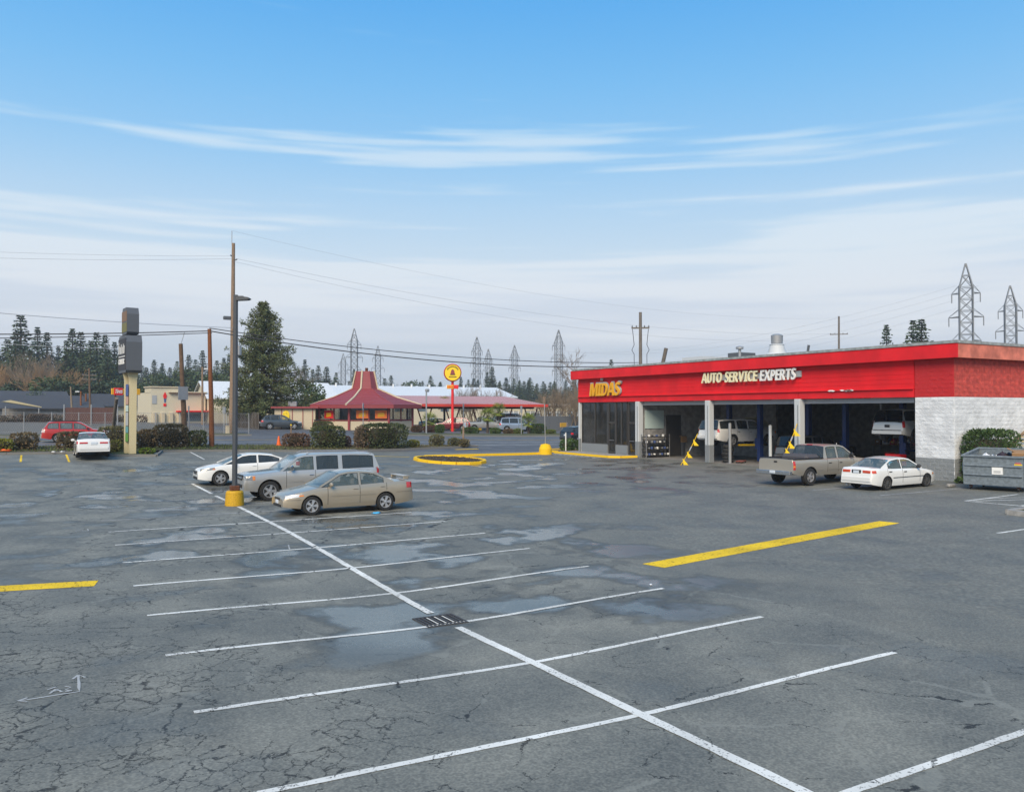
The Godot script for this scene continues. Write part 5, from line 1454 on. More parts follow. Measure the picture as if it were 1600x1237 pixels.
	var p2 := car("silver_pickup", "silver pickup under the canopy between the palms", "truck", D.pickup, M.paint_silver, Vector3(49.32, 1.10, -93.91), -0.12)
	pickup_bed(p2, D.pickup, M.paint_silver)
	car("blue_minivan", "pale blue minivan parked at the open end of the canopy", "car", D.minivan, M.paint_blue, Vector3(52.74, 1.06, -91.97), -0.25)
	car("white_van", "white van with dark glass behind the pale blue minivan", "car", D.minivan, M.paint_white, Vector3(57.90, 1.11, -101.69), -0.3).scale = Vector3(1.25, 1.25, 1.2)
	car("red_car", "small red car half hidden behind the palm at the canopy", "car", D.sedan, M.paint_red, Vector3(56.36, 1.13, -102.56), 0.2)

# ---------- plants ----------
func vary(c: Color, k: float) -> Color:
	var f := 1.0 + rng.randf_range(-k, k)
	return Color(c.r * f * (1.0 + rng.randf_range(-k, k) * 0.35), c.g * f, c.b * f * (1.0 + rng.randf_range(-k, k) * 0.3))
func blade(b: MB, p: Vector3, d: Vector3, w: float, l: float) -> void:
	# a leaf or spray: a bent pair of triangles
	var s := d.cross(Vector3(rng.randf_range(-1, 1), rng.randf_range(-1, 1), rng.randf_range(-1, 1))).normalized() * w * 0.5
	var m := p + d * l * 0.45
	b.tri(p, m + s, p + d * l)
	b.tri(p, p + d * l, m - s)
func rdir() -> Vector3:
	return Vector3(rng.randfn(), rng.randfn(), rng.randfn()).normalized()
func conifer_mesh(h: float, r: float, seed_: int, c: Color, dens := 1.0, bare := 0.06, pw := 0.95) -> Array:
	rng.seed = seed_
	var t := MB.new()
	t.tube([Vector3(0, -0.2, 0), Vector3(0, h * 0.5, 0), Vector3(0, h * 0.98, 0)], [h * 0.016 + 0.08, h * 0.010 + 0.04, 0.03], 7)
	var b := MB.new()
	b.tint = true
	var y := h * bare
	while y < h * 0.985:
		var f := (y - h * bare) / (h * (1.0 - bare))
		var rr := r * pow(1.0 - f, pw) * rng.randf_range(0.72, 1.1) + 0.08
		var k := int(rng.randi_range(6, 9))
		var a0 := rng.randf() * TAU
		for i in k:
			var a := a0 + TAU * i / k + rng.randf_range(-0.3, 0.3)
			var ln := rr * rng.randf_range(0.55, 1.12)
			var droop := rng.randf_range(0.15, 0.45)
			var o := Vector3(cos(a), 0, sin(a))
			var n := int(maxf(3.0, ln / (h * 0.016) * dens))
			for j in n:
				var s := (j + rng.randf()) / n
				var p := o * ln * s + Vector3(0, y - droop * ln * s * s + 0.16 * ln * s, 0)
				b.col = vary(c, 0.28)
				for q in 2:
					var d := (o * 0.9 + rdir() * 0.75 + Vector3(0, -0.25, 0)).normalized()
					blade(b, p, d, h * rng.randf_range(0.020, 0.034) * (1.0 - 0.6 * f), h * rng.randf_range(0.034, 0.060) * (1.0 - 0.62 * f))
		y += h * rng.randf_range(0.020, 0.034)
	return [t.mesh(), b.mesh()]
func pine_mesh(h: float, r: float, seed_: int, c: Color) -> Array:
	# broad pine: rising limbs with needle tufts along their outer half
	rng.seed = seed_
	var t := MB.new(); var b := MB.new()
	b.tint = true
	t.tube([Vector3(0, -0.2, 0), Vector3(0.05, h * 0.3, 0), Vector3(-0.05, h * 0.65, 0.05), Vector3(0, h * 0.97, 0)], [h * 0.026, h * 0.022, h * 0.013, 0.04], 9)
	var y := h * 0.13
	while y < h * 0.97:
		var f := (y / h - 0.13) / 0.84
		var rr := r * pow(1.0 - f, 0.78) * (0.72 + 0.28 * minf(1.0, f * 5.0)) + 0.3
		var k := rng.randi_range(5, 7)
		var a0 := rng.randf() * TAU
		for i in k:
			var a := a0 + TAU * i / k + rng.randf_range(-0.35, 0.35)
			var ln := rr * rng.randf_range(0.6, 1.12)
			var o := Vector3(cos(a), 0, sin(a))
			var rise := rng.randf_range(0.05, 0.45) * (0.25 + f)
			var e := Vector3(0, y, 0) + o * ln + Vector3(0, ln * rise - ln * 0.12, 0)
			var m := Vector3(0, y, 0) + o * ln * 0.5 + Vector3(0, ln * rise * 0.2 - 0.08 * ln, 0)
			t.tube([Vector3(0, y, 0), m, e], [0.03 + 0.018 * ln, 0.02 + 0.010 * ln, 0.012], 4, false)
			var n := int(4 + ln * 3.2)
			for j in n:
				var s := 0.22 + 0.82 * (j + rng.randf()) / n
				var p := Vector3(0, y, 0).lerp(m, minf(1.0, s * 2.0)) if s < 0.5 else m.lerp(e, s * 2.0 - 1.0)
				p += rdir() * 0.22 * ln * 0.4
				var cc := vary(c, 0.22)
				for q in 16:
					b.col = vary(cc, 0.18)
					var d := (rdir() + o * 0.35 + Vector3(0, 0.35, 0)).normalized()
					blade(b, p + rdir() * 0.22, d, 0.10, rng.randf_range(0.26, 0.46))
		y += h * rng.randf_range(0.024, 0.036)
	return [t.mesh(), b.mesh()]
func limb(b: MB, p: Vector3, d: Vector3, l: float, r: float, depth: int, spread: float, up: float) -> void:
	var pts := [p]
	var q := p
	var dd := d
	for i in 3:
		dd = (dd + rdir() * 0.16 + Vector3(0, up * 0.12, 0)).normalized()
		q += dd * l / 3.0
		pts.append(q)
	b.tube(pts, [r, r * 0.88, r * 0.76, r * 0.62], 4 if depth > 1 else 3, false)
	if depth == 0: return
	var k := 3 if depth > 1 else 5
	for i in k:
		var at: Vector3 = pts[3] if i == 0 else (pts[1] as Vector3).lerp(pts[3], rng.randf_range(0.1, 0.95))
		var nd := (dd + rdir() * spread + Vector3(0, up * 0.3, 0)).normalized()
		limb(b, at, nd, l * rng.randf_range(0.55, 0.82), r * 0.60, depth - 1, spread, up)
func bare_mesh(h: float, seed_: int, stems := 1, depth := 5, spread := 0.7, up := 0.5) -> Mesh:
	rng.seed = seed_
	var b := MB.new()
	for i in stems:
		var d := Vector3(0, 1, 0) if stems == 1 else (Vector3(0, 1, 0) + Vector3(rng.randf_range(-0.5, 0.5), 0, rng.randf_range(-0.5, 0.5))).normalized()
		limb(b, Vector3(rng.randf_range(-0.15, 0.15) * stems * 0.4, -0.2, rng.randf_range(-0.15, 0.15) * stems * 0.4), d, h * (0.30 if stems == 1 else 0.33), h * (0.013 if stems == 1 else 0.010), depth, spread, up)
	return b.mesh()
func crown_mesh(r: float, h: float, lift: float, seed_: int, c: Color, count := 2600, leaf := 0.22) -> Mesh:
	# leaves through the volume of several overlapping lobes
	rng.seed = seed_
	var b := MB.new()
	b.tint = true
	var lobes := []
	for i in 11:
		var a := rng.randf() * TAU
		var e := rng.randf()
		lobes.append([Vector3(cos(a) * r * 0.62 * sqrt(1.0 - e * 0.7), lift + h * (0.18 + 0.66 * e), sin(a) * r * 0.62 * sqrt(1.0 - e * 0.7)), r * rng.randf_range(0.32, 0.55), vary(c, 0.15)])
	for i in count:
		var lb: Array = lobes[i % 11]
		var d := rdir()
		var p: Vector3 = lb[0] + d * lb[1] * pow(rng.randf(), 0.30) * Vector3(1, 0.85, 1)
		b.col = vary(lb[2], 0.22)
		blade(b, p, (d + rdir()).normalized(), leaf * rng.randf_range(0.5, 0.9), leaf * rng.randf_range(0.8, 1.5))
	return b.mesh()
func hedge(called: String, label: String, at: Vector3, size: Vector3, c: Color, seed_: int, leaf := 0.13, round_ := 0.25, turn := 0.0, group := "hedges and shrubs in the planting strip", dens := 1.0) -> Node3D:
	# a clipped shrub: leaves on and just under a rounded box, woody core inside
	rng.seed = seed_
	var o := thing(called, label, "shrub", at, turn, group)
	var b := MB.new()
	b.tint = true
	var n := FastNoiseLite.new()
	n.seed = seed_; n.frequency = 0.9
	var area := 2.0 * (size.x * size.y + size.y * size.z + size.x * size.z)
	var cnt := int(clampf(area / (leaf * leaf) * 2.6 * dens, 500, 8000))
	var h := size * 0.5
	for i in cnt:
		# a point on a superellipsoid
		var d := rdir()
		var q := Vector3(d.x / h.x, d.y / h.y, d.z / h.z)
		var e := lerpf(7.0, 2.0, round_)
		var k := 1.0 / pow(pow(absf(q.x), e) + pow(absf(q.y), e) + pow(absf(q.z), e), 1.0 / e)
		var p := d * k
		if rng.randf() < 0.5: # more even than rays from the middle
			p = Vector3(rng.randf_range(-h.x, h.x), rng.randf_range(-h.y, h.y), rng.randf_range(-h.z, h.z))
			q = Vector3(p.x / h.x, p.y / h.y, p.z / h.z)
			p *= 1.0 / maxf(0.15, pow(pow(absf(q.x), e) + pow(absf(q.y), e) + pow(absf(q.z), e), 1.0 / e))
		p *= 1.0 - 0.22 * pow(rng.randf(), 2.0) + 0.10 * n.get_noise_3dv(p * 1.7)
		p.y = maxf(p.y, -h.y + 0.03)
		b.col = vary(c, 0.30)
		blade(b, p + Vector3(0, h.y, 0), (p.normalized() + rdir() * 0.9 + Vector3(0, 0.2, 0)).normalized(), leaf * rng.randf_range(0.5, 0.9), leaf * rng.randf_range(0.8, 1.6))
	part(o, "foliage", b, M.leaf)
	var core := MB.new()
	core.bev(Vector3(0, h.y * 0.92, 0), Vector3(size.x * 0.72, size.y * 0.74, size.z * 0.72), minf(h.x, h.z) * 0.5)
	part(o, "stems", core, M.hedge_core)
	return o
func plant(called: String, label: String, category: String, at: Vector3, ms: Array, scl: Vector3, turn: float, group: String, leafmat := "needle", bark := "bark") -> Node3D:
	var o := thing(called, label, category, at, turn, group)
	o.scale = scl
	part(o, "trunk", ms[0], M[bark])
	if ms.size() > 1: part(o, "crown", ms[1], M[leafmat])
	return o
func palm(label: String, at: Vector3, h: float, seed_: int) -> void:
	rng.seed = seed_
	var o := thing("fan_palm", label, "palm", at, rng.randf() * TAU, "palms along the restaurant front")
	part(o, "trunk", MB.new().tube([Vector3(0, -0.1, 0), Vector3(0.05, h * 0.5, 0), Vector3(0, h, 0)], [0.17, 0.14, 0.15], 9), M.bark)
	for i in 26:
		var b := MB.new()
		b.tint = true
		var a := TAU * i * 0.618
		var el := lerpf(1.2, -0.75, i / 25.0)
		var d := Vector3(cos(a) * cos(el), sin(el), sin(a) * cos(el))
		var st := Vector3(0, h, 0); var e := st + d * 0.55
		b.col = Color(0.10, 0.12, 0.02)
		b.tube([st, e], 0.018, 4, false)
		var side := d.cross(Vector3.UP).normalized()
		var nn := side.cross(d).normalized()
		for j in 11:
			var w := (j - 5) * 0.24
			var l := (d * cos(w) + side * sin(w) + Vector3(0, -0.22 * absf(w) - 0.1, 0)).normalized()
			b.col = vary(Color(0.17, 0.21, 0.025), 0.2)
			var tip := e + l * 0.72
			var s := l.cross(nn).normalized() * 0.035
			b.tri(e, e + l * 0.4 + s, tip); b.tri(e, tip, e + l * 0.4 - s)
		part(o, "frond", b, M.leaf)

# ---------- on the lot ----------
func lot_things() -> void:
	var lp := thing("lamp_pole", "tall dark lamp pole on a chipped yellow concrete foot beside the silver SUV", "street lamp", gp(6.76, 33.4))
	var ft := part(lp, "concrete_foot", MB.new().lathe([Vector2(0.36, -0.05), Vector2(0.36, 0.05), Vector2(0.33, 0.5), Vector2(0.29, 0.56), Vector2(0.0, 0.57)], 12), M.foot_paint)
	part(lp, "base_plate", MB.new().bev(Vector3(0, 0.66, 0), Vector3(0.34, 0.2, 0.34), 0.03), M.rust)
	part(lp, "shaft", MB.new().tube([Vector3(0, 0.6, 0), Vector3(0.0, 4.5, 0), Vector3(0, 8.05, 0)], [0.10, 0.095, 0.085], 12), M.lamp_pole)
	var arm := Vector3(0.87, 0, 0.49)
	part(lp, "arm", MB.new().box(Vector3(0, 7.92, 0) + arm * 0.12, Vector3(0.34, 0.18, 0.12), Basis(Vector3.UP, -0.51)), M.lamp_pole)
	var hd := MB.new()
	hd.prism(PackedVector2Array([Vector2(0.06, -0.09), Vector2(0.48, -0.07), Vector2(0.56, -0.02), Vector2(0.5, 0.03), Vector2(0.06, 0.08)]), -0.16, 0.16, Transform3D(Basis(Vector3.UP, -0.51), Vector3(0, 7.92, 0)))
	part(lp, "lamp_head", hd, M.lamp_pole)
	# island and yellow kerbs at the drive
	var isl := thing("planted_island", "low oval island of bark chips inside a yellow kerb", "island")
	var ring := []
	for i in 17:
		var a := TAU * i / 16.0
		ring.append(V2(24.6 + 2.2 * cos(a), 51.9 + 3.0 * sin(a)))
	kerb(isl, "yellow_kerb", ring, 0.26, 0.17, "yellow_paint")
	var soil := PackedVector2Array()
	for e in ring.slice(0, 16): soil.append(e)
	var sb := MB.new()
	for i in 16: sb.tri(gp(24.6, 51.9, 0.16), gp(ring[i].x, ring[i].y, 0.10), gp(ring[i + 1].x, ring[i + 1].y, 0.10))
	part(isl, "soil", sb, M.dirt)
	var chips := MB.new()
	rng.seed = 8
	for i in 420:
		var a := rng.randf() * TAU; var q := sqrt(rng.randf()) * 0.93
		var p := gp(24.6 + 2.1 * q * cos(a), 51.9 + 2.9 * q * sin(a), 0.11 + 0.06 * (1.0 - q))
		chips.box(p + Vector3(0, 0.02, 0), Vector3(rng.randf_range(0.06, 0.2), 0.03, 0.06), Basis.from_euler(Vector3(rng.randf_range(-0.4, 0.4), rng.randf() * TAU, rng.randf_range(-0.4, 0.4))))
	var ch := part(isl, "bark_chips", chips, M.bark)
	ch.set_meta("kind", "stuff")
	var yk := thing("yellow_kerb", "long straight yellow kerb running from the island to the round yellow footing", "kerb")
	kerb(yk, "kerb_stone", [V2(24.3, 55.3), V2(34.7, 56.6)], 0.3, 0.16, "yellow_paint")
	var sp := thing("sign_footing", "round yellow concrete footing carrying a thin grey sign post at the drive", "sign post", gp(34.95, 56.3))
	part(sp, "footing", MB.new().lathe([Vector2(0.52, 0), Vector2(0.50, 0.45), Vector2(0.36, 0.78), Vector2(0.0, 0.86)], 16), M.yellow_paint)
	part(sp, "post", MB.new().tube([Vector3(0, 0.8, 0), Vector3(-0.1, 4.3, 0)], 0.04, 6), M.galv)
	part(sp, "sign_plate", MB.new().box(Vector3(-0.12, 4.25, 0), Vector3(0.02, 0.5, 0.30)), M.wood_tan)
	# planter beside the office
	var pb := thing("office_planter", "straw coloured planting bed with green plants at the office corner", "planter")
	kerb(pb, "yellow_kerb", [V2(37.4, 58.4), V2(37.4, 60.2), V2(38.6, 61.4), V2(44.0, 61.4)], 0.2, 0.15, "yellow_paint")
	part(pb, "bed", sheet(37.5, 44.0, 58.0, 61.3, 0.12, 1.0), M.straw)
	for i in 4:
		hedge("planter_plant", "leafy green plant in the straw bed at the office corner", gp(38.6 + i * 0.8, 59.0 + 0.5 * (i % 2), 0.1), Vector3(0.8, 0.9, 0.8), Color(0.05, 0.10, 0.02), 300 + i, 0.14, 0.9, 0.0, "plants in the office bed", 0.6)
	var wp := thing("marker_post", "short white marker post standing in the straw bed by the office", "post", gp(38.35, 58.6, 0.1))
	part(wp, "shaft", MB.new().bev(Vector3(0, 0.75, 0), Vector3(0.10, 1.5, 0.05), 0.01), M.sign_white)
	part(wp, "cap", MB.new().bev(Vector3(0, 1.52, 0), Vector3(0.12, 0.05, 0.07), 0.01), M.galv)
	# dumpster and what lies in it
	var dz := thing("dumpster", "grey steel open dumpster with side lugs and stickers beside the shop end wall", "dumpster", gp(37.0, 21.75), 0.0)
	dz.rotation.y = 0.21
	var hw := 1.2; var dp := 0.95
	var dm: Material = M.dumpster
	var sh := MB.new()
	for sg: float in [-1.0, 1.0]:
		var A := [Vector3(-dp * 0.94, 0.22, sg * hw), Vector3(dp, 0.22, sg * hw), Vector3(dp * 1.0, 1.72, sg * hw), Vector3(-dp, 1.46, sg * hw)]
		if sg > 0: sh.quad(A[0], A[1], A[2], A[3])
		else: sh.quad(A[3], A[2], A[1], A[0])
	part(dz, "side_wall", sh, dm)
	part(dz, "front_wall", MB.new().box(Vector3(-dp * 0.97, 0.84, 0), Vector3(0.05, 1.24, hw * 2 - 0.01), Basis(Vector3(0, 0, 1), 0.045)), dm)
	part(dz, "rear_wall", MB.new().box(Vector3(dp, 0.97, 0), Vector3(0.05, 1.5, hw * 2 - 0.01)), dm)
	part(dz, "floor", MB.new().box(Vector3(0, 0.23, 0), Vector3(dp * 1.9, 0.05, hw * 2 - 0.06)), dm)
	var rim := MB.new()
	rim.bev(Vector3(-dp - 0.02, 1.47, 0), Vector3(0.12, 0.09, hw * 2 + 0.12), 0.015)
	rim.bev(Vector3(dp + 0.02, 1.74, 0), Vector3(0.12, 0.09, hw * 2 + 0.12), 0.015)
	for sg: float in [-1.0, 1.0]: rim.bev(Vector3(0, 1.605, sg * (hw + 0.01)), Vector3(dp * 2.0, 0.09, 0.10), 0.015, Basis(Vector3(0, 0, 1), 0.14))
	part(dz, "top_rim", rim, dm)
	for y in [0.66, 1.06]: part(dz, "front_rib", MB.new().bev(Vector3(-dp - 0.02, y, 0), Vector3(0.07, 0.07, hw * 2 - 0.1), 0.02), dm)
	for sg: float in [-1.0, 1.0]:
		part(dz, "lift_lug", MB.new().tube([Vector3(-0.6, 0.75, sg * hw), Vector3(-0.6, 0.78, sg * (hw + 0.13)), Vector3(-0.6, 1.12, sg * (hw + 0.13)), Vector3(-0.6, 1.16, sg * hw)], 0.04, 6), dm)
		part(dz, "lift_lug", MB.new().bev(Vector3(0.1, 0.95, sg * (hw + 0.09)), Vector3(1.3, 0.2, 0.16), 0.03), dm)
		for e: float in [-0.75, 0.75]:
			var cst := part(dz, "caster", MB.new().box(Vector3(e, 0.17, sg * 0.95), Vector3(0.1, 0.12, 0.12)), M.rust)
			part(cst, "wheel", MB.new().lathe([Vector2(0.09, -0.03), Vector2(0.09, 0.03), Vector2(0.0, 0.035)], 10, Transform3D(Basis(Vector3(1, 0, 0), PI / 2), Vector3(e, 0.09, sg * 0.95))), M.black)
	part(dz, "warning_sticker", MB.new().box(Vector3(-dp - 0.005, 1.26, 1.0), Vector3(0.014, 0.26, 0.30)), M.sign_yellow)
	part(dz, "notice_sticker", MB.new().box(Vector3(-dp - 0.028, 0.86, 0.2), Vector3(0.07, 0.30, 0.42)), M.sign_white)
	part(dz, "name_sticker", MB.new().box(Vector3(-dp - 0.005, 1.27, -0.85), Vector3(0.014, 0.13, 0.5)), M.sign_pale)
	for i in 3: part(dz, "sticker_line", MB.new().box(Vector3(-dp - 0.014, 1.19 + 0.05 * i, 1.0), Vector3(0.004, 0.018, 0.22)), M.sign_red)
	for i in 3: part(dz, "sticker_line", MB.new().box(Vector3(-dp - 0.064, 0.78 + 0.04 * i, 0.2), Vector3(0.004, 0.012, 0.28)), M.sign_grey)
	for e in [["trash_bag", "white trash bag in the grey dumpster", Vector3(-0.2, 0.95, -0.35), 0.32, "bag_white"], ["trash_bag", "dark brown trash bag beside the white one in the dumpster", Vector3(0.1, 0.9, 0.15), 0.40, "bag_brown"], ["trash_bag", "dark brown trash bag under the flattened box in the dumpster", Vector3(0.0, 0.85, 0.55), 0.36, "bag_brown"]]:
		var o := thing(e[0], e[1], "bag", dz.transform * e[2], 0.4, "bags in the dumpster")
		part(o, "sack", lump(e[3], e[3] * 1.7, int(e[3] * 100), 0.3), M[e[4]])
	var bx2 := thing("torn_carton", "torn brown carton lying on the bags in the dumpster", "box", dz.transform * Vector3(-0.1, 1.38, 0.78), 0.5)
	part(bx2, "panel", MB.new().bev(Vector3(0, 0.16, 0), Vector3(0.75, 0.30, 0.55), 0.02, Basis(Vector3(0, 0, 1), 0.15)), M.cardboard)
	part(bx2, "flap", MB.new().box(Vector3(0.1, 0.36, -0.3), Vector3(0.7, 0.02, 0.35), Basis(Vector3(1, 0, 0), 0.5)), M.cardboard)
	hedge("tall_shrub", "tall dark green feathery shrub against the shop end wall", gp(40.35, 24.15), Vector3(2.9, 2.45, 1.6), Color(0.045, 0.085, 0.02), 61, 0.115, 0.35, 0.0, "", 1.0)
	var gs := hedge("ground_cover", "low bright green weeds at the foot of the block corner", gp(38.7, 24.2), Vector3(1.4, 0.22, 0.9), Color(0.07, 0.12, 0.02), 62, 0.11, 0.8, 0.0, "", 0.8)
	var lad := thing("roof_ladder", "rust stained metal stair leaning along the shop end wall behind the shrub", "stair", Vector3(43.0, 0.2, -24.2))
	for sg: float in [-1.0, 1.0]: part(lad, "rail", MB.new().box(Vector3(1.6, 2.6, sg * 0.45), Vector3(4.4, 0.16, 0.05), Basis(Vector3(0, 0, 1), 0.48)), M.wood_tan)
	for i in 10: part(lad, "tread", MB.new().box(Vector3(-0.1 + i * 0.38, 1.68 + i * 0.2, 0), Vector3(0.26, 0.05, 0.85)), M.cream)
	for x: float in [0.4, 1.9, 3.2]: part(lad, "leg", MB.new().tube([Vector3(x, 0, 0.4), Vector3(x, 1.9 + x * 0.52, 0.4)], 0.04, 6), M.rust)
	var hr := MB.new()
	hr.tube([Vector3(-0.3, 0.0, 0.5), Vector3(-0.3, 1.25, 0.5), Vector3(3.2, 1.3, 0.5)], 0.03, 6)
	part(lad, "handrail", hr, M.galv)
	var kb := thing("corner_island", "low concrete kerbed corner with moss at the edge of the lot", "island")
	kerb(kb, "kerb_stone", [V2(29.3, 16.95), V2(31.2, 16.95)], 0.3, 0.16, "concrete")
	kerb(kb, "kerb_stone", [V2(29.2, 16.9), V2(29.2, 15.4)], 0.3, 0.16, "concrete")
	part(kb, "soil", sheet(29.4, 31.3, 15.2, 16.8, 0.12, 0.5), M.grass)
	var ws := thing("wheel_stop", "worn concrete wheel stop at the end of the bay line near the dumpster", "wheel stop", gp(36.3, 23.6), -0.05)
	part(ws, "bar", MB.new().bev(Vector3(0, 0.075, 0), Vector3(0.5, 0.15, 0.18), 0.04), M.concrete)
	# litter
	rng.seed = 4
	for e in [[10.5, 28.1, "pale blue crushed wrapper on the asphalt beside the gold sedan", "bag_blue"], [1.7, 60.7, "flattened white cup on the kerb beside the parked white sedan", "bag_white"], [1.2, 60.7, "crumpled white paper on the kerb left of the flattened cup", "bag_white"], [11.2, 13.9, "bit of white litter at the tip of a bay line", "bag_white"]]:
		var o := thing("litter", e[2], "litter", gp(e[0], e[1], 0.13 if e[1] > 60 else 0.005), rng.randf() * 3.0)
		part(o, "scrap", lump(0.13 if e[0] != 11.2 else 0.03, 0.06 if e[0] != 11.2 else 0.02, int(e[0] * 10), 0.5), M[e[3]])
		part(o, "torn_edge", MB.new().box(Vector3(0.1 if e[0] != 11.2 else 0.02, 0.02, 0), Vector3(0.16, 0.012, 0.07) * (1.0 if e[0] != 11.2 else 0.3)), M[e[3]])
	# planting strip: clipped hedges and shrubs
	var br := Color(0.115, 0.085, 0.042); var gn := Color(0.060, 0.075, 0.022); var bl := Color(0.15, 0.16, 0.012)
	hedge("clipped_hedge", "square brown-green hedge left of the red wagon's rear wheel", gp(-0.44, 63.2, 0.1), Vector3(1.5, 1.0, 1.1), br, 101)
	hedge("clipped_hedge", "low square brown hedge between the square hedge and the parked white sedan", gp(2.35, 63.4, 0.1), Vector3(1.7, 1.05, 1.1), br, 102)
	hedge("clipped_hedge", "broad russet hedge just right of the parked white sedan", gp(5.0, 62.6, 0.1), Vector3(2.3, 1.45, 1.4), Color(0.12, 0.11, 0.05), 103)
	hedge("loose_shrub", "thin twiggy shrub behind the cream sign pylon", gp(7.0, 63.6, 0.1), Vector3(1.2, 1.2, 1.0), br, 104, 0.13, 0.7)
	hedge("clipped_hedge", "wide dark brown hedge against the leaning grey wooden pole", gp(8.5, 63.6, 0.1), Vector3(2.1, 1.55, 1.3), Color(0.095, 0.075, 0.035), 105)
	hedge("clipped_hedge", "small square green hedge between the two wooden poles", gp(10.25, 63.5, 0.1), Vector3(1.05, 1.1, 1.0), gn, 106)
	hedge("round_shrub", "rounded reddish brown shrub beside the orange cone", gp(17.4, 63.8, 0.1), Vector3(1.9, 0.95, 1.2), Color(0.13, 0.075, 0.045), 107, 0.13, 0.55)
	hedge("clipped_hedge", "tall square green hedge behind the large silver SUV", gp(19.6, 62.9, 0.1), Vector3(2.35, 1.6, 1.3), gn, 108)
	hedge("round_shrub", "small red-brown shrub tucked behind the tall square hedge", gp(21.2, 63.6, 0.1), Vector3(0.7, 0.8, 0.8), Color(0.12, 0.06, 0.04), 109, 0.13, 0.7)
	hedge("clipped_hedge", "long dark green hedge in the planting strip, the largest there", gp(24.1, 63.0, 0.1), Vector3(3.7, 1.85, 1.7), Color(0.045, 0.062, 0.018), 110)
	hedge("loose_shrub", "dry brown end of growth against the largest hedge", gp(22.3, 62.9, 0.1), Vector3(0.9, 1.6, 1.3), Color(0.14, 0.10, 0.065), 111, 0.13, 0.4)
	hedge("round_shrub", "bright yellow-green cushion shrub past the largest hedge", gp(27.0, 63.9, 0.1), Vector3(0.95, 0.5, 0.8), bl, 112, 0.10, 0.8)
	hedge("loose_shrub", "olive vase shaped shrub near the strip's tip", gp(29.6, 65.0, 0.1), Vector3(1.1, 0.85, 0.9), Color(0.12, 0.115, 0.05), 113, 0.11, 0.6)
	hedge("round_shrub", "low olive shrub beside the stop sign post", gp(31.2, 65.0, 0.1), Vector3(0.9, 0.6, 0.8), Color(0.10, 0.10, 0.04), 114, 0.11, 0.8)
	hedge("round_shrub", "low dull olive shrub nearest the strip's tip", gp(31.9, 64.6, 0.1), Vector3(0.9, 0.55, 0.8), Color(0.13, 0.11, 0.05), 115, 0.11, 0.8)
	hedge("round_shrub", "yellow-green cushion shrub with orange litter at its foot", gp(-1.6, 62.6, 0.1), Vector3(1.1, 0.7, 0.9), bl, 116, 0.10, 0.8)
	hedge("round_shrub", "small yellow-green shrub behind the cream pylon foot", gp(4.7, 60.6, 0.12), Vector3(0.8, 0.7, 0.6), Color(0.11, 0.12, 0.02), 117, 0.10, 0.8)
	hedge("ground_cover", "bright green weeds on the pylon planter", gp(6.45, 58.9, 0.11), Vector3(0.9, 0.28, 0.8), Color(0.11, 0.17, 0.015), 118, 0.11, 0.8)
	var ol := thing("litter", "orange crumpled litter under the yellow-green cushion shrub", "litter", gp(-1.45, 61.9, 0.1))
	part(ol, "scrap", lump(0.3, 0.14, 9, 0.5), M.cone_orange)
	part(ol, "torn_edge", MB.new().box(Vector3(0.2, 0.04, 0.1), Vector3(0.3, 0.02, 0.15)), M.sign_white)
	# grass tufts along the strip
	var gt := MB.new()
	gt.tint = true
	rng.seed = 31
	for i in 9000:
		var u := rng.randf_range(-4, 33); var v := rng.randf_range(60.8, 65.3)
		if v < poly_y([[8.0, 61.2], [20.0, 60.8], [26.5, 62.8], [33.6, 65.3]], u): continue
		gt.col = vary(Color(0.075, 0.10, 0.022).lerp(Color(0.13, 0.11, 0.05), smoothstep(12.0, 20.0, u) * rng.randf_range(0.4, 1.0)), 0.35)
		var dd := Vector3(rng.randf_range(-0.5, 0.5), 1, rng.randf_range(-0.5, 0.5)).normalized()
		blade(gt, gp(u, v, 0.10), dd, 0.05, rng.randf_range(0.06, 0.17))
	var gs2 := part(self, "grass", gt, M.leaf)
	gs2.set_meta("kind", "stuff"); meta(gs2, "short green grass and moss growing in the planting strip", "grass")
	# traffic cone
	var cn := thing("traffic_cone", "orange traffic cone beside the rounded reddish shrub", "cone", gp(16.4, 65.0, 0.1))
	part(cn, "cone", MB.new().lathe([Vector2(0.17, 0.03), Vector2(0.05, 0.72), Vector2(0.0, 0.73)], 14), M.cone_orange)
	part(cn, "base", MB.new().bev(Vector3(0, 0.02, 0), Vector3(0.40, 0.04, 0.40), 0.01), M.cone_orange)
	var mb2 := thing("meter_marker", "thin yellow marker post behind the reddish shrub", "post", gp(17.6, 66.0))
	part(mb2, "shaft", MB.new().bev(Vector3(0, 0.8, 0), Vector3(0.10, 1.6, 0.05), 0.01), M.wood_tan)
	part(mb2, "cap", MB.new().bev(Vector3(0, 1.63, 0), Vector3(0.12, 0.1, 0.07), 0.01), M.sign_yellow)
	# pylon sign
	var py := thing("pylon_sign", "cream sign pylon with two dark stacked cabinets on the kerbed planter", "sign", gp(5.45, 59.3, 0.1), 0.11)
	for e in [[0.0, 0.55], [0.0, -0.35]]:
		part(py, "column", MB.new().prism(PackedVector2Array([Vector2(-0.19, 0), Vector2(0.19, 0), Vector2(0.21, 4.7), Vector2(0.30, 5.15), Vector2(-0.30, 5.15), Vector2(-0.21, 4.7)]), -0.16, 0.16, Transform3D(Basis(), Vector3(e[0] + e[1] * 0.15, 0, e[1] * 0.8))), M.cream)
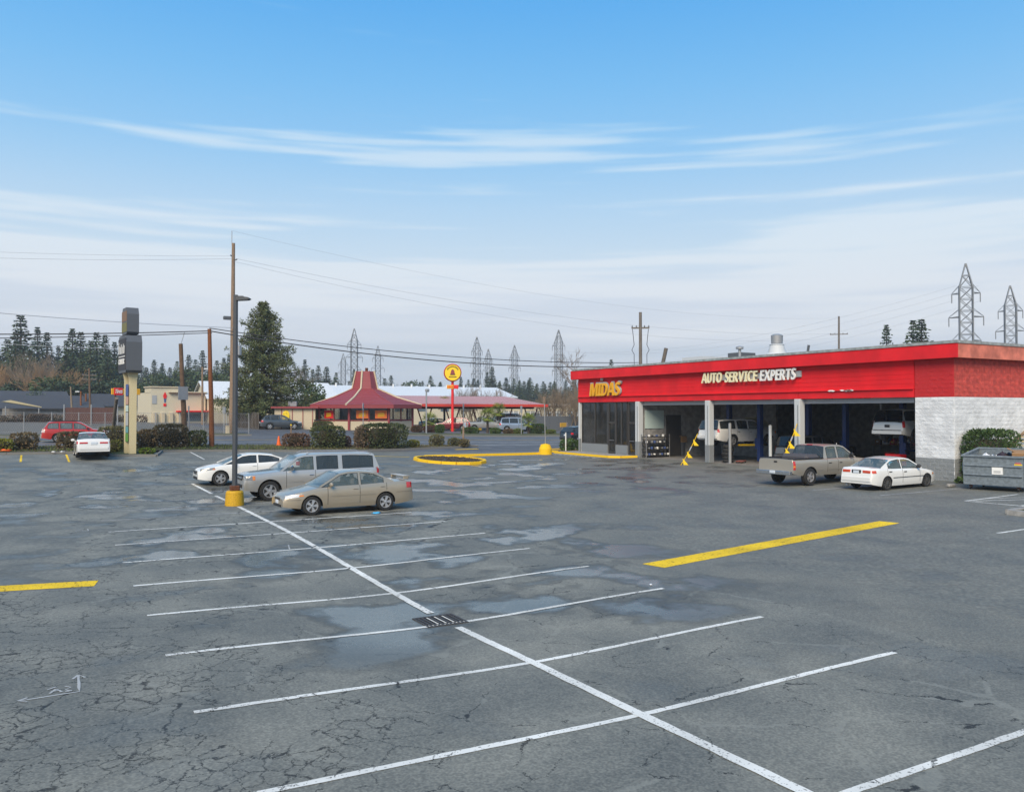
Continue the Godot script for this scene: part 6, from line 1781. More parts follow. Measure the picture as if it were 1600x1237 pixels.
	var cab := func(y0: float, y1: float, w: float, t: float) -> MB:
		# cabinet with chamfered top and bottom at its narrow ends; its long side runs along z
		var hh := (y1 - y0) * 0.5; var hw2 := w * 0.5
		return MB.new().prism(PackedVector2Array([Vector2(-hw2 + 0.16, -hh), Vector2(hw2 - 0.16, -hh), Vector2(hw2, -hh + 0.14), Vector2(hw2, hh - 0.42), Vector2(hw2 - 0.22, hh), Vector2(-hw2 + 0.22, hh), Vector2(-hw2, hh - 0.42), Vector2(-hw2, -hh + 0.14)]), -t * 0.5, t * 0.5, Transform3D(Basis(Vector3(0, 0, 1), Vector3.UP, Vector3(-1, 0, 0)), Vector3(0, (y0 + y1) * 0.5, 0)))
	part(py, "cabinet", cab.call(5.15, 7.5, 2.3, 0.95), M.sign_grey)
	part(py, "cabinet", cab.call(7.6, 9.3, 1.5, 0.72), M.sign_grey)
	part(py, "neck", MB.new().box(Vector3(0, 7.55, 0), Vector3(0.3, 0.2, 0.5)), M.sign_grey)
	part(py, "face", MB.new().box(Vector3(-0.485, 6.32, 0), Vector3(0.02, 2.0, 2.2)), M.sign_black)
	part(py, "face", MB.new().box(Vector3(-0.37, 8.75, 0), Vector3(0.02, 0.65, 1.4)), M.sign_tan)
	part(py, "face", MB.new().box(Vector3(-0.37, 8.05, 0), Vector3(0.02, 0.6, 1.4)), M.sign_olive)
	for e in [[-0.9, 0.75, 0.10, 0.25], [-0.78, 0.5, 0.12, 0.5], [-0.45, 0.45, 0.14, 0.35], [-0.18, 0.62, 0.12, 0.2], [0.12, 0.45, 0.14, 0.4], [0.42, 0.62, 0.12, 0.1], [0.68, 0.5, 0.14, 0.45]]:
		part(py, "script_stroke", MB.new().box(Vector3(-0.505, 6.36 + e[1] * 0.5, e[0]), Vector3(0.01, e[1], e[2]), Basis(Vector3(1, 0, 0), e[3] * 0.3)), M.sign_white)
	part(py, "rule_line", MB.new().box(Vector3(-0.505, 6.18, 0), Vector3(0.01, 0.05, 1.9)), M.sign_white)
	glyphs(py, "letter", "CENTER", 0.34, 0.02, Transform3D(FACE, Vector3(-0.505, 5.7, -0.9)), M.sign_white, 0.0, 0.8, 1.0, 0.0, false, 1.7)
	var yy := 4.45
	for e in [["sign_blue", 0.8], ["sign_rose", 0.55], ["sign_pale", 0.45], ["sign_shadow", 0.9], ["sign_teal", 0.45], ["sign_green", 0.55]]:
		part(py, "tenant_panel", MB.new().bev(Vector3(-0.2, yy - e[1] * 0.5, 0.1), Vector3(0.06, e[1] - 0.05, 0.66), 0.01), M[e[0]])
		yy -= e[1]

# ---------- the street ----------
func wire(label: String, a: Vector3, b: Vector3, sag: float, r := 0.022) -> void:
	var o := thing("overhead_wire", label, "wire", Vector3.ZERO, 0.0, "overhead wires")
	var pts := []
	for i in 25:
		var t := i / 24.0
		pts.append(a.lerp(b, t) - Vector3(0, sag * 4.0 * t * (1.0 - t), 0))
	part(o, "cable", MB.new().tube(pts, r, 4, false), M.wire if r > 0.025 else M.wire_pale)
func wood_pole(label: String, base: Vector3, top: Vector3, r0: float, r1: float, m: String, arms := []) -> Node3D:
	var o := thing("utility_pole", label, "utility pole", base, 0.0, "wooden poles along the street")
	var d := top - base
	part(o, "shaft", MB.new().tube([Vector3(0, -0.3, 0), d * 0.33 + Vector3(0.02, 0, 0.01), d * 0.66, d], [r0, lerpf(r0, r1, 0.33), lerpf(r0, r1, 0.66), r1], 10), M[m])
	for e in arms: # [drop from the top, half length, direction]
		var c: Vector3 = d * (1.0 - e[0] / d.length())
		part(o, "crossarm", MB.new().box(c, Vector3(e[1] * 2.0, 0.14, 0.11), Basis(Vector3.UP, e[2])), M.wood_grey)
		for s: float in [-0.92, -0.45, 0.45, 0.92]:
			var p: Vector3 = c + Basis(Vector3.UP, e[2]) * Vector3(e[1] * s, 0.07, 0)
			part(o, "insulator", MB.new().lathe([Vector2(0.05, 0), Vector2(0.07, 0.08), Vector2(0.03, 0.18), Vector2(0, 0.19)], 6, Transform3D(Basis(), p)), M.sign_grey)
	return o
func street() -> void:
	var pa := wood_pole("leaning grey wooden pole carrying a square metal sign, beside the wide brown hedge", gp(9.55, 64.3, 0.1), Vector3(9.25, 8.43, -64.57), 0.20, 0.14, "wood_pole")
	part(pa, "metal_panel", MB.new().bev(Vector3(-0.18, 3.8, 0.15), Vector3(0.72, 0.95, 0.05), 0.01, Basis(Vector3.UP, 0.3)), M.galv)
	part(pa, "conduit", MB.new().tube([Vector3(0.25, 0, 0.1), Vector3(0.22, 2.9, 0.1)], 0.05, 6), M.galv)
	wood_pole("straight rust-red wooden pole in the planting strip", gp(11.3, 63.8, 0.1), Vector3(11.07, 9.51, -63.74), 0.19, 0.13, "wood_red")
	var pt := wood_pole("very tall pale wooden pole with a lightning spike across the street", Vector3(16.92, 1.42, -85.08), Vector3(16.90, 19.91, -84.72), 0.30, 0.16, "wood_tan", [])
	var ptop: Vector3 = (Vector3(16.90, 19.91, -84.72) as Vector3) - (Vector3(16.92, 1.42, -85.08) as Vector3)
	part(pt, "spike", MB.new().tube([ptop + Vector3(-0.15, -0.2, 0), ptop + Vector3(-0.15, 1.2, 0)], 0.035, 5), M.galv)
	part(pt, "transformer", MB.new().lathe([Vector2(0.28, 0), Vector2(0.30, 0.05), Vector2(0.30, 0.95), Vector2(0.0, 1.05)], 12, Transform3D(Basis(), Vector3(0.55, 7.6, 0.2))), M.galv)
	for e in [[0.0, 1.35], [0.25, 1.7]]:
		part(pt, "line_insulator", MB.new().tube([ptop + Vector3(0, -e[1], 0), ptop + Vector3(0.35 if e[0] > 0 else -0.3, -e[1] + 0.15, 0.1)], 0.06, 6), M.sign_grey)
	part(pt, "street_camera", MB.new().bev(Vector3(-0.55, 11.2, 0.2), Vector3(0.7, 0.35, 0.3), 0.05), M.sign_grey)
	var pd := wood_pole("grey wooden pole with two crossarms rising behind the shop roof", gp(50.4, 64.0), gp(50.4, 64.0, 12.7), 0.19, 0.14, "wood_grey", [[1.5, 0.85, -0.66], [5.2, 0.65, -0.66], [6.0, 0.9, -0.66]])
	for s: float in [-0.6, 0.6]:
		part(pd, "cable_loop", MB.new().tube([Vector3(s, 11.1, s * 0.75), Vector3(s * 0.8, 9.6, s * 0.6), Vector3(s * 1.1, 9.1, s * 0.8), Vector3(s * 0.8, 8.7, s * 0.6), Vector3(s * 0.8, 7.2, s * 0.6)], 0.03, 5), M.wire)
	wood_pole("distant wooden pole standing beyond the shop roof", Vector3(124.5, 1.0, -101.9), Vector3(124.32, 20.39, -101.61), 0.24, 0.16, "wood_grey", [[3.2, 1.5, -0.85]])
	var lampp := wood_pole("wooden pole with a white lamp head before the white gabled hall", Vector3(19.62, 1.79, -117.66), Vector3(19.56, 9.44, -117.57), 0.16, 0.12, "wood_tan")
	part(lampp, "lamp_head", MB.new().bev(Vector3(0.5, Vector3(19.56, 9.44, -117.57).y - Vector3(19.62, 1.79, -117.66).y - 0.3, 0.2), Vector3(0.8, 0.2, 0.35), 0.08), M.sign_white)
	wood_pole("thin pale pole leaning beside the brown screen fence", Vector3(4.66, 1.99, -126.15), Vector3(4.41, 6.82, -126.23), 0.14, 0.10, "bark_pale")
	var lp2 := wood_pole("short wooden pole with a lamp above the brown screen fence", Vector3(6.42, 2.14, -143.55), Vector3(6.39, 6.60, -143.50), 0.16, 0.12, "wood_red")
	part(lp2, "lamp_head", MB.new().bev(Vector3(-0.5, Vector3(6.39, 6.60, -143.50).y - Vector3(6.42, 2.14, -143.55).y - 0.1, 0), Vector3(0.6, 0.18, 0.3), 0.07), M.sign_white)
	wood_pole("short wooden pole next to the lamp pole above the brown screen fence", Vector3(7.20, 2.14, -145.41), Vector3(7.18, 6.25, -145.36), 0.16, 0.12, "wood_red")
	wood_pole("dark wooden pole with small crossarms behind the brown screen fence", Vector3(7.20, 2.06, -133.91), Vector3(6.99, 9.68, -133.90), 0.17, 0.12, "wood_pole", [[1.0, 0.9, -0.1], [1.6, 0.9, -0.1]])
	wood_pole("weathered stub pole just left of the cream pylon", gp(4.9, 66.6), Vector3(4.99, 4.47, -63.27), 0.13, 0.11, "wood_grey")
	# wires
	var B: Vector3 = Vector3(11.07, 9.37, -63.74)
	wire("heavy cable strung along the street from the rust-red pole past the pylon sign", Vector3(-7.22, 8.36, -63.80), B, 0.12, 0.035)
	wire("second cable just under the heavy one beside the pylon sign", Vector3(-7.22, 8.04, -63.80), Vector3(11.24, 9.23, -63.66), 0.1, 0.028)
	wire("heavy cable from the rust-red pole sinking towards the pole behind the shop", B, gp(50.4, 64.0, 7.6), 0.95, 0.04)
	wire("second cable above the heavy one towards the pole behind the shop", B + Vector3(0, 0.2, 0), gp(50.4, 64.0, 7.9), 0.75, 0.03)
	wire("thin upper wire crossing above the pylon sign", Vector3(-4.40, 10.77, -71.34), Vector3(16.88, 11.66, -84.55), 0.15, 0.02)
	wire("thin wire from the tall pale pole out over the lot's left side", Vector3(-7.01, 16.41, -84.21), Vector3(16.82, 18.36, -84.45), 0.2, 0.011)
	wire("thin higher wire meeting the tall pale pole from the left", Vector3(-7.02, 16.94, -84.20), Vector3(16.82, 18.61, -84.44), 0.15, 0.009)
	wire("long thin wire from the tall pale pole to the distant pole beyond the shop", Vector3(16.82, 18.42, -84.45), Vector3(124.34, 17.33, -101.66), 2.4, 0.011)
	wire("long lower wire from the tall pale pole to the distant pole beyond the shop", Vector3(16.82, 18.11, -84.45), Vector3(125.24, 16.65, -101.17), 3.2, 0.010)
	wire("topmost wire from the spike of the tall pale pole towards the distant pole", Vector3(16.80, 21.03, -84.41), Vector3(124.32, 20.05, -101.62), 2.6, 0.008)
	wire("short service wire from the pylon sign to the left", Vector3(-2.34, 9.21, -81.71), Vector3(5.30, 7.82, -62.46), 0.1, 0.018)
	wire("drop wire falling from the main cable to the leaning grey pole", Vector3(9.49, 9.27, -64.53), Vector3(9.25, 8.38, -64.57), 0.05, 0.02)
	# signs and posts
	var st := thing("stop_sign", "back of a stop sign on a wooden stub post at the lot exit", "sign", Vector3(34.70, 0.70, -70.26))
	part(st, "post", MB.new().tube([Vector3(0, 0, 0), Vector3(0, 1.5, 0)], 0.10, 8), M.wood_tan)
	part(st, "upper_post", MB.new().tube([Vector3(0, 1.4, 0), Vector3(0, 3.6, 0)], 0.035, 6), M.galv)
	var oc := PackedVector2Array()
	for i in 8: oc.append(Vector2(cos(TAU * (i + 0.5) / 8.0), sin(TAU * (i + 0.5) / 8.0)) * 0.40)
	part(st, "plate", MB.new().prism(oc, -0.01, 0.01, Transform3D(Basis(Vector3.UP, 0.95), Vector3(0, 3.25, 0))), M.galv)
	var s2 := thing("street_sign", "pale traffic sign seen nearly edge on behind the largest hedge", "sign", gp(23.2, 65.2, 0.1))
	part(s2, "post", MB.new().tube([Vector3(0, 0, 0), Vector3(0, 3.4, 0)], 0.04, 6), M.galv)
	part(s2, "plate", MB.new().prism(oc, -0.012, 0.012, Transform3D(Basis(Vector3.UP, 1.1), Vector3(0, 3.05, 0))), M.sign_shadow)
	var s3 := thing("street_sign", "grey traffic sign on a thin post before the silver pickup at the canopy", "sign", gp(48.6, 83.5, 0.1))
	part(s3, "post", MB.new().tube([Vector3(0, 0, 0), Vector3(0, 3.2, 0)], 0.05, 6), M.galv)
	part(s3, "plate", MB.new().box(Vector3(0, 2.8, 0), Vector3(0.3, 0.8, 0.03), Basis(Vector3.UP, 0.2)), M.galv)
	var s4 := thing("street_sign", "thin grey post beside the beige utility box across the street", "sign", Vector3(15.80, 1.39, -83.03))
	part(s4, "post", MB.new().tube([Vector3(0, 0, 0), Vector3(0, 2.6, 0)], 0.05, 6), M.galv)
	part(s4, "plate", MB.new().box(Vector3(0, 2.3, 0), Vector3(0.10, 0.6, 0.4), Basis(Vector3.UP, 0.4)), M.galv)
	var ub := thing("utility_box", "beige utility box at the foot of the very tall pole", "utility box", Vector3(16.29, 1.41, -83.90))
	part(ub, "cabinet", MB.new().bev(Vector3(0, 0.38, 0), Vector3(0.34, 0.76, 0.3), 0.03), M.cream_wall)
	part(ub, "lid", MB.new().bev(Vector3(0, 0.78, 0), Vector3(0.38, 0.05, 0.34), 0.015), M.cream_wall)
	var fl := thing("flood_lamp", "slim grey lamp pole with a flood head before the canopy", "street lamp", Vector3(37.89, 1.13, -85.96))
	part(fl, "pole", MB.new().tube([Vector3(0, 0, 0), Vector3(0, 4.6, 0)], 0.085, 8), M.galv)
	part(fl, "flood_head", MB.new().bev(Vector3(0.1, 4.75, 0), Vector3(0.45, 0.35, 0.3), 0.08), M.galv)
	# round sign on a red pole
	var rs := thing("round_sign", "round yellow sign in a red drum on a red pole before the canopy", "sign", Vector3(43.94, 1.14, -91.93), -0.42)
	part(rs, "pole", MB.new().tube([Vector3(0, 0, 0), Vector3(0, 6.4, 0)], 0.16, 10), M.sign_red)
	var dx := Transform3D(Basis(Vector3(1, 0, 0), PI / 2), Vector3(0, 7.05, 0))
	part(rs, "drum", MB.new().lathe([Vector2(0, -0.42), Vector2(1.0, -0.42), Vector2(1.06, -0.36), Vector2(1.06, 0.36), Vector2(1.0, 0.42), Vector2(0.97, 0.40)], 32, dx), M.sign_red)
	part(rs, "face", MB.new().lathe([Vector2(0.98, 0.41), Vector2(0.0, 0.415)], 32, dx), M.sign_yellow)
	var ring := []
	for i in 33: ring.append(Vector3(cos(TAU * i / 32.0) * 0.97, 7.05 + sin(TAU * i / 32.0) * 0.97, 0.42))
	part(rs, "face_ring", MB.new().tube(ring, 0.025, 4, false), M.black)
	part(rs, "bell_emblem", MB.new().prism(PackedVector2Array([Vector2(-0.28, -0.2), Vector2(0.28, -0.2), Vector2(0.16, 0.3), Vector2(0.0, 0.42), Vector2(-0.16, 0.3)]), 0.42, 0.45, Transform3D(Basis(), Vector3(0, 7.05, 0))), M.maroon)
	part(rs, "emblem_base", MB.new().box(Vector3(0, 6.82, 0.44), Vector3(0.6, 0.08, 0.03)), M.black)
	for i in 11:
		var a := PI * (0.18 + 0.64 * i / 10.0)
		part(rs, "letter_block", MB.new().box(Vector3(cos(a) * 0.74, 7.05 + sin(a) * 0.74, 0.43), Vector3(0.09, 0.15, 0.02), Basis(Vector3(0, 0, 1), a - PI / 2)), M.black)
	for i in 8: part(rs, "letter_block", MB.new().box(Vector3(-0.40 + i * 0.115, 6.55, 0.43), Vector3(0.08, 0.12, 0.02)), M.black)
	part(rs, "lower_panel", MB.new().bev(Vector3(-0.28, 5.35, 0.05), Vector3(0.80, 0.46, 0.3), 0.02), M.sign_gold)
	part(rs, "lower_panel", MB.new().bev(Vector3(0.42, 5.35, 0.05), Vector3(0.56, 0.46, 0.3), 0.02), M.sign_red)
	for i in 4: part(rs, "letter_block", MB.new().box(Vector3(-0.55 + i * 0.18, 5.35, 0.21), Vector3(0.11, 0.2, 0.02)), M.sign_red)
	# tyre shop sign far left
	var ts := thing("tire_sign", "yellow and red tire shop sign on posts behind the cream pylon", "sign", Vector3(8.85, 1.70, -100.77), 0.35)
	var y0: float = Vector3(8.83, 5.34, -100.75).y - Vector3(8.85, 1.70, -100.77).y
	part(ts, "board", MB.new().bev(Vector3(0, y0 + 0.36, 0), Vector3(3.1, 0.66, 0.2), 0.02), M.sign_gold)
	part(ts, "red_panel", MB.new().bev(Vector3(-0.85, y0 + 0.36, 0.03), Vector3(0.95, 0.78, 0.22), 0.02), M.sign_red)
	glyphs(ts, "letter", "Tires", 0.42, 0.02, Transform3D(Basis(), Vector3(-1.24, y0 + 0.18, 0.145)), M.sign_white, 0.15, 0.8, 0.5, 0.0, false, 0.78)
	glyphs(ts, "letter", "LES", 0.38, 0.02, Transform3D(Basis(), Vector3(-0.25, y0 + 0.17, 0.105)), M.maroon, 0.0, 0.8, 0.5, 0.0, false, 0.72)
	for x: float in [-1.1, 0.5]: part(ts, "post", MB.new().tube([Vector3(x, -0.1, -0.05), Vector3(x, y0 + 0.1, -0.05)], 0.09, 6), M.wood_pole)
	# chain link fence posts along the vacant lot
	var fn := thing("wire_fence", "grey chain link fence posts and rails along the vacant gravel lot", "fence")
	for i in 14: part(fn, "post", MB.new().tube([gp(-9.0 + i * 2.0 * 1.05, 84.0), gp(-9.0 + i * 2.1, 84.0, 2.0)], 0.04, 6), M.galv)
	for y: float in [0.25, 1.1, 1.95]:
		for i in 13: part(fn, "rail", MB.new().tube([gp(-9.0 + i * 2.1, 84.0, y), gp(-9.0 + (i + 1) * 2.1, 84.0, y)], 0.014, 4, false), M.galv)
	var mesh := MB.new()
	for i in 13:
		for k in 12:
			var u := -9.0 + i * 2.1 + k * 0.175
			mesh.tube([gp(u, 84.02, 0.1), gp(u + 0.9, 84.02, 1.95)], 0.004, 3, false)
			mesh.tube([gp(u + 0.9, 84.03, 0.1), gp(u, 84.03, 1.95)], 0.004, 3, false)
	part(fn, "wire_mesh", mesh, M.galv).set_meta("kind", "stuff")
	var bs := thing("brown_screen", "brown boarded screen between tall grey posts on the gravel lot", "fence", Vector3(6.31, 1.87, -116.01))
	var bt: float = Vector3(6.31, 3.99, -116.01).y - Vector3(6.31, 1.87, -116.01).y
	for i in 16: part(bs, "board", MB.new().box(Vector3(-2.65 + i * 0.345, bt * 0.5 + 0.1, 0), Vector3(0.335, bt - 0.15, 0.04)), M.brown_screen)
	for x: float in [-2.95, 0.0, 2.95]: part(bs, "post", MB.new().bev(Vector3(x, bt * 0.5 + 0.2, 0.06), Vector3(0.14, bt + 0.4, 0.12), 0.02), M.galv)

# ---------- the drive-in across the street ----------
func restaurant() -> void:
	var G := 1.28
	var c := Vector3(35.6, 0, -99.4)
	var r := thing("restaurant", "drive-in restaurant with a red tent roof, cream ridges and a flat-topped cupola", "building", c)
	var face := atan2(-c.z, -c.x) # towards the camera's lot
	var cor := func(k: int, rad: float, y: float) -> Vector3:
		var a := -(atan2(99.4, -35.6)) * 0.0 + deg_to_rad(109.8 - 5.0 + 22.5 + 45.0 * k)
		return Vector3(cos(a) * rad, y, sin(a) * rad)
	var RW := 6.0; var RE := 7.15; var RC := 1.62; var RT := 1.12
	var e0 := 3.92; var e1 := 4.34; var y1 := 6.3; var y2 := 8.45
	# corner 0 and 7 lie either side of the face that looks at the lot
	for k in 8:
		var A: Vector3 = cor.call(k, RE, e1); var B: Vector3 = cor.call(k + 1, RE, e1)
		var C: Vector3 = cor.call(k + 1, RC, y1); var D: Vector3 = cor.call(k, RC, y1)
		var M1: Vector3 = A.lerp(D, 0.55) - Vector3(0, 0.22, 0); var M2: Vector3 = B.lerp(C, 0.55) - Vector3(0, 0.22, 0)
		# shingle courses, each a little proud of the one above
		for q in 9:
			var b := MB.new()
			var f := func(t: float, l: Vector3, m: Vector3, h: Vector3) -> Vector3:
				return l.lerp(m, t / 0.55) if t < 0.55 else m.lerp(h, (t - 0.55) / 0.45)
			var t0 := q / 9.0; var t1 := (q + 1) / 9.0
			var up := Vector3(0, 0.035, 0)
			var a0: Vector3 = f.call(t0, A, M1, D) + up; var b0: Vector3 = f.call(t0, B, M2, C) + up
			var a1: Vector3 = f.call(t1, A, M1, D); var b1: Vector3 = f.call(t1, B, M2, C)
			b.quad(a0, b0, b1, a1) if true else null
			b.quad(a0 - up * 1.3, b0 - up * 1.3, b0, a0)
			part(r, "roof_course", b, M.maroon)
		var fb := MB.new()
		var fo := Vector3(0, e0, 0)
		fb.quad(Vector3(A.x, e0, A.z), Vector3(B.x, e0, B.z), B + Vector3(0, 0.03, 0), A + Vector3(0, 0.03, 0))
		fb.quad(Vector3(A.x, e0, A.z), Vector3(A.x, e0, A.z) * 0.7 + fo * 0.3, Vector3(B.x, e0, B.z) * 0.7 + fo * 0.3, Vector3(B.x, e0, B.z))
		part(r, "eave_fascia", fb, M.maroon)
		# cupola courses
		for q in 7:
			var b := MB.new()
			var ra := lerpf(RC, RT, q / 7.0) + 0.02; var rb := lerpf(RC, RT, (q + 1) / 7.0)
			var ya := lerpf(y1, y2, q / 7.0); var yb := lerpf(y1, y2, (q + 1) / 7.0)
			b.quad(cor.call(k, ra, ya), cor.call(k + 1, ra, ya), cor.call(k + 1, rb, yb), cor.call(k, rb, yb))
			part(r, "cupola_course", b, M.maroon)
		if k % 2 == 0 or true:
			var rm := "cream_wall" if k % 2 == 0 else "maroon"
			var pr := 0.13 if k % 2 == 0 else 0.06
			part(r, "ridge", MB.new().tube([A + Vector3(0, -0.02, 0), M1 + Vector3(0, 0.06, 0), D + Vector3(0, 0.04, 0), cor.call(k, RT + 0.02, y2 + 0.05)], pr, 5), M[rm])
		# walls: cream panel below, glass above between red posts
		var W0: Vector3 = cor.call(k, RW, 0); var W1: Vector3 = cor.call(k + 1, RW, 0)
		var up0 := Vector3(0, G - 0.1, 0)
		var lw := MB.new()
		lw.quad(W0 + up0, W1 + up0, W1 + Vector3(0, G + 1.15, 0), W0 + Vector3(0, G + 1.15, 0))
		part(r, "wall_panel", lw, M.cream_wall)
		var wn := Node3D.new()
		wn.name = uniq(r, "window")
		r.add_child(wn)
		for s in 2:
			var p := MB.new()
			var X := W0.lerp(W1, 0.04 + s * 0.48); var Y := W0.lerp(W1, 0.48 + s * 0.48)
			p.quad(X + Vector3(0, G + 1.25, 0), Y + Vector3(0, G + 1.25, 0), Y + Vector3(0, e0, 0), X + Vector3(0, e0, 0))
			part(wn, "pane", p, M.shop_glass)
		var fr := MB.new()
		for t: float in [0.5]:
			var P := W0.lerp(W1, t)
			fr.tube([P + Vector3(0, G + 1.1, 0), P + Vector3(0, e0, 0)], 0.09, 4)
		fr.tube([W0 + Vector3(0, G + 1.2, 0), W1 + Vector3(0, G + 1.2, 0)], 0.07, 4)
		part(wn, "frame", fr, M.maroon)
		part(r, "corner_post", MB.new().tube([W0 + up0, W0 + Vector3(0, e0 + 0.1, 0)], 0.16, 6), M.maroon)
	var cap := MB.new()
	for k in 8: cap.tri(Vector3(0, y2 + 0.02, 0), cor.call(k + 1, RT, y2), cor.call(k, RT, y2))
	part(r, "cupola_cap", cap, M.maroon)
	part(r, "flue", MB.new().tube([Vector3(0.2, y2, 0), Vector3(0.2, y2 + 0.45, 0)], 0.18, 8), M.rust)
	part(r, "inner_core", MB.new().lathe([Vector2(3.2, G), Vector2(3.2, e0)], 10), M.inner_wall)
	part(r, "floor", MB.new().lathe([Vector2(5.9, G + 0.02), Vector2(0.0, G + 0.021)], 8), M.shop_floor)
	# posters hung in the windows
	for e in [[2, 0.25, "sign_orange"], [1, 0.62, "sign_red"], [0, 0.62, "sign_orange"], [0, 0.15, "sign_orange"]]:
		var k: int = e[0] - 1
		var W0: Vector3 = cor.call(k, RW + 0.04, 0); var W1: Vector3 = cor.call(k + 1, RW + 0.04, 0)
		var X := W0.lerp(W1, e[1] - 0.10); var Y := W0.lerp(W1, e[1] + 0.20)
		var p := MB.new()
		p.quad(X + Vector3(0, G + 1.45, 0), Y + Vector3(0, G + 1.45, 0), Y + Vector3(0, G + 2.4, 0), X + Vector3(0, G + 2.4, 0))
		var o := part(r, "poster", p, M[e[2]])
		var o2 := (X + Y) * 0.5
		var q := MB.new()
		var nx := Vector3(o2.x, 0, o2.z).normalized() * 0.02
		q.quad(X.lerp(Y, 0.2) + nx + Vector3(0, G + 1.7, 0), X.lerp(Y, 0.8) + nx + Vector3(0, G + 1.6, 0), X.lerp(Y, 0.75) + nx + Vector3(0, G + 2.1, 0), X.lerp(Y, 0.25) + nx + Vector3(0, G + 2.15, 0))
		part(o, "burger_picture", q, M.sign_gold)
	# flat annex on its left
	var an := thing("annex", "low cream annex with a red roof edge and a round yellow sign on its wall", "building", Vector3(27.4, 0, -100.2), -0.35)
	part(an, "wall", MB.new().box(Vector3(0, G + 1.25, 0), Vector3(4.6, 2.7, 5.0)), M.cream_wall)
	part(an, "roof", MB.new().bev(Vector3(0, G + 2.72, 0), Vector3(5.4, 0.22, 5.8), 0.03), M.maroon)
	for x: float in [-1.5, -0.3, 0.9, 2.0]: part(an, "batten", MB.new().box(Vector3(x, G + 1.25, 2.53), Vector3(0.08, 2.6, 0.06)), M.maroon)
	part(an, "wall_sign", MB.new().lathe([Vector2(0.42, 0), Vector2(0.40, 0.14), Vector2(0.0, 0.16)], 20, Transform3D(Basis(Vector3(1, 0, 0), PI / 2).scaled(Vector3(1, 1.55, 1)), Vector3(-1.0, G + 1.75, 2.5))), M.sign_yellow)
	part(an, "roof_unit", MB.new().bev(Vector3(-0.4, G + 3.15, 1.0), Vector3(1.0, 0.6, 0.8), 0.05), M.galv)
	# parking canopy
	var cn := thing("drive_in_canopy", "long ribbed pink and red parking canopy on slanted red posts", "canopy")
	var f0 := 41.0; var f1 := 59.6; var yf := 4.42; var yb := 5.62
	var n := 46
	for i in n:
		# each sheet of the ribbed roof: a pan with one raised rib
		var u0 := lerpf(f0, f1, float(i) / n); var u1 := lerpf(f0, f1, float(i + 1) / n)
		var b := MB.new()
		var sl := -1.6 # the far edge sits further left, as the end is raked
		b.quad(Vector3(u0, yf, -95.6), Vector3(u1, yf, -95.6), Vector3(u1 + sl, yb, -104), Vector3(u0 + sl, yb, -104))
		part(cn, "roof_sheet", b, M.canopy_pink)
		var rb := MB.new()
		var w := 0.055
		rb.quad(Vector3(u0 - w, yf + 0.015, -95.6), Vector3(u0 + w, yf + 0.015, -95.6), Vector3(u0 + w + sl, yb + 0.015, -104), Vector3(u0 - w + sl, yb + 0.015, -104))
		rb.quad(Vector3(u0 - w, yf, -95.6), Vector3(u0 - w, yf + 0.015, -95.6), Vector3(u0 - w + sl, yb + 0.015, -104), Vector3(u0 - w + sl, yb, -104))
		rb.quad(Vector3(u0 + w, yf + 0.015, -95.6), Vector3(u0 + w, yf, -95.6), Vector3(u0 + w + sl, yb, -104), Vector3(u0 + w + sl, yb + 0.015, -104))
		part(cn, "roof_rib", rb, M.maroon)
	part(cn, "edge_beam", bx(f0, f1 + 0.1, yf - 0.28, yf + 0.06, 95.45, 95.6), M.sign_orange_red)
	part(cn, "girder", bx(f0, f1 - 0.6, yf - 0.55, yf - 0.2, 98.0, 98.2), M.rust)
	part(cn, "girder", bx(f0 - 0.6, f1 - 1.2, yf - 0.1, yf + 0.3, 102.0, 102.2), M.rust)
	for i in 5:
		var u := 43.0 + i * 3.9
		for s: float in [-1.0, 1.0]:
			part(cn, "slanted_post", MB.new().tube([Vector3(u, 1.1, -98.1), Vector3(u + s * 1.0, yf - 0.4, -98.1)], 0.09, 6), M.maroon)
		part(cn, "footing", MB.new().lathe([Vector2(0.3, 0.9), Vector2(0.3, 1.35), Vector2(0, 1.36)], 10, Transform3D(Basis(), Vector3(u, 0, -98.1))), M.yellow_paint)
	# planting in front
	palm("fan palm before the restaurant's right corner", gp(40.3, 90.5), 1.3, 71)
	palm("fan palm between the silver pickup and the pale blue minivan", Vector3(46.86, 1.01, -88.41), 2.0, 72)
	palm("taller fan palm rising behind the canopy posts", Vector3(47.47, 1.17, -101.86), 3.4, 73)
	palm("small yellowish fan palm beside the clipped round shrub", Vector3(50.56, 0.91, -85.16), 1.5, 74)
	palm("broad fan palm behind the traffic sign at the canopy", Vector3(50.85, 1.08, -93.04), 2.6, 75)
	var gnn := Color(0.055, 0.10, 0.015)
	hedge("round_shrub", "bright green ball shrub left of the red sign pole", Vector3(40.25, 1.12, -87.56), Vector3(1.0, 0.95, 1.0), gnn, 201, 0.1, 0.9, 0.0, "shrubs along the restaurant front")
	hedge("round_shrub", "dark russet shrub left of the flood lamp", Vector3(37.97, 1.19, -88.85), Vector3(1.2, 0.75, 1.0), Color(0.09, 0.05, 0.03), 202, 0.1, 0.9, 0.0, "shrubs along the restaurant front")
	hedge("round_shrub", "dark russet shrub right of the flood lamp", Vector3(39.44, 1.16, -88.59), Vector3(1.4, 0.75, 1.0), Color(0.10, 0.05, 0.03), 203, 0.1, 0.9, 0.0, "shrubs along the restaurant front")
	hedge("clipped_hedge", "low green hedge before the silver pickup", Vector3(43.73, 1.02, -86.73), Vector3(2.6, 0.65, 0.9), gnn, 204, 0.1, 0.4, 0.45, "shrubs along the restaurant front")
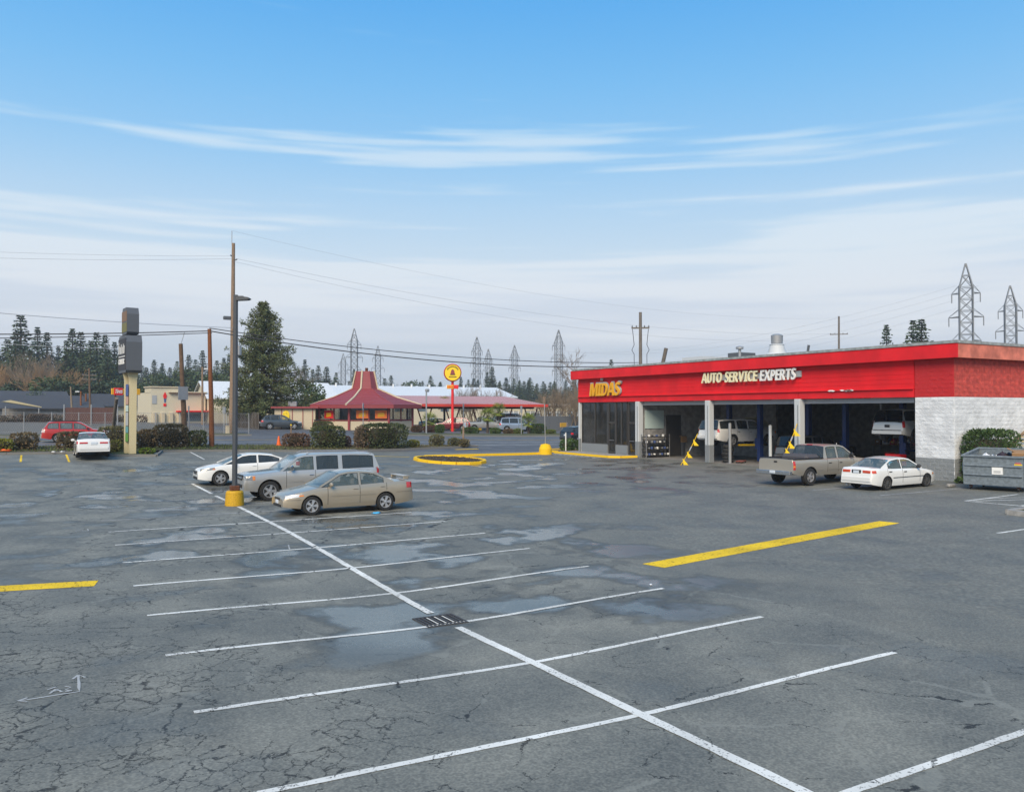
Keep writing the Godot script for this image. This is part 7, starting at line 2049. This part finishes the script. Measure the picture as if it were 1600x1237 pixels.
	hedge("clipped_hedge", "low green hedge between the palm and the traffic sign", Vector3(46.93, 0.97, -86.64), Vector3(1.2, 0.6, 0.9), gnn, 205, 0.1, 0.6, 0.45, "shrubs along the restaurant front")
	hedge("round_shrub", "russet mound before the pale blue minivan", Vector3(48.05, 0.93, -85.43), Vector3(1.3, 0.55, 0.9), Color(0.11, 0.07, 0.03), 206, 0.1, 0.9, 0.0, "shrubs along the restaurant front")
	hedge("round_shrub", "lime mound before the pale blue minivan", Vector3(48.95, 0.91, -84.92), Vector3(1.1, 0.6, 0.9), Color(0.10, 0.13, 0.02), 207, 0.1, 0.9, 0.0, "shrubs along the restaurant front")
	hedge("clipped_hedge", "large clipped dark green dome shrub at the canopy's end", Vector3(51.53, 0.89, -84.60), Vector3(1.6, 1.15, 1.4), Color(0.04, 0.075, 0.015), 208, 0.1, 0.5, 0.0, "shrubs along the restaurant front")
	hedge("clipped_hedge", "low lime hedge right of the clipped dome shrub", Vector3(52.77, 0.87, -83.90), Vector3(1.2, 0.5, 0.9), Color(0.11, 0.14, 0.02), 209, 0.1, 0.5, 0.0, "shrubs along the restaurant front")
	hedge("clipped_hedge", "rounded olive hedge in front of the restaurant wall", Vector3(27.85, 1.40, -91.14), Vector3(2.1, 1.0, 1.3), Color(0.075, 0.085, 0.025), 210, 0.12, 0.5, 0.0, "shrubs along the restaurant front")
	for e in [["white signboard standing by the maroon SUV", 726, 97, "sign_white"], ["yellow and pink banner sign behind the black SUV", 880, 100, "sign_gold"]]:
		var o := thing("low_sign", e[0], "sign", Vector3(43.15, 1.04, -87.06) if e[1] == 726 else Vector3(54.62, 0.86, -84.00), 0.5)
		part(o, "panel", MB.new().bev(Vector3(0, 0.75 if e[1] == 726 else 1.1, 0), Vector3(0.55 if e[1] == 726 else 1.5, 0.95 if e[1] == 726 else 0.5, 0.06), 0.01), M[e[3]])
		for s: float in [-0.25, 0.25]: part(o, "leg", MB.new().tube([Vector3(s, 0, 0), Vector3(s, 0.9, 0)], 0.03, 5), M.galv)
		if e[1] != 726: part(o, "end_panel", MB.new().bev(Vector3(0.9, 1.1, 0), Vector3(0.28, 0.5, 0.06), 0.01), M.sign_rose)
	var lb := thing("litter_bin", "dark litter bin beside the annex wall", "bin", Vector3(27.83, 1.43, -93.46))
	part(lb, "barrel", MB.new().bev(Vector3(0, 0.55, 0), Vector3(0.5, 1.1, 0.5), 0.05), M.rust)
	part(lb, "lid", MB.new().bev(Vector3(0, 1.16, 0), Vector3(0.55, 0.12, 0.55), 0.04), M.black)

# ---------- behind ----------
func gabled(called: String, label: String, at: Vector3, turn: float, w: float, d: float, eave: float, ridge: float, wall: String, roofm: String, over := 0.4) -> Node3D:
	# ridge along local x, a front wall facing local +z
	var o := thing(called, label, "building", at, turn)
	part(o, "wall", MB.new().prism(PackedVector2Array([Vector2(-d * 0.5, -0.5), Vector2(d * 0.5, -0.5), Vector2(d * 0.5, eave), Vector2(0, ridge - 0.05), Vector2(-d * 0.5, eave)]), -w * 0.5, w * 0.5, Transform3D(Basis(Vector3(0, 0, -1), Vector3.UP, Vector3(1, 0, 0)), Vector3.ZERO)), M[wall])
	for s: float in [-1.0, 1.0]:
		var b := MB.new()
		var k := (ridge - eave) / (d * 0.5)
		var A := Vector3(-w * 0.5 - over, eave - over * k + 0.05, s * (d * 0.5 + over)); var B := Vector3(w * 0.5 + over, A.y, A.z)
		var C := Vector3(w * 0.5 + over, ridge + 0.05, 0); var D := Vector3(-w * 0.5 - over, ridge + 0.05, 0)
		var up := Vector3(0, 0.14, 0)
		if s > 0:
			b.quad(A + up, B + up, C + up, D + up); b.quad(A, B, B + up, A + up)
		else:
			b.quad(B + up, A + up, D + up, C + up); b.quad(B, A, A + up, B + up)
		b.quad(A, A + up, D + up, D); b.quad(B, C, C + up, B + up)
		part(o, "roof", b, M[roofm])
	return o
func background() -> void:
	# white warehouse behind the drive-in
	var wh := gabled("warehouse", "long white-roofed warehouse behind the restaurant and its canopy", Vector3(56, 1.4, -146), 0.0, 46, 16, 4.7, 6.6, "pale_wall", "white_roof")
	for i in 12: part(wh, "roof_vent", MB.new().lathe([Vector2(0.2, 6.6), Vector2(0.2, 7.1), Vector2(0.3, 7.15), Vector2(0, 7.25)], 8, Transform3D(Basis(), Vector3(-20 + i * 3.6, 0, 0.4))), M.white_roof)
	for i in 9: part(wh, "window", MB.new().box(Vector3(-18 + i * 4.4, 2.6, 8.02), Vector3(1.6, 0.9, 0.08)), M.teal_wall)
	# white hall and cream store across the gravel lot
	var ha := gabled("white_hall", "pale hall with a steep white roof half hidden by the big pine", Vector3(31.5, 1.8, -133), 0.0, 19, 13, 3.6, 6.1, "pale_wall", "white_roof")
	part(ha, "finial", MB.new().tube([Vector3(-3.2, 6.1, 0), Vector3(-3.2, 6.9, 0)], 0.12, 6), M.white_roof)
	for i in 4: part(ha, "window", MB.new().box(Vector3(-6 + i * 3.6, 2.2, 6.52), Vector3(1.2, 1.1, 0.08)), M.teal_wall)
	var cs := thing("cream_store", "cream stucco store with a stepped parapet and a red and blue arrow mark", "building", Vector3(17.6, 2.0, -131.5), 0.12)
	part(cs, "wall", MB.new().box(Vector3(0, 2.0, 0), Vector3(7.4, 4.4, 8)), M.pale_wall)
	part(cs, "parapet", MB.new().box(Vector3(-1.3, 4.55, 2.2), Vector3(4.9, 0.7, 3.5)), M.pale_wall)
	part(cs, "cornice", MB.new().bev(Vector3(-1.3, 4.95, 2.2), Vector3(5.2, 0.18, 3.8), 0.04), M.cream_wall)
	part(cs, "cornice", MB.new().bev(Vector3(1.2, 4.25, 0.3), Vector3(5.3, 0.16, 8.4), 0.04), M.cream_wall)
	for i in 4: part(cs, "column", MB.new().bev(Vector3(-3.3 + i * 1.1, 0.6, 4.2), Vector3(0.5, 1.6, 0.5), 0.04), M.cream_wall)
	part(cs, "awning", MB.new().bev(Vector3(2.4, 1.55, 4.6), Vector3(5.6, 0.22, 1.4), 0.03), M.sign_red)
	part(cs, "shop_window", MB.new().box(Vector3(2.2, 0.75, 4.05), Vector3(3.6, 1.2, 0.1)), M.teal_wall)
	part(cs, "arrow_mark", MB.new().prism(PackedVector2Array([Vector2(-0.25, 0.45), Vector2(0, 1.0), Vector2(0.25, 0.45), Vector2(0.16, 0.05), Vector2(-0.16, 0.05)]), 0, 0.05, Transform3D(Basis(), Vector3(-1.9, 3.3, 4.02))), M.sign_red)
	part(cs, "arrow_tail", MB.new().prism(PackedVector2Array([Vector2(-0.15, 0.03), Vector2(0.15, 0.03), Vector2(0.07, -0.5), Vector2(-0.07, -0.5)]), 0, 0.05, Transform3D(Basis(), Vector3(-1.9, 3.3, 4.02))), M.sign_blue)
	part(cs, "arrow_mark", MB.new().bev(Vector3(-1.9, 2.45, 4.04), Vector3(0.4, 0.4, 0.06), 0.08), M.sign_red)
	part(cs, "poster", MB.new().box(Vector3(-3.3, 3.2, 4.03), Vector3(0.6, 1.2, 0.04)), M.sign_shadow)
	var wf := thing("plank_fence", "grey plank fence running from the cream store to the very tall pole", "fence")
	for i in 44:
		var t := i / 43.0
		var p := Vector3(20.0, 0, -118).lerp(Vector3(22.3, 0, -97.5), t)
		p.y = gh(p.x, -p.z)
		part(wf, "plank", MB.new().box(p + Vector3(0, 0.95, 0), Vector3(0.04, 1.9, 0.46), Basis(Vector3.UP, -0.11)), M.wood_grey)
	var en := thing("brown_enclosure", "brown boarded enclosure beneath the big pine", "shed", Vector3(22.92, 1.62, -105.44))
	part(en, "wall", MB.new().box(Vector3(0, 1.2, 0), Vector3(2.6, 2.4, 2.5)), M.brick_brown)
	for i in 9: part(en, "batten", MB.new().box(Vector3(-1.2 + i * 0.3, 1.0, 1.27), Vector3(0.22, 2.0, 0.05)), M.brick_brown)
	part(en, "roof", MB.new().bev(Vector3(0, 2.5, 0), Vector3(3.0, 0.3, 3.0), 0.05), M.rust)
	# houses far left
	gabled("slate_house", "low grey house with a long slate roof beyond the gravel lot", Vector3(0.86, 2.18, -146.70), 0.15, 15, 9, 1.9, 3.6, "inner_wall", "slate_roof", 0.7)
	gabled("slate_house", "second slate-roofed house rising behind the first", Vector3(-3.53, 2.30, -174.49), 0.1, 17, 9, 3.0, 4.7, "inner_wall", "slate_roof", 0.6)
	gabled("slate_house", "small slate-roofed house behind the brown screen", Vector3(11.21, 2.13, -148.88), 0.3, 8, 7, 2.3, 4.0, "pale_wall", "slate_roof", 0.5)
	var cp := thing("cream_carport", "cream carport roof sloping beside the grey house", "building", Vector3(-1.85, 2.14, -136.74), 0.1)
	part(cp, "roof", MB.new().prism(PackedVector2Array([Vector2(-1.8, 2.75), Vector2(-0.9, 2.95), Vector2(2.8, 2.05), Vector2(2.8, 1.95)]), -2.0, 2.0), M.cream)
	for x: float in [-1.5, 2.5]: part(cp, "post", MB.new().tube([Vector3(x, 0, 1.8), Vector3(x, 2.1, 1.8)], 0.08, 6), M.galv)
	part(cp, "wall", MB.new().box(Vector3(0.4, 0.9, -1.9), Vector3(4.0, 1.8, 0.15)), M.inner_wall)
	hedge("scrub_row", "row of low brown scrub at the far edge of the gravel lot", Vector3(0.76, 2.05, -129.51), Vector3(34, 0.9, 1.2), Color(0.085, 0.055, 0.035), 401, 0.24, 0.3, 0.0, "", 1.0)
	# pale industrial front seen past the canopy
	var pf := thing("workshop_row", "pale workshop front with gridded roller doors beyond the canopy's end", "building", Vector3(69.49, 1.09, -107.76), -0.25)
	part(pf, "wall", MB.new().box(Vector3(0, 1.6, 0), Vector3(20, 3.4, 6)), M.pale_wall)
	for i in 6:
		var x := -8.5 + i * 3.3
		var o := part(pf, "roller_door", MB.new().box(Vector3(x, 1.25, 3.02), Vector3(2.5, 2.5, 0.08)), M.teal_wall)
		for k in 4: part(o, "door_bar", MB.new().box(Vector3(x, 0.5 + k * 0.6, 3.08), Vector3(2.5, 0.1, 0.06)), M.sign_white)
		for k in 4: part(o, "door_bar", MB.new().box(Vector3(x - 1.1 + k * 0.73, 1.25, 3.08), Vector3(0.1, 2.5, 0.05)), M.sign_white)
	part(pf, "roof_edge", MB.new().bev(Vector3(0, 3.4, 0), Vector3(20.6, 0.3, 6.6), 0.04), M.white_roof)
	var df := thing("dark_fence", "dark screened fence in front of the workshop doors", "fence", Vector3(60.58, 1.03, -94.42), -0.25)
	for i in 12: part(df, "panel", MB.new().box(Vector3(-6.6 + i * 1.2, 0.95, 0), Vector3(1.17, 1.9, 0.06)), M.sign_grey)
	# vegetation meshes, shared between trees
	var dk := Color(0.036, 0.060, 0.028); var dg := Color(0.048, 0.078, 0.030); var bg := Color(0.046, 0.072, 0.046)
	var CM := [conifer_mesh(20, 4.4, 501, dk, 1.2), conifer_mesh(20, 5.4, 502, dg, 1.3), conifer_mesh(20, 3.8, 503, bg, 1.1, 0.15), conifer_mesh(20, 3.0, 504, dk, 1.0, 0.25, 0.7)]
	plant("big_pine", "big dark green pine standing between the tall pole and the restaurant", "tree", Vector3(23.94, 1.58, -102.56), pine_mesh(15.2, 6.0, 511, Color(0.090, 0.110, 0.040)), Vector3.ONE, 0.4, "")
	# far conifers: along the street, away from it, top height, kind, width factor, stand
	var words := ["dark", "broad", "blue-green", "sparse-topped"]
	var conif := [[-16.0, 262.0, 20.4, 1, 1.4, 0], [-19.0, 262.6, 21.9, 2, 1.5, 0], [-24.8, 266.8, 21.3, 1, 1.6, 0], [-27.4, 244.9, 21.5, 1, 1.2, 0], [-32.1, 257.6, 22.3, 0, 1.2, 0], [-39.0, 267.0, 17.6, 0, 1.6, 0], [-43.9, 277.6, 22.3, 1, 1.4, 0], [-50.2, 297.5, 22.4, 0, 1.4, 0], [-52.3, 279.6, 25.4, 2, 1.4, 0], [-58.6, 289.3, 26.4, 1, 1.6, 0], [-57.9, 270.1, 21.9, 2, 1.5, 0], [-63.7, 273.4, 23.0, 1, 1.2, 0], [-68.4, 284.2, 21.9, 1, 1.5, 0], [-76.5, 293.3, 24.3, 1, 1.3, 0], [-73.8, 274.6, 24.3, 1, 1.4, 0], [-79.5, 282.7, 20.6, 1, 1.3, 0], [-86.7, 292.5, 17.1, 1, 1.4, 0], [-96.4, 312.9, 25.2, 1, 1.6, 0], [-102.8, 316.7, 24.4, 1, 1.3, 0], [-94.2, 284.8, 20.2, 0, 1.6, 0], [-93.0, 272.5, 19.4, 1, 1.6, 0], [-100.0, 281.4, 21.6, 2, 1.4, 0], [-112.8, 305.5, 19.4, 1, 1.4, 0], [-113.7, 300.1, 24.4, 2, 1.5, 0], [-117.1, 298.1, 22.1, 0, 1.5, 0], [-126.1, 311.8, 17.5, 1, 1.3, 0], [-133.7, 323.9, 25.4, 1, 1.5, 0], [333.4, 182.3, 19.3, 1, 1.4, 3], [329.4, 171.3, 20.3, 1, 1.2, 3], [343.8, 168.1, 16.7, 0, 1.6, 3], [318.8, 148.7, 16.2, 0, 1.5, 3], [357.9, 159.8, 21.2, 2, 1.4, 3], [358.4, 152.0, 19.0, 2, 1.4, 3], [315.0, 126.9, 17.9, 1, 1.3, 3], [374.1, 142.7, 20.6, 2, 1.3, 3], [360.1, 130.3, 18.4, 1, 1.2, 3], [409.2, 138.0, 20.2, 0, 1.6, 3], [360.6, 116.9, 18.7, 1, 1.5, 3], [356.7, 108.4, 17.2, 1, 1.3, 3], [-2.7, 248.7, 28.3, 3, 1.5, 0], [1.1, 263.9, 26.9, 2, 1.2, 0], [3.4, 268.3, 26.0, 0, 1.1, 0], [-5.8, 256.2, 22.6, 1, 1.4, 0], [-3.5, 237.7, 20.7, 1, 1.3, 0], [-0.6, 230.3, 18.3, 1, 1.3, 0], [-9.0, 252.4, 21.0, 1, 1.5, 0], [-14.0, 266.7, 24.4, 0, 1.4, 0], [6.3, 272.4, 22.5, 2, 1.0, 0], [9.2, 253.5, 26.1, 0, 1.2, 0], [11.3, 255.8, 25.3, 1, 1.2, 0], [7.5, 243.0, 21.8, 1, 1.3, 0], [14.8, 250.3, 24.9, 1, 1.3, 0], [17.5, 260.3, 25.3, 0, 1.1, 0], [12.8, 240.0, 21.8, 1, 1.3, 0], [20.2, 264.5, 23.6, 2, 1.2, 0], [21.2, 252.4, 21.7, 1, 1.3, 0], [15.9, 226.7, 18.6, 1, 1.4, 0], [10.3, 224.2, 17.5, 1, 1.4, 0], [38.7, 357.5, 21.1, 0, 1.4, 1], [43.2, 372.2, 25.0, 0, 1.2, 1], [33.5, 337.5, 17.0, 1, 1.5, 1], [46.8, 375.9, 23.7, 1, 1.2, 1], [47.4, 358.3, 21.3, 0, 1.3, 1], [51.3, 367.6, 24.2, 1, 1.2, 1], [49.8, 328.2, 24.7, 0, 1.2, 1], [53.7, 337.5, 23.4, 1, 1.2, 1], [52.5, 315.2, 25.6, 0, 1.1, 1], [56.9, 312.7, 21.8, 1, 1.2, 1], [57.1, 301.1, 22.2, 2, 1.2, 1], [57.8, 294.9, 23.0, 0, 1.3, 1], [84.1, 297.2, 22.2, 2, 1.2, 2], [92.3, 315.6, 19.8, 0, 1.2, 2], [91.2, 304.7, 20.5, 3, 1.2, 2], [90.8, 293.4, 19.7, 0, 1.5, 2], [100.0, 311.2, 18.4, 1, 1.2, 2], [109.2, 317.5, 20.3, 2, 1.0, 2], [111.0, 316.5, 18.6, 1, 1.0, 2], [129.2, 329.1, 18.7, 0, 1.3, 2], [136.1, 325.2, 16.0, 1, 1.4, 2], [144.5, 332.0, 16.7, 0, 1.2, 2], [141.4, 316.5, 18.2, 1, 1.3, 2], [151.2, 328.2, 16.4, 0, 1.3, 2], [149.9, 305.9, 17.7, 0, 1.1, 3], [157.1, 313.4, 16.8, 1, 1.2, 3], [156.2, 290.9, 21.3, 0, 1.2, 3], [156.8, 296.3, 19.3, 2, 1.1, 3], [166.0, 302.6, 16.1, 1, 1.2, 3], [176.7, 313.7, 15.0, 0, 1.3, 3], [173.0, 298.6, 16.4, 1, 1.3, 3], [178.7, 301.1, 16.8, 0, 1.3, 3], [186.7, 308.1, 15.0, 1, 1.2, 3], [184.7, 297.7, 15.2, 0, 1.2, 3], [185.3, 291.6, 15.9, 1, 1.2, 3], [192.1, 293.5, 16.8, 0, 1.2, 3], [189.3, 283.6, 17.5, 1, 1.3, 3], [113.2, 154.3, 15.4, 1, 1.0, 3], [41.9, 424.7, 21.3, 2, 1.6, 1], [48.1, 463.7, 26.9, 1, 1.5, 1], [47.5, 436.5, 20.7, 2, 1.4, 1], [46.8, 401.2, 22.5, 2, 1.6, 1], [56.0, 452.3, 26.2, 0, 1.4, 1], [54.8, 426.6, 19.6, 2, 1.6, 1], [62.0, 452.4, 23.8, 2, 1.8, 1], [55.0, 386.2, 21.2, 2, 1.3, 1], [65.3, 434.4, 22.8, 1, 1.5, 1], [67.4, 425.2, 21.6, 2, 1.6, 1], [76.3, 455.8, 22.3, 1, 1.8, 1], [78.5, 448.8, 25.7, 0, 1.6, 1], [76.5, 423.5, 20.2, 1, 1.3, 1], [77.8, 414.7, 21.1, 1, 1.7, 1], [77.4, 397.7, 23.6, 2, 1.7, 1], [75.0, 376.0, 19.6, 1, 1.5, 1], [109.3, 383.0, 14.1, 1, 1.8, 2], [115.2, 391.1, 17.7, 2, 1.6, 2], [122.0, 402.3, 17.2, 1, 1.5, 2], [117.0, 375.2, 18.1, 1, 1.5, 2], [122.3, 382.5, 19.7, 1, 1.2, 2], [116.3, 353.8, 15.5, 1, 1.5, 2], [135.9, 402.4, 18.7, 2, 1.2, 2], [144.4, 420.6, 17.5, 1, 1.6, 2], [125.8, 358.7, 15.8, 1, 1.4, 2], [131.4, 367.0, 16.1, 2, 1.3, 2], [145.3, 394.8, 15.2, 1, 1.4, 2], [134.7, 359.4, 15.1, 1, 1.6, 2], [148.0, 385.2, 19.6, 1, 1.6, 2], [161.1, 411.1, 16.5, 0, 1.4, 2], [148.8, 370.9, 15.0, 1, 1.7, 2], [146.5, 359.6, 14.4, 1, 1.7, 2], [141.8, 341.6, 14.4, 1, 1.6, 2], [167.9, 396.9, 18.2, 2, 1.4, 2], [156.7, 363.0, 17.3, 2, 1.3, 2], [173.5, 396.0, 15.6, 2, 1.5, 2], [149.6, 332.6, 14.9, 2, 1.7, 2], [160.6, 349.3, 16.6, 1, 1.7, 2], [187.1, 397.5, 16.5, 0, 1.7, 2], [179.2, 375.6, 15.5, 1, 1.7, 3], [158.9, 324.9, 15.6, 0, 1.3, 3], [179.1, 360.6, 16.4, 2, 1.2, 3], [168.0, 330.1, 18.2, 2, 1.7, 3], [169.7, 329.2, 17.6, 0, 1.3, 3], [197.8, 375.3, 15.5, 0, 1.5, 3], [199.2, 371.1, 18.6, 1, 1.4, 3], [191.2, 349.2, 17.4, 0, 1.7, 3], [177.5, 317.9, 18.2, 2, 1.8, 3], [198.2, 347.5, 19.3, 1, 1.3, 3], [195.8, 338.5, 17.5, 1, 1.4, 3], [187.2, 319.2, 17.0, 0, 1.6, 3], [191.5, 321.4, 18.6, 1, 1.5, 3], [213.4, 351.5, 17.3, 0, 1.6, 3], [210.3, 340.6, 17.8, 1, 1.5, 3], [202.6, 322.1, 16.8, 1, 1.6, 3], [211.8, 332.9, 17.3, 0, 1.8, 3], [230.2, 355.8, 15.8, 1, 1.3, 3], [231.1, 350.7, 15.3, 2, 1.6, 3], [205.6, 306.5, 15.8, 0, 1.5, 3], [227.0, 333.5, 17.9, 0, 1.6, 3]]
	var i := 0
	for e in conif:
		i += 1
		var base := gp(e[0], e[1], -0.1)
		var hgt: float = e[2] - base.y
		var w: float = e[4] * 1.12 * clampf(hgt / 20.0, 0.6, 1.2)
		var near: String = ["behind the slate-roofed houses", "on the wooded rise beyond the cream store", "behind the warehouse roof", "beyond the parking canopy"][e[5]]
		plant("conifer_tree", "%s conifer %s" % [words[e[3]], near], "tree", base, CM[e[3]], Vector3(w, hgt / 20.0, w), i * 1.7, "conifers " + near)
	for e in [[145.1, 107.4, 20.9, 0, 1.1, "slim pointed evergreen behind the shop roof"], [145.1, 101.7, 21.1, 1, 1.3, "dense evergreen beside the twin-topped one behind the shop roof"], [144.6, 99.6, 21.2, 0, 1.5, "twin-topped bushy evergreen behind the shop roof"]]:
		var base := gp(e[0], e[1], -0.1)
		var hgt: float = e[2] - base.y
		plant("conifer_tree", e[5], "tree", base, CM[e[3]], Vector3(e[4], hgt / 20.0, e[4]), e[0], "")
	# leafy evergreens, nearer
	var cr := [crown_mesh(5.0, 8.0, 0.6, 521, Color(0.028, 0.050, 0.020), 4200, 0.5), crown_mesh(5.0, 8.0, 0.6, 522, Color(0.050, 0.080, 0.025), 4200, 0.5), crown_mesh(5.0, 8.0, 0.6, 523, Color(0.06, 0.09, 0.07), 3600, 0.45)]
	var stem := MB.new().tube([Vector3(0, -0.3, 0), Vector3(0, 5.0, 0)], [0.35, 0.2], 7).mesh()
	for e in [[-6.2, 222.0, 8.8, 0, 1.3, "dark evergreen thicket tree above the second slate roof"], [-2.2, 214.0, 9.5, 0, 1.2, "dark evergreen thicket tree left of the blue spruce shrub"], [0.2, 172.4, 7.0, 2, 0.55, "blue-grey rounded tree between the slate roofs"], [3.8, 204.8, 10.4, 1, 1.3, "mid-green rounded tree right of the tan bare trees"], [6.5, 197.6, 8.9, 0, 1.2, "dark rounded tree behind the brown screen"], [10.1, 201.3, 9.3, 0, 1.3, "dark rounded tree behind the lamp poles"], [14.0, 204.8, 8.8, 0, 1.2, "dark rounded tree left of the pylon columns"], [17.3, 208.7, 9.6, 1, 1.2, "mid-green rounded tree behind the pylon sign"], [28.8, 248.2, 13.0, 1, 1.2, "olive rounded tree right of the pylon sign"], [27.9, 214.1, 10.3, 0, 1.1, "dark rounded tree behind the cream store's left end"], [18.6, 161.9, 7.8, 0, 0.8, "dark bushy tree left of the cream store"], [36.2, 232.4, 13.6, 1, 1.2, "olive rounded tree behind the cream store parapet"], [38.8, 207.9, 11.8, 1, 1.1, "olive rounded tree behind the white hall"], [34.4, 118.5, 7.3, 1, 0.62, "bright green rounded tree between the big pine and the restaurant"], [128.1, 306.8, 14.3, 1, 1.0, "olive tree topping the warehouse roof"]]:
		var base := gp(e[0], e[1], -0.1)
		var hgt: float = e[2] - base.y
		plant("leafy_tree", e[5], "tree", base, [stem, cr[e[3]]], Vector3(e[4], hgt / 8.4, e[4]), e[0] * 0.3, "leafy trees beyond the street", "leaf")
	# bare winter trees
	var bm := [bare_mesh(10, 531, 1, 5, 0.75, 0.5), bare_mesh(10, 532, 7, 4, 0.55, 0.5), bare_mesh(10, 533, 9, 4, 0.6, 0.3)]
	for e in [[67.2, 97.6, 15.6, 0, 1.25, "tall bare grey tree rising behind the shop's left roof end", "twig_grey"], [73.6, 102.0, 12.8, 0, 0.9, "smaller bare grey tree just right of the tall one", "twig_grey"],
		[0.3, 224.1, 18.6, 1, 1.6, "pale bare tan tree among the conifers", "bark_pale"], [2.0, 217.3, 17.1, 1, 1.6, "leaning pale bare tree next to the tan one", "bark_pale"], [3.5, 214.2, 15.3, 2, 1.5, "rust-tan bare tree below the pale trees", "twig_tan"], [6.6, 205.5, 14.2, 2, 1.0, "orange-tan bare bush above the rounded trees", "twig_tan"], [-6.1, 227.7, 17.2, 2, 1.5, "tan bare tree at the lot's far left", "twig_tan"],
		[58.4, 114.1, 8.4, 2, 1.15, "wide tan bare tree behind the canopy roof", "bark_pale"], [61.4, 114.6, 8.0, 2, 1.05, "tan bare tree right of the wide one behind the canopy", "bark_pale"], [58.0, 116.6, 7.7, 2, 0.8, "low tan bare tree beside the round sign", "bark_pale"],
		[63.2, 102.2, 7.2, 2, 1.0, "tan bare tree over the canopy's right end", "bark_pale"], [63.3, 98.6, 8.0, 2, 1.2, "tall tan bare tree before the workshop doors", "bark_pale"], [62.5, 94.5, 7.4, 2, 1.1, "tan bare tree next to the shop's corner", "bark_pale"], [61.9, 91.4, 7.6, 2, 1.2, "tan bare tree partly hidden by the shop", "bark_pale"], [122.0, 275.8, 13.8, 2, 1.6, "grey bare tree above the warehouse roof", "twig_grey"], [124.0, 309.1, 16.6, 2, 1.6, "grey bare tree behind the warehouse beside the cupola", "twig_grey"], [52.7, 200.1, 15.7, 2, 1.1, "tan bare tree behind the big pine", "twig_grey"]]:
		var base := gp(e[0], e[1], -0.1)
		var hgt: float = e[2] - base.y
		var o := plant("bare_tree", e[5], "tree", base, [bm[e[3]]], Vector3(hgt / 9.5 * minf(1.0, e[4]), hgt / 9.5, hgt / 9.5 * minf(1.0, e[4])), e[0] * 0.7, "bare winter trees", "leaf", e[6])
	# steel transmission towers and their lines
	var pg := pylon_proto()
	var spots := [[123.5, 358.9, 40.0, "steel lattice tower left of the restaurant cupola"], [167.8, 447.6, 40.0, "distant lattice tower right above the cupola"], [166.3, 503.6, 39.0, "faint far lattice tower left of the cupola tower"], [189.8, 369.5, 40.0, "lattice tower above the round sign's right"], [232.7, 438.3, 40.0, "faint lattice tower behind the one over the canopy"], [231.7, 405.5, 40.0, "lattice tower over the canopy's right half"], [205.3, 319.4, 40.0, "tall lattice tower beside the bare grey tree"], [200.0, 125.7, 39.9, "largest lattice tower over the shop roof corner"], [247.8, 142.3, 40.1, "lattice tower right of the largest one over the shop roof"]]
	var first := true
	for e in spots:
		var base := gp(e[0], e[1], -0.1)
		var hgt: float = e[2] - base.y
		var o: Node3D = pg if first else copy(pg)
		first = false
		o.position = base; o.rotation.y = -0.95 if e[0] > 170 else -0.45; o.scale = Vector3.ONE * hgt / 40.0
		o.set_meta("label", e[3])
	for e in [[Vector3(197.5, 34.4, -126.5), Vector3(205.0, 30.5, -318.9), 6.0, "transmission wire from the largest tower's left arm"], [Vector3(196.7, 30.7, -127.0), Vector3(203.8, 27.1, -319.7), 7.0, "lower transmission wire from the largest tower"], [Vector3(202.3, 34.4, -123.8), Vector3(206.8, 30.5, -317.9), 7.0, "transmission wire from the largest tower's right arm"], [Vector3(202.7, 30.7, -123.6), Vector3(207.8, 26.5, -317.4), 8.0, "lowest visible transmission wire beyond the shop roof"]]:
		wire(e[3], e[0], e[1], e[2], 0.020)
func pylon_proto() -> Node3D:
	var o := thing("transmission_tower", "steel lattice tower", "pylon", Vector3.ZERO, 0.0, "transmission towers on the skyline")
	var hw := func(y: float) -> float: return lerpf(4.2, 1.5, clampf(y / 16.0, 0, 1)) if y < 16.0 else 1.5 if y < 34.0 else lerpf(1.5, 0.1, (y - 34.0) / 6.0)
	var b := MB.new()
	var lv := [0.0, 5.5, 10.5, 16.0, 19.0, 22.0, 25.0, 28.0, 31.0, 34.0, 37.0, 40.0]
	for i in lv.size() - 1:
		var a: float = hw.call(lv[i]); var c: float = hw.call(lv[i + 1])
		var P := [Vector3(-a, lv[i], -a), Vector3(a, lv[i], -a), Vector3(a, lv[i], a), Vector3(-a, lv[i], a)]
		var Q := [Vector3(-c, lv[i + 1], -c), Vector3(c, lv[i + 1], -c), Vector3(c, lv[i + 1], c), Vector3(-c, lv[i + 1], c)]
		for k in 4:
			b.tube([P[k], Q[k]], 0.17, 4, false)
			b.tube([P[k], Q[(k + 1) % 4]], 0.09, 3, false); b.tube([P[(k + 1) % 4], Q[k]], 0.09, 3, false)
			b.tube([Q[k], Q[(k + 1) % 4]], 0.09, 3, false)
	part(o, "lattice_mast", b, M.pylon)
	for e in [[20.5, 3.3], [26.5, 3.9], [32.5, 3.2]]:
		for s: float in [-1.0, 1.0]:
			var m := MB.new()
			for z: float in [-1.4, 1.4]:
				m.tube([Vector3(s * 1.5, e[0], z), Vector3(s * e[1], e[0] - 0.15, 0)], 0.11, 4, false)
				m.tube([Vector3(s * 1.5, e[0] + 2.0, z), Vector3(s * e[1], e[0], 0)], 0.07, 3, false)
			m.tube([Vector3(s * 2.2, e[0], -0.8), Vector3(s * 2.2, e[0], 0.8)], 0.07, 3, false)
			var arm := part(o, "cross_arm", m, M.pylon)
			part(arm, "insulator_string", MB.new().tube([Vector3(s * e[1], e[0] - 0.1, 0), Vector3(s * e[1], e[0] - 2.4, 0)], 0.13, 5), M.pylon)
	return o
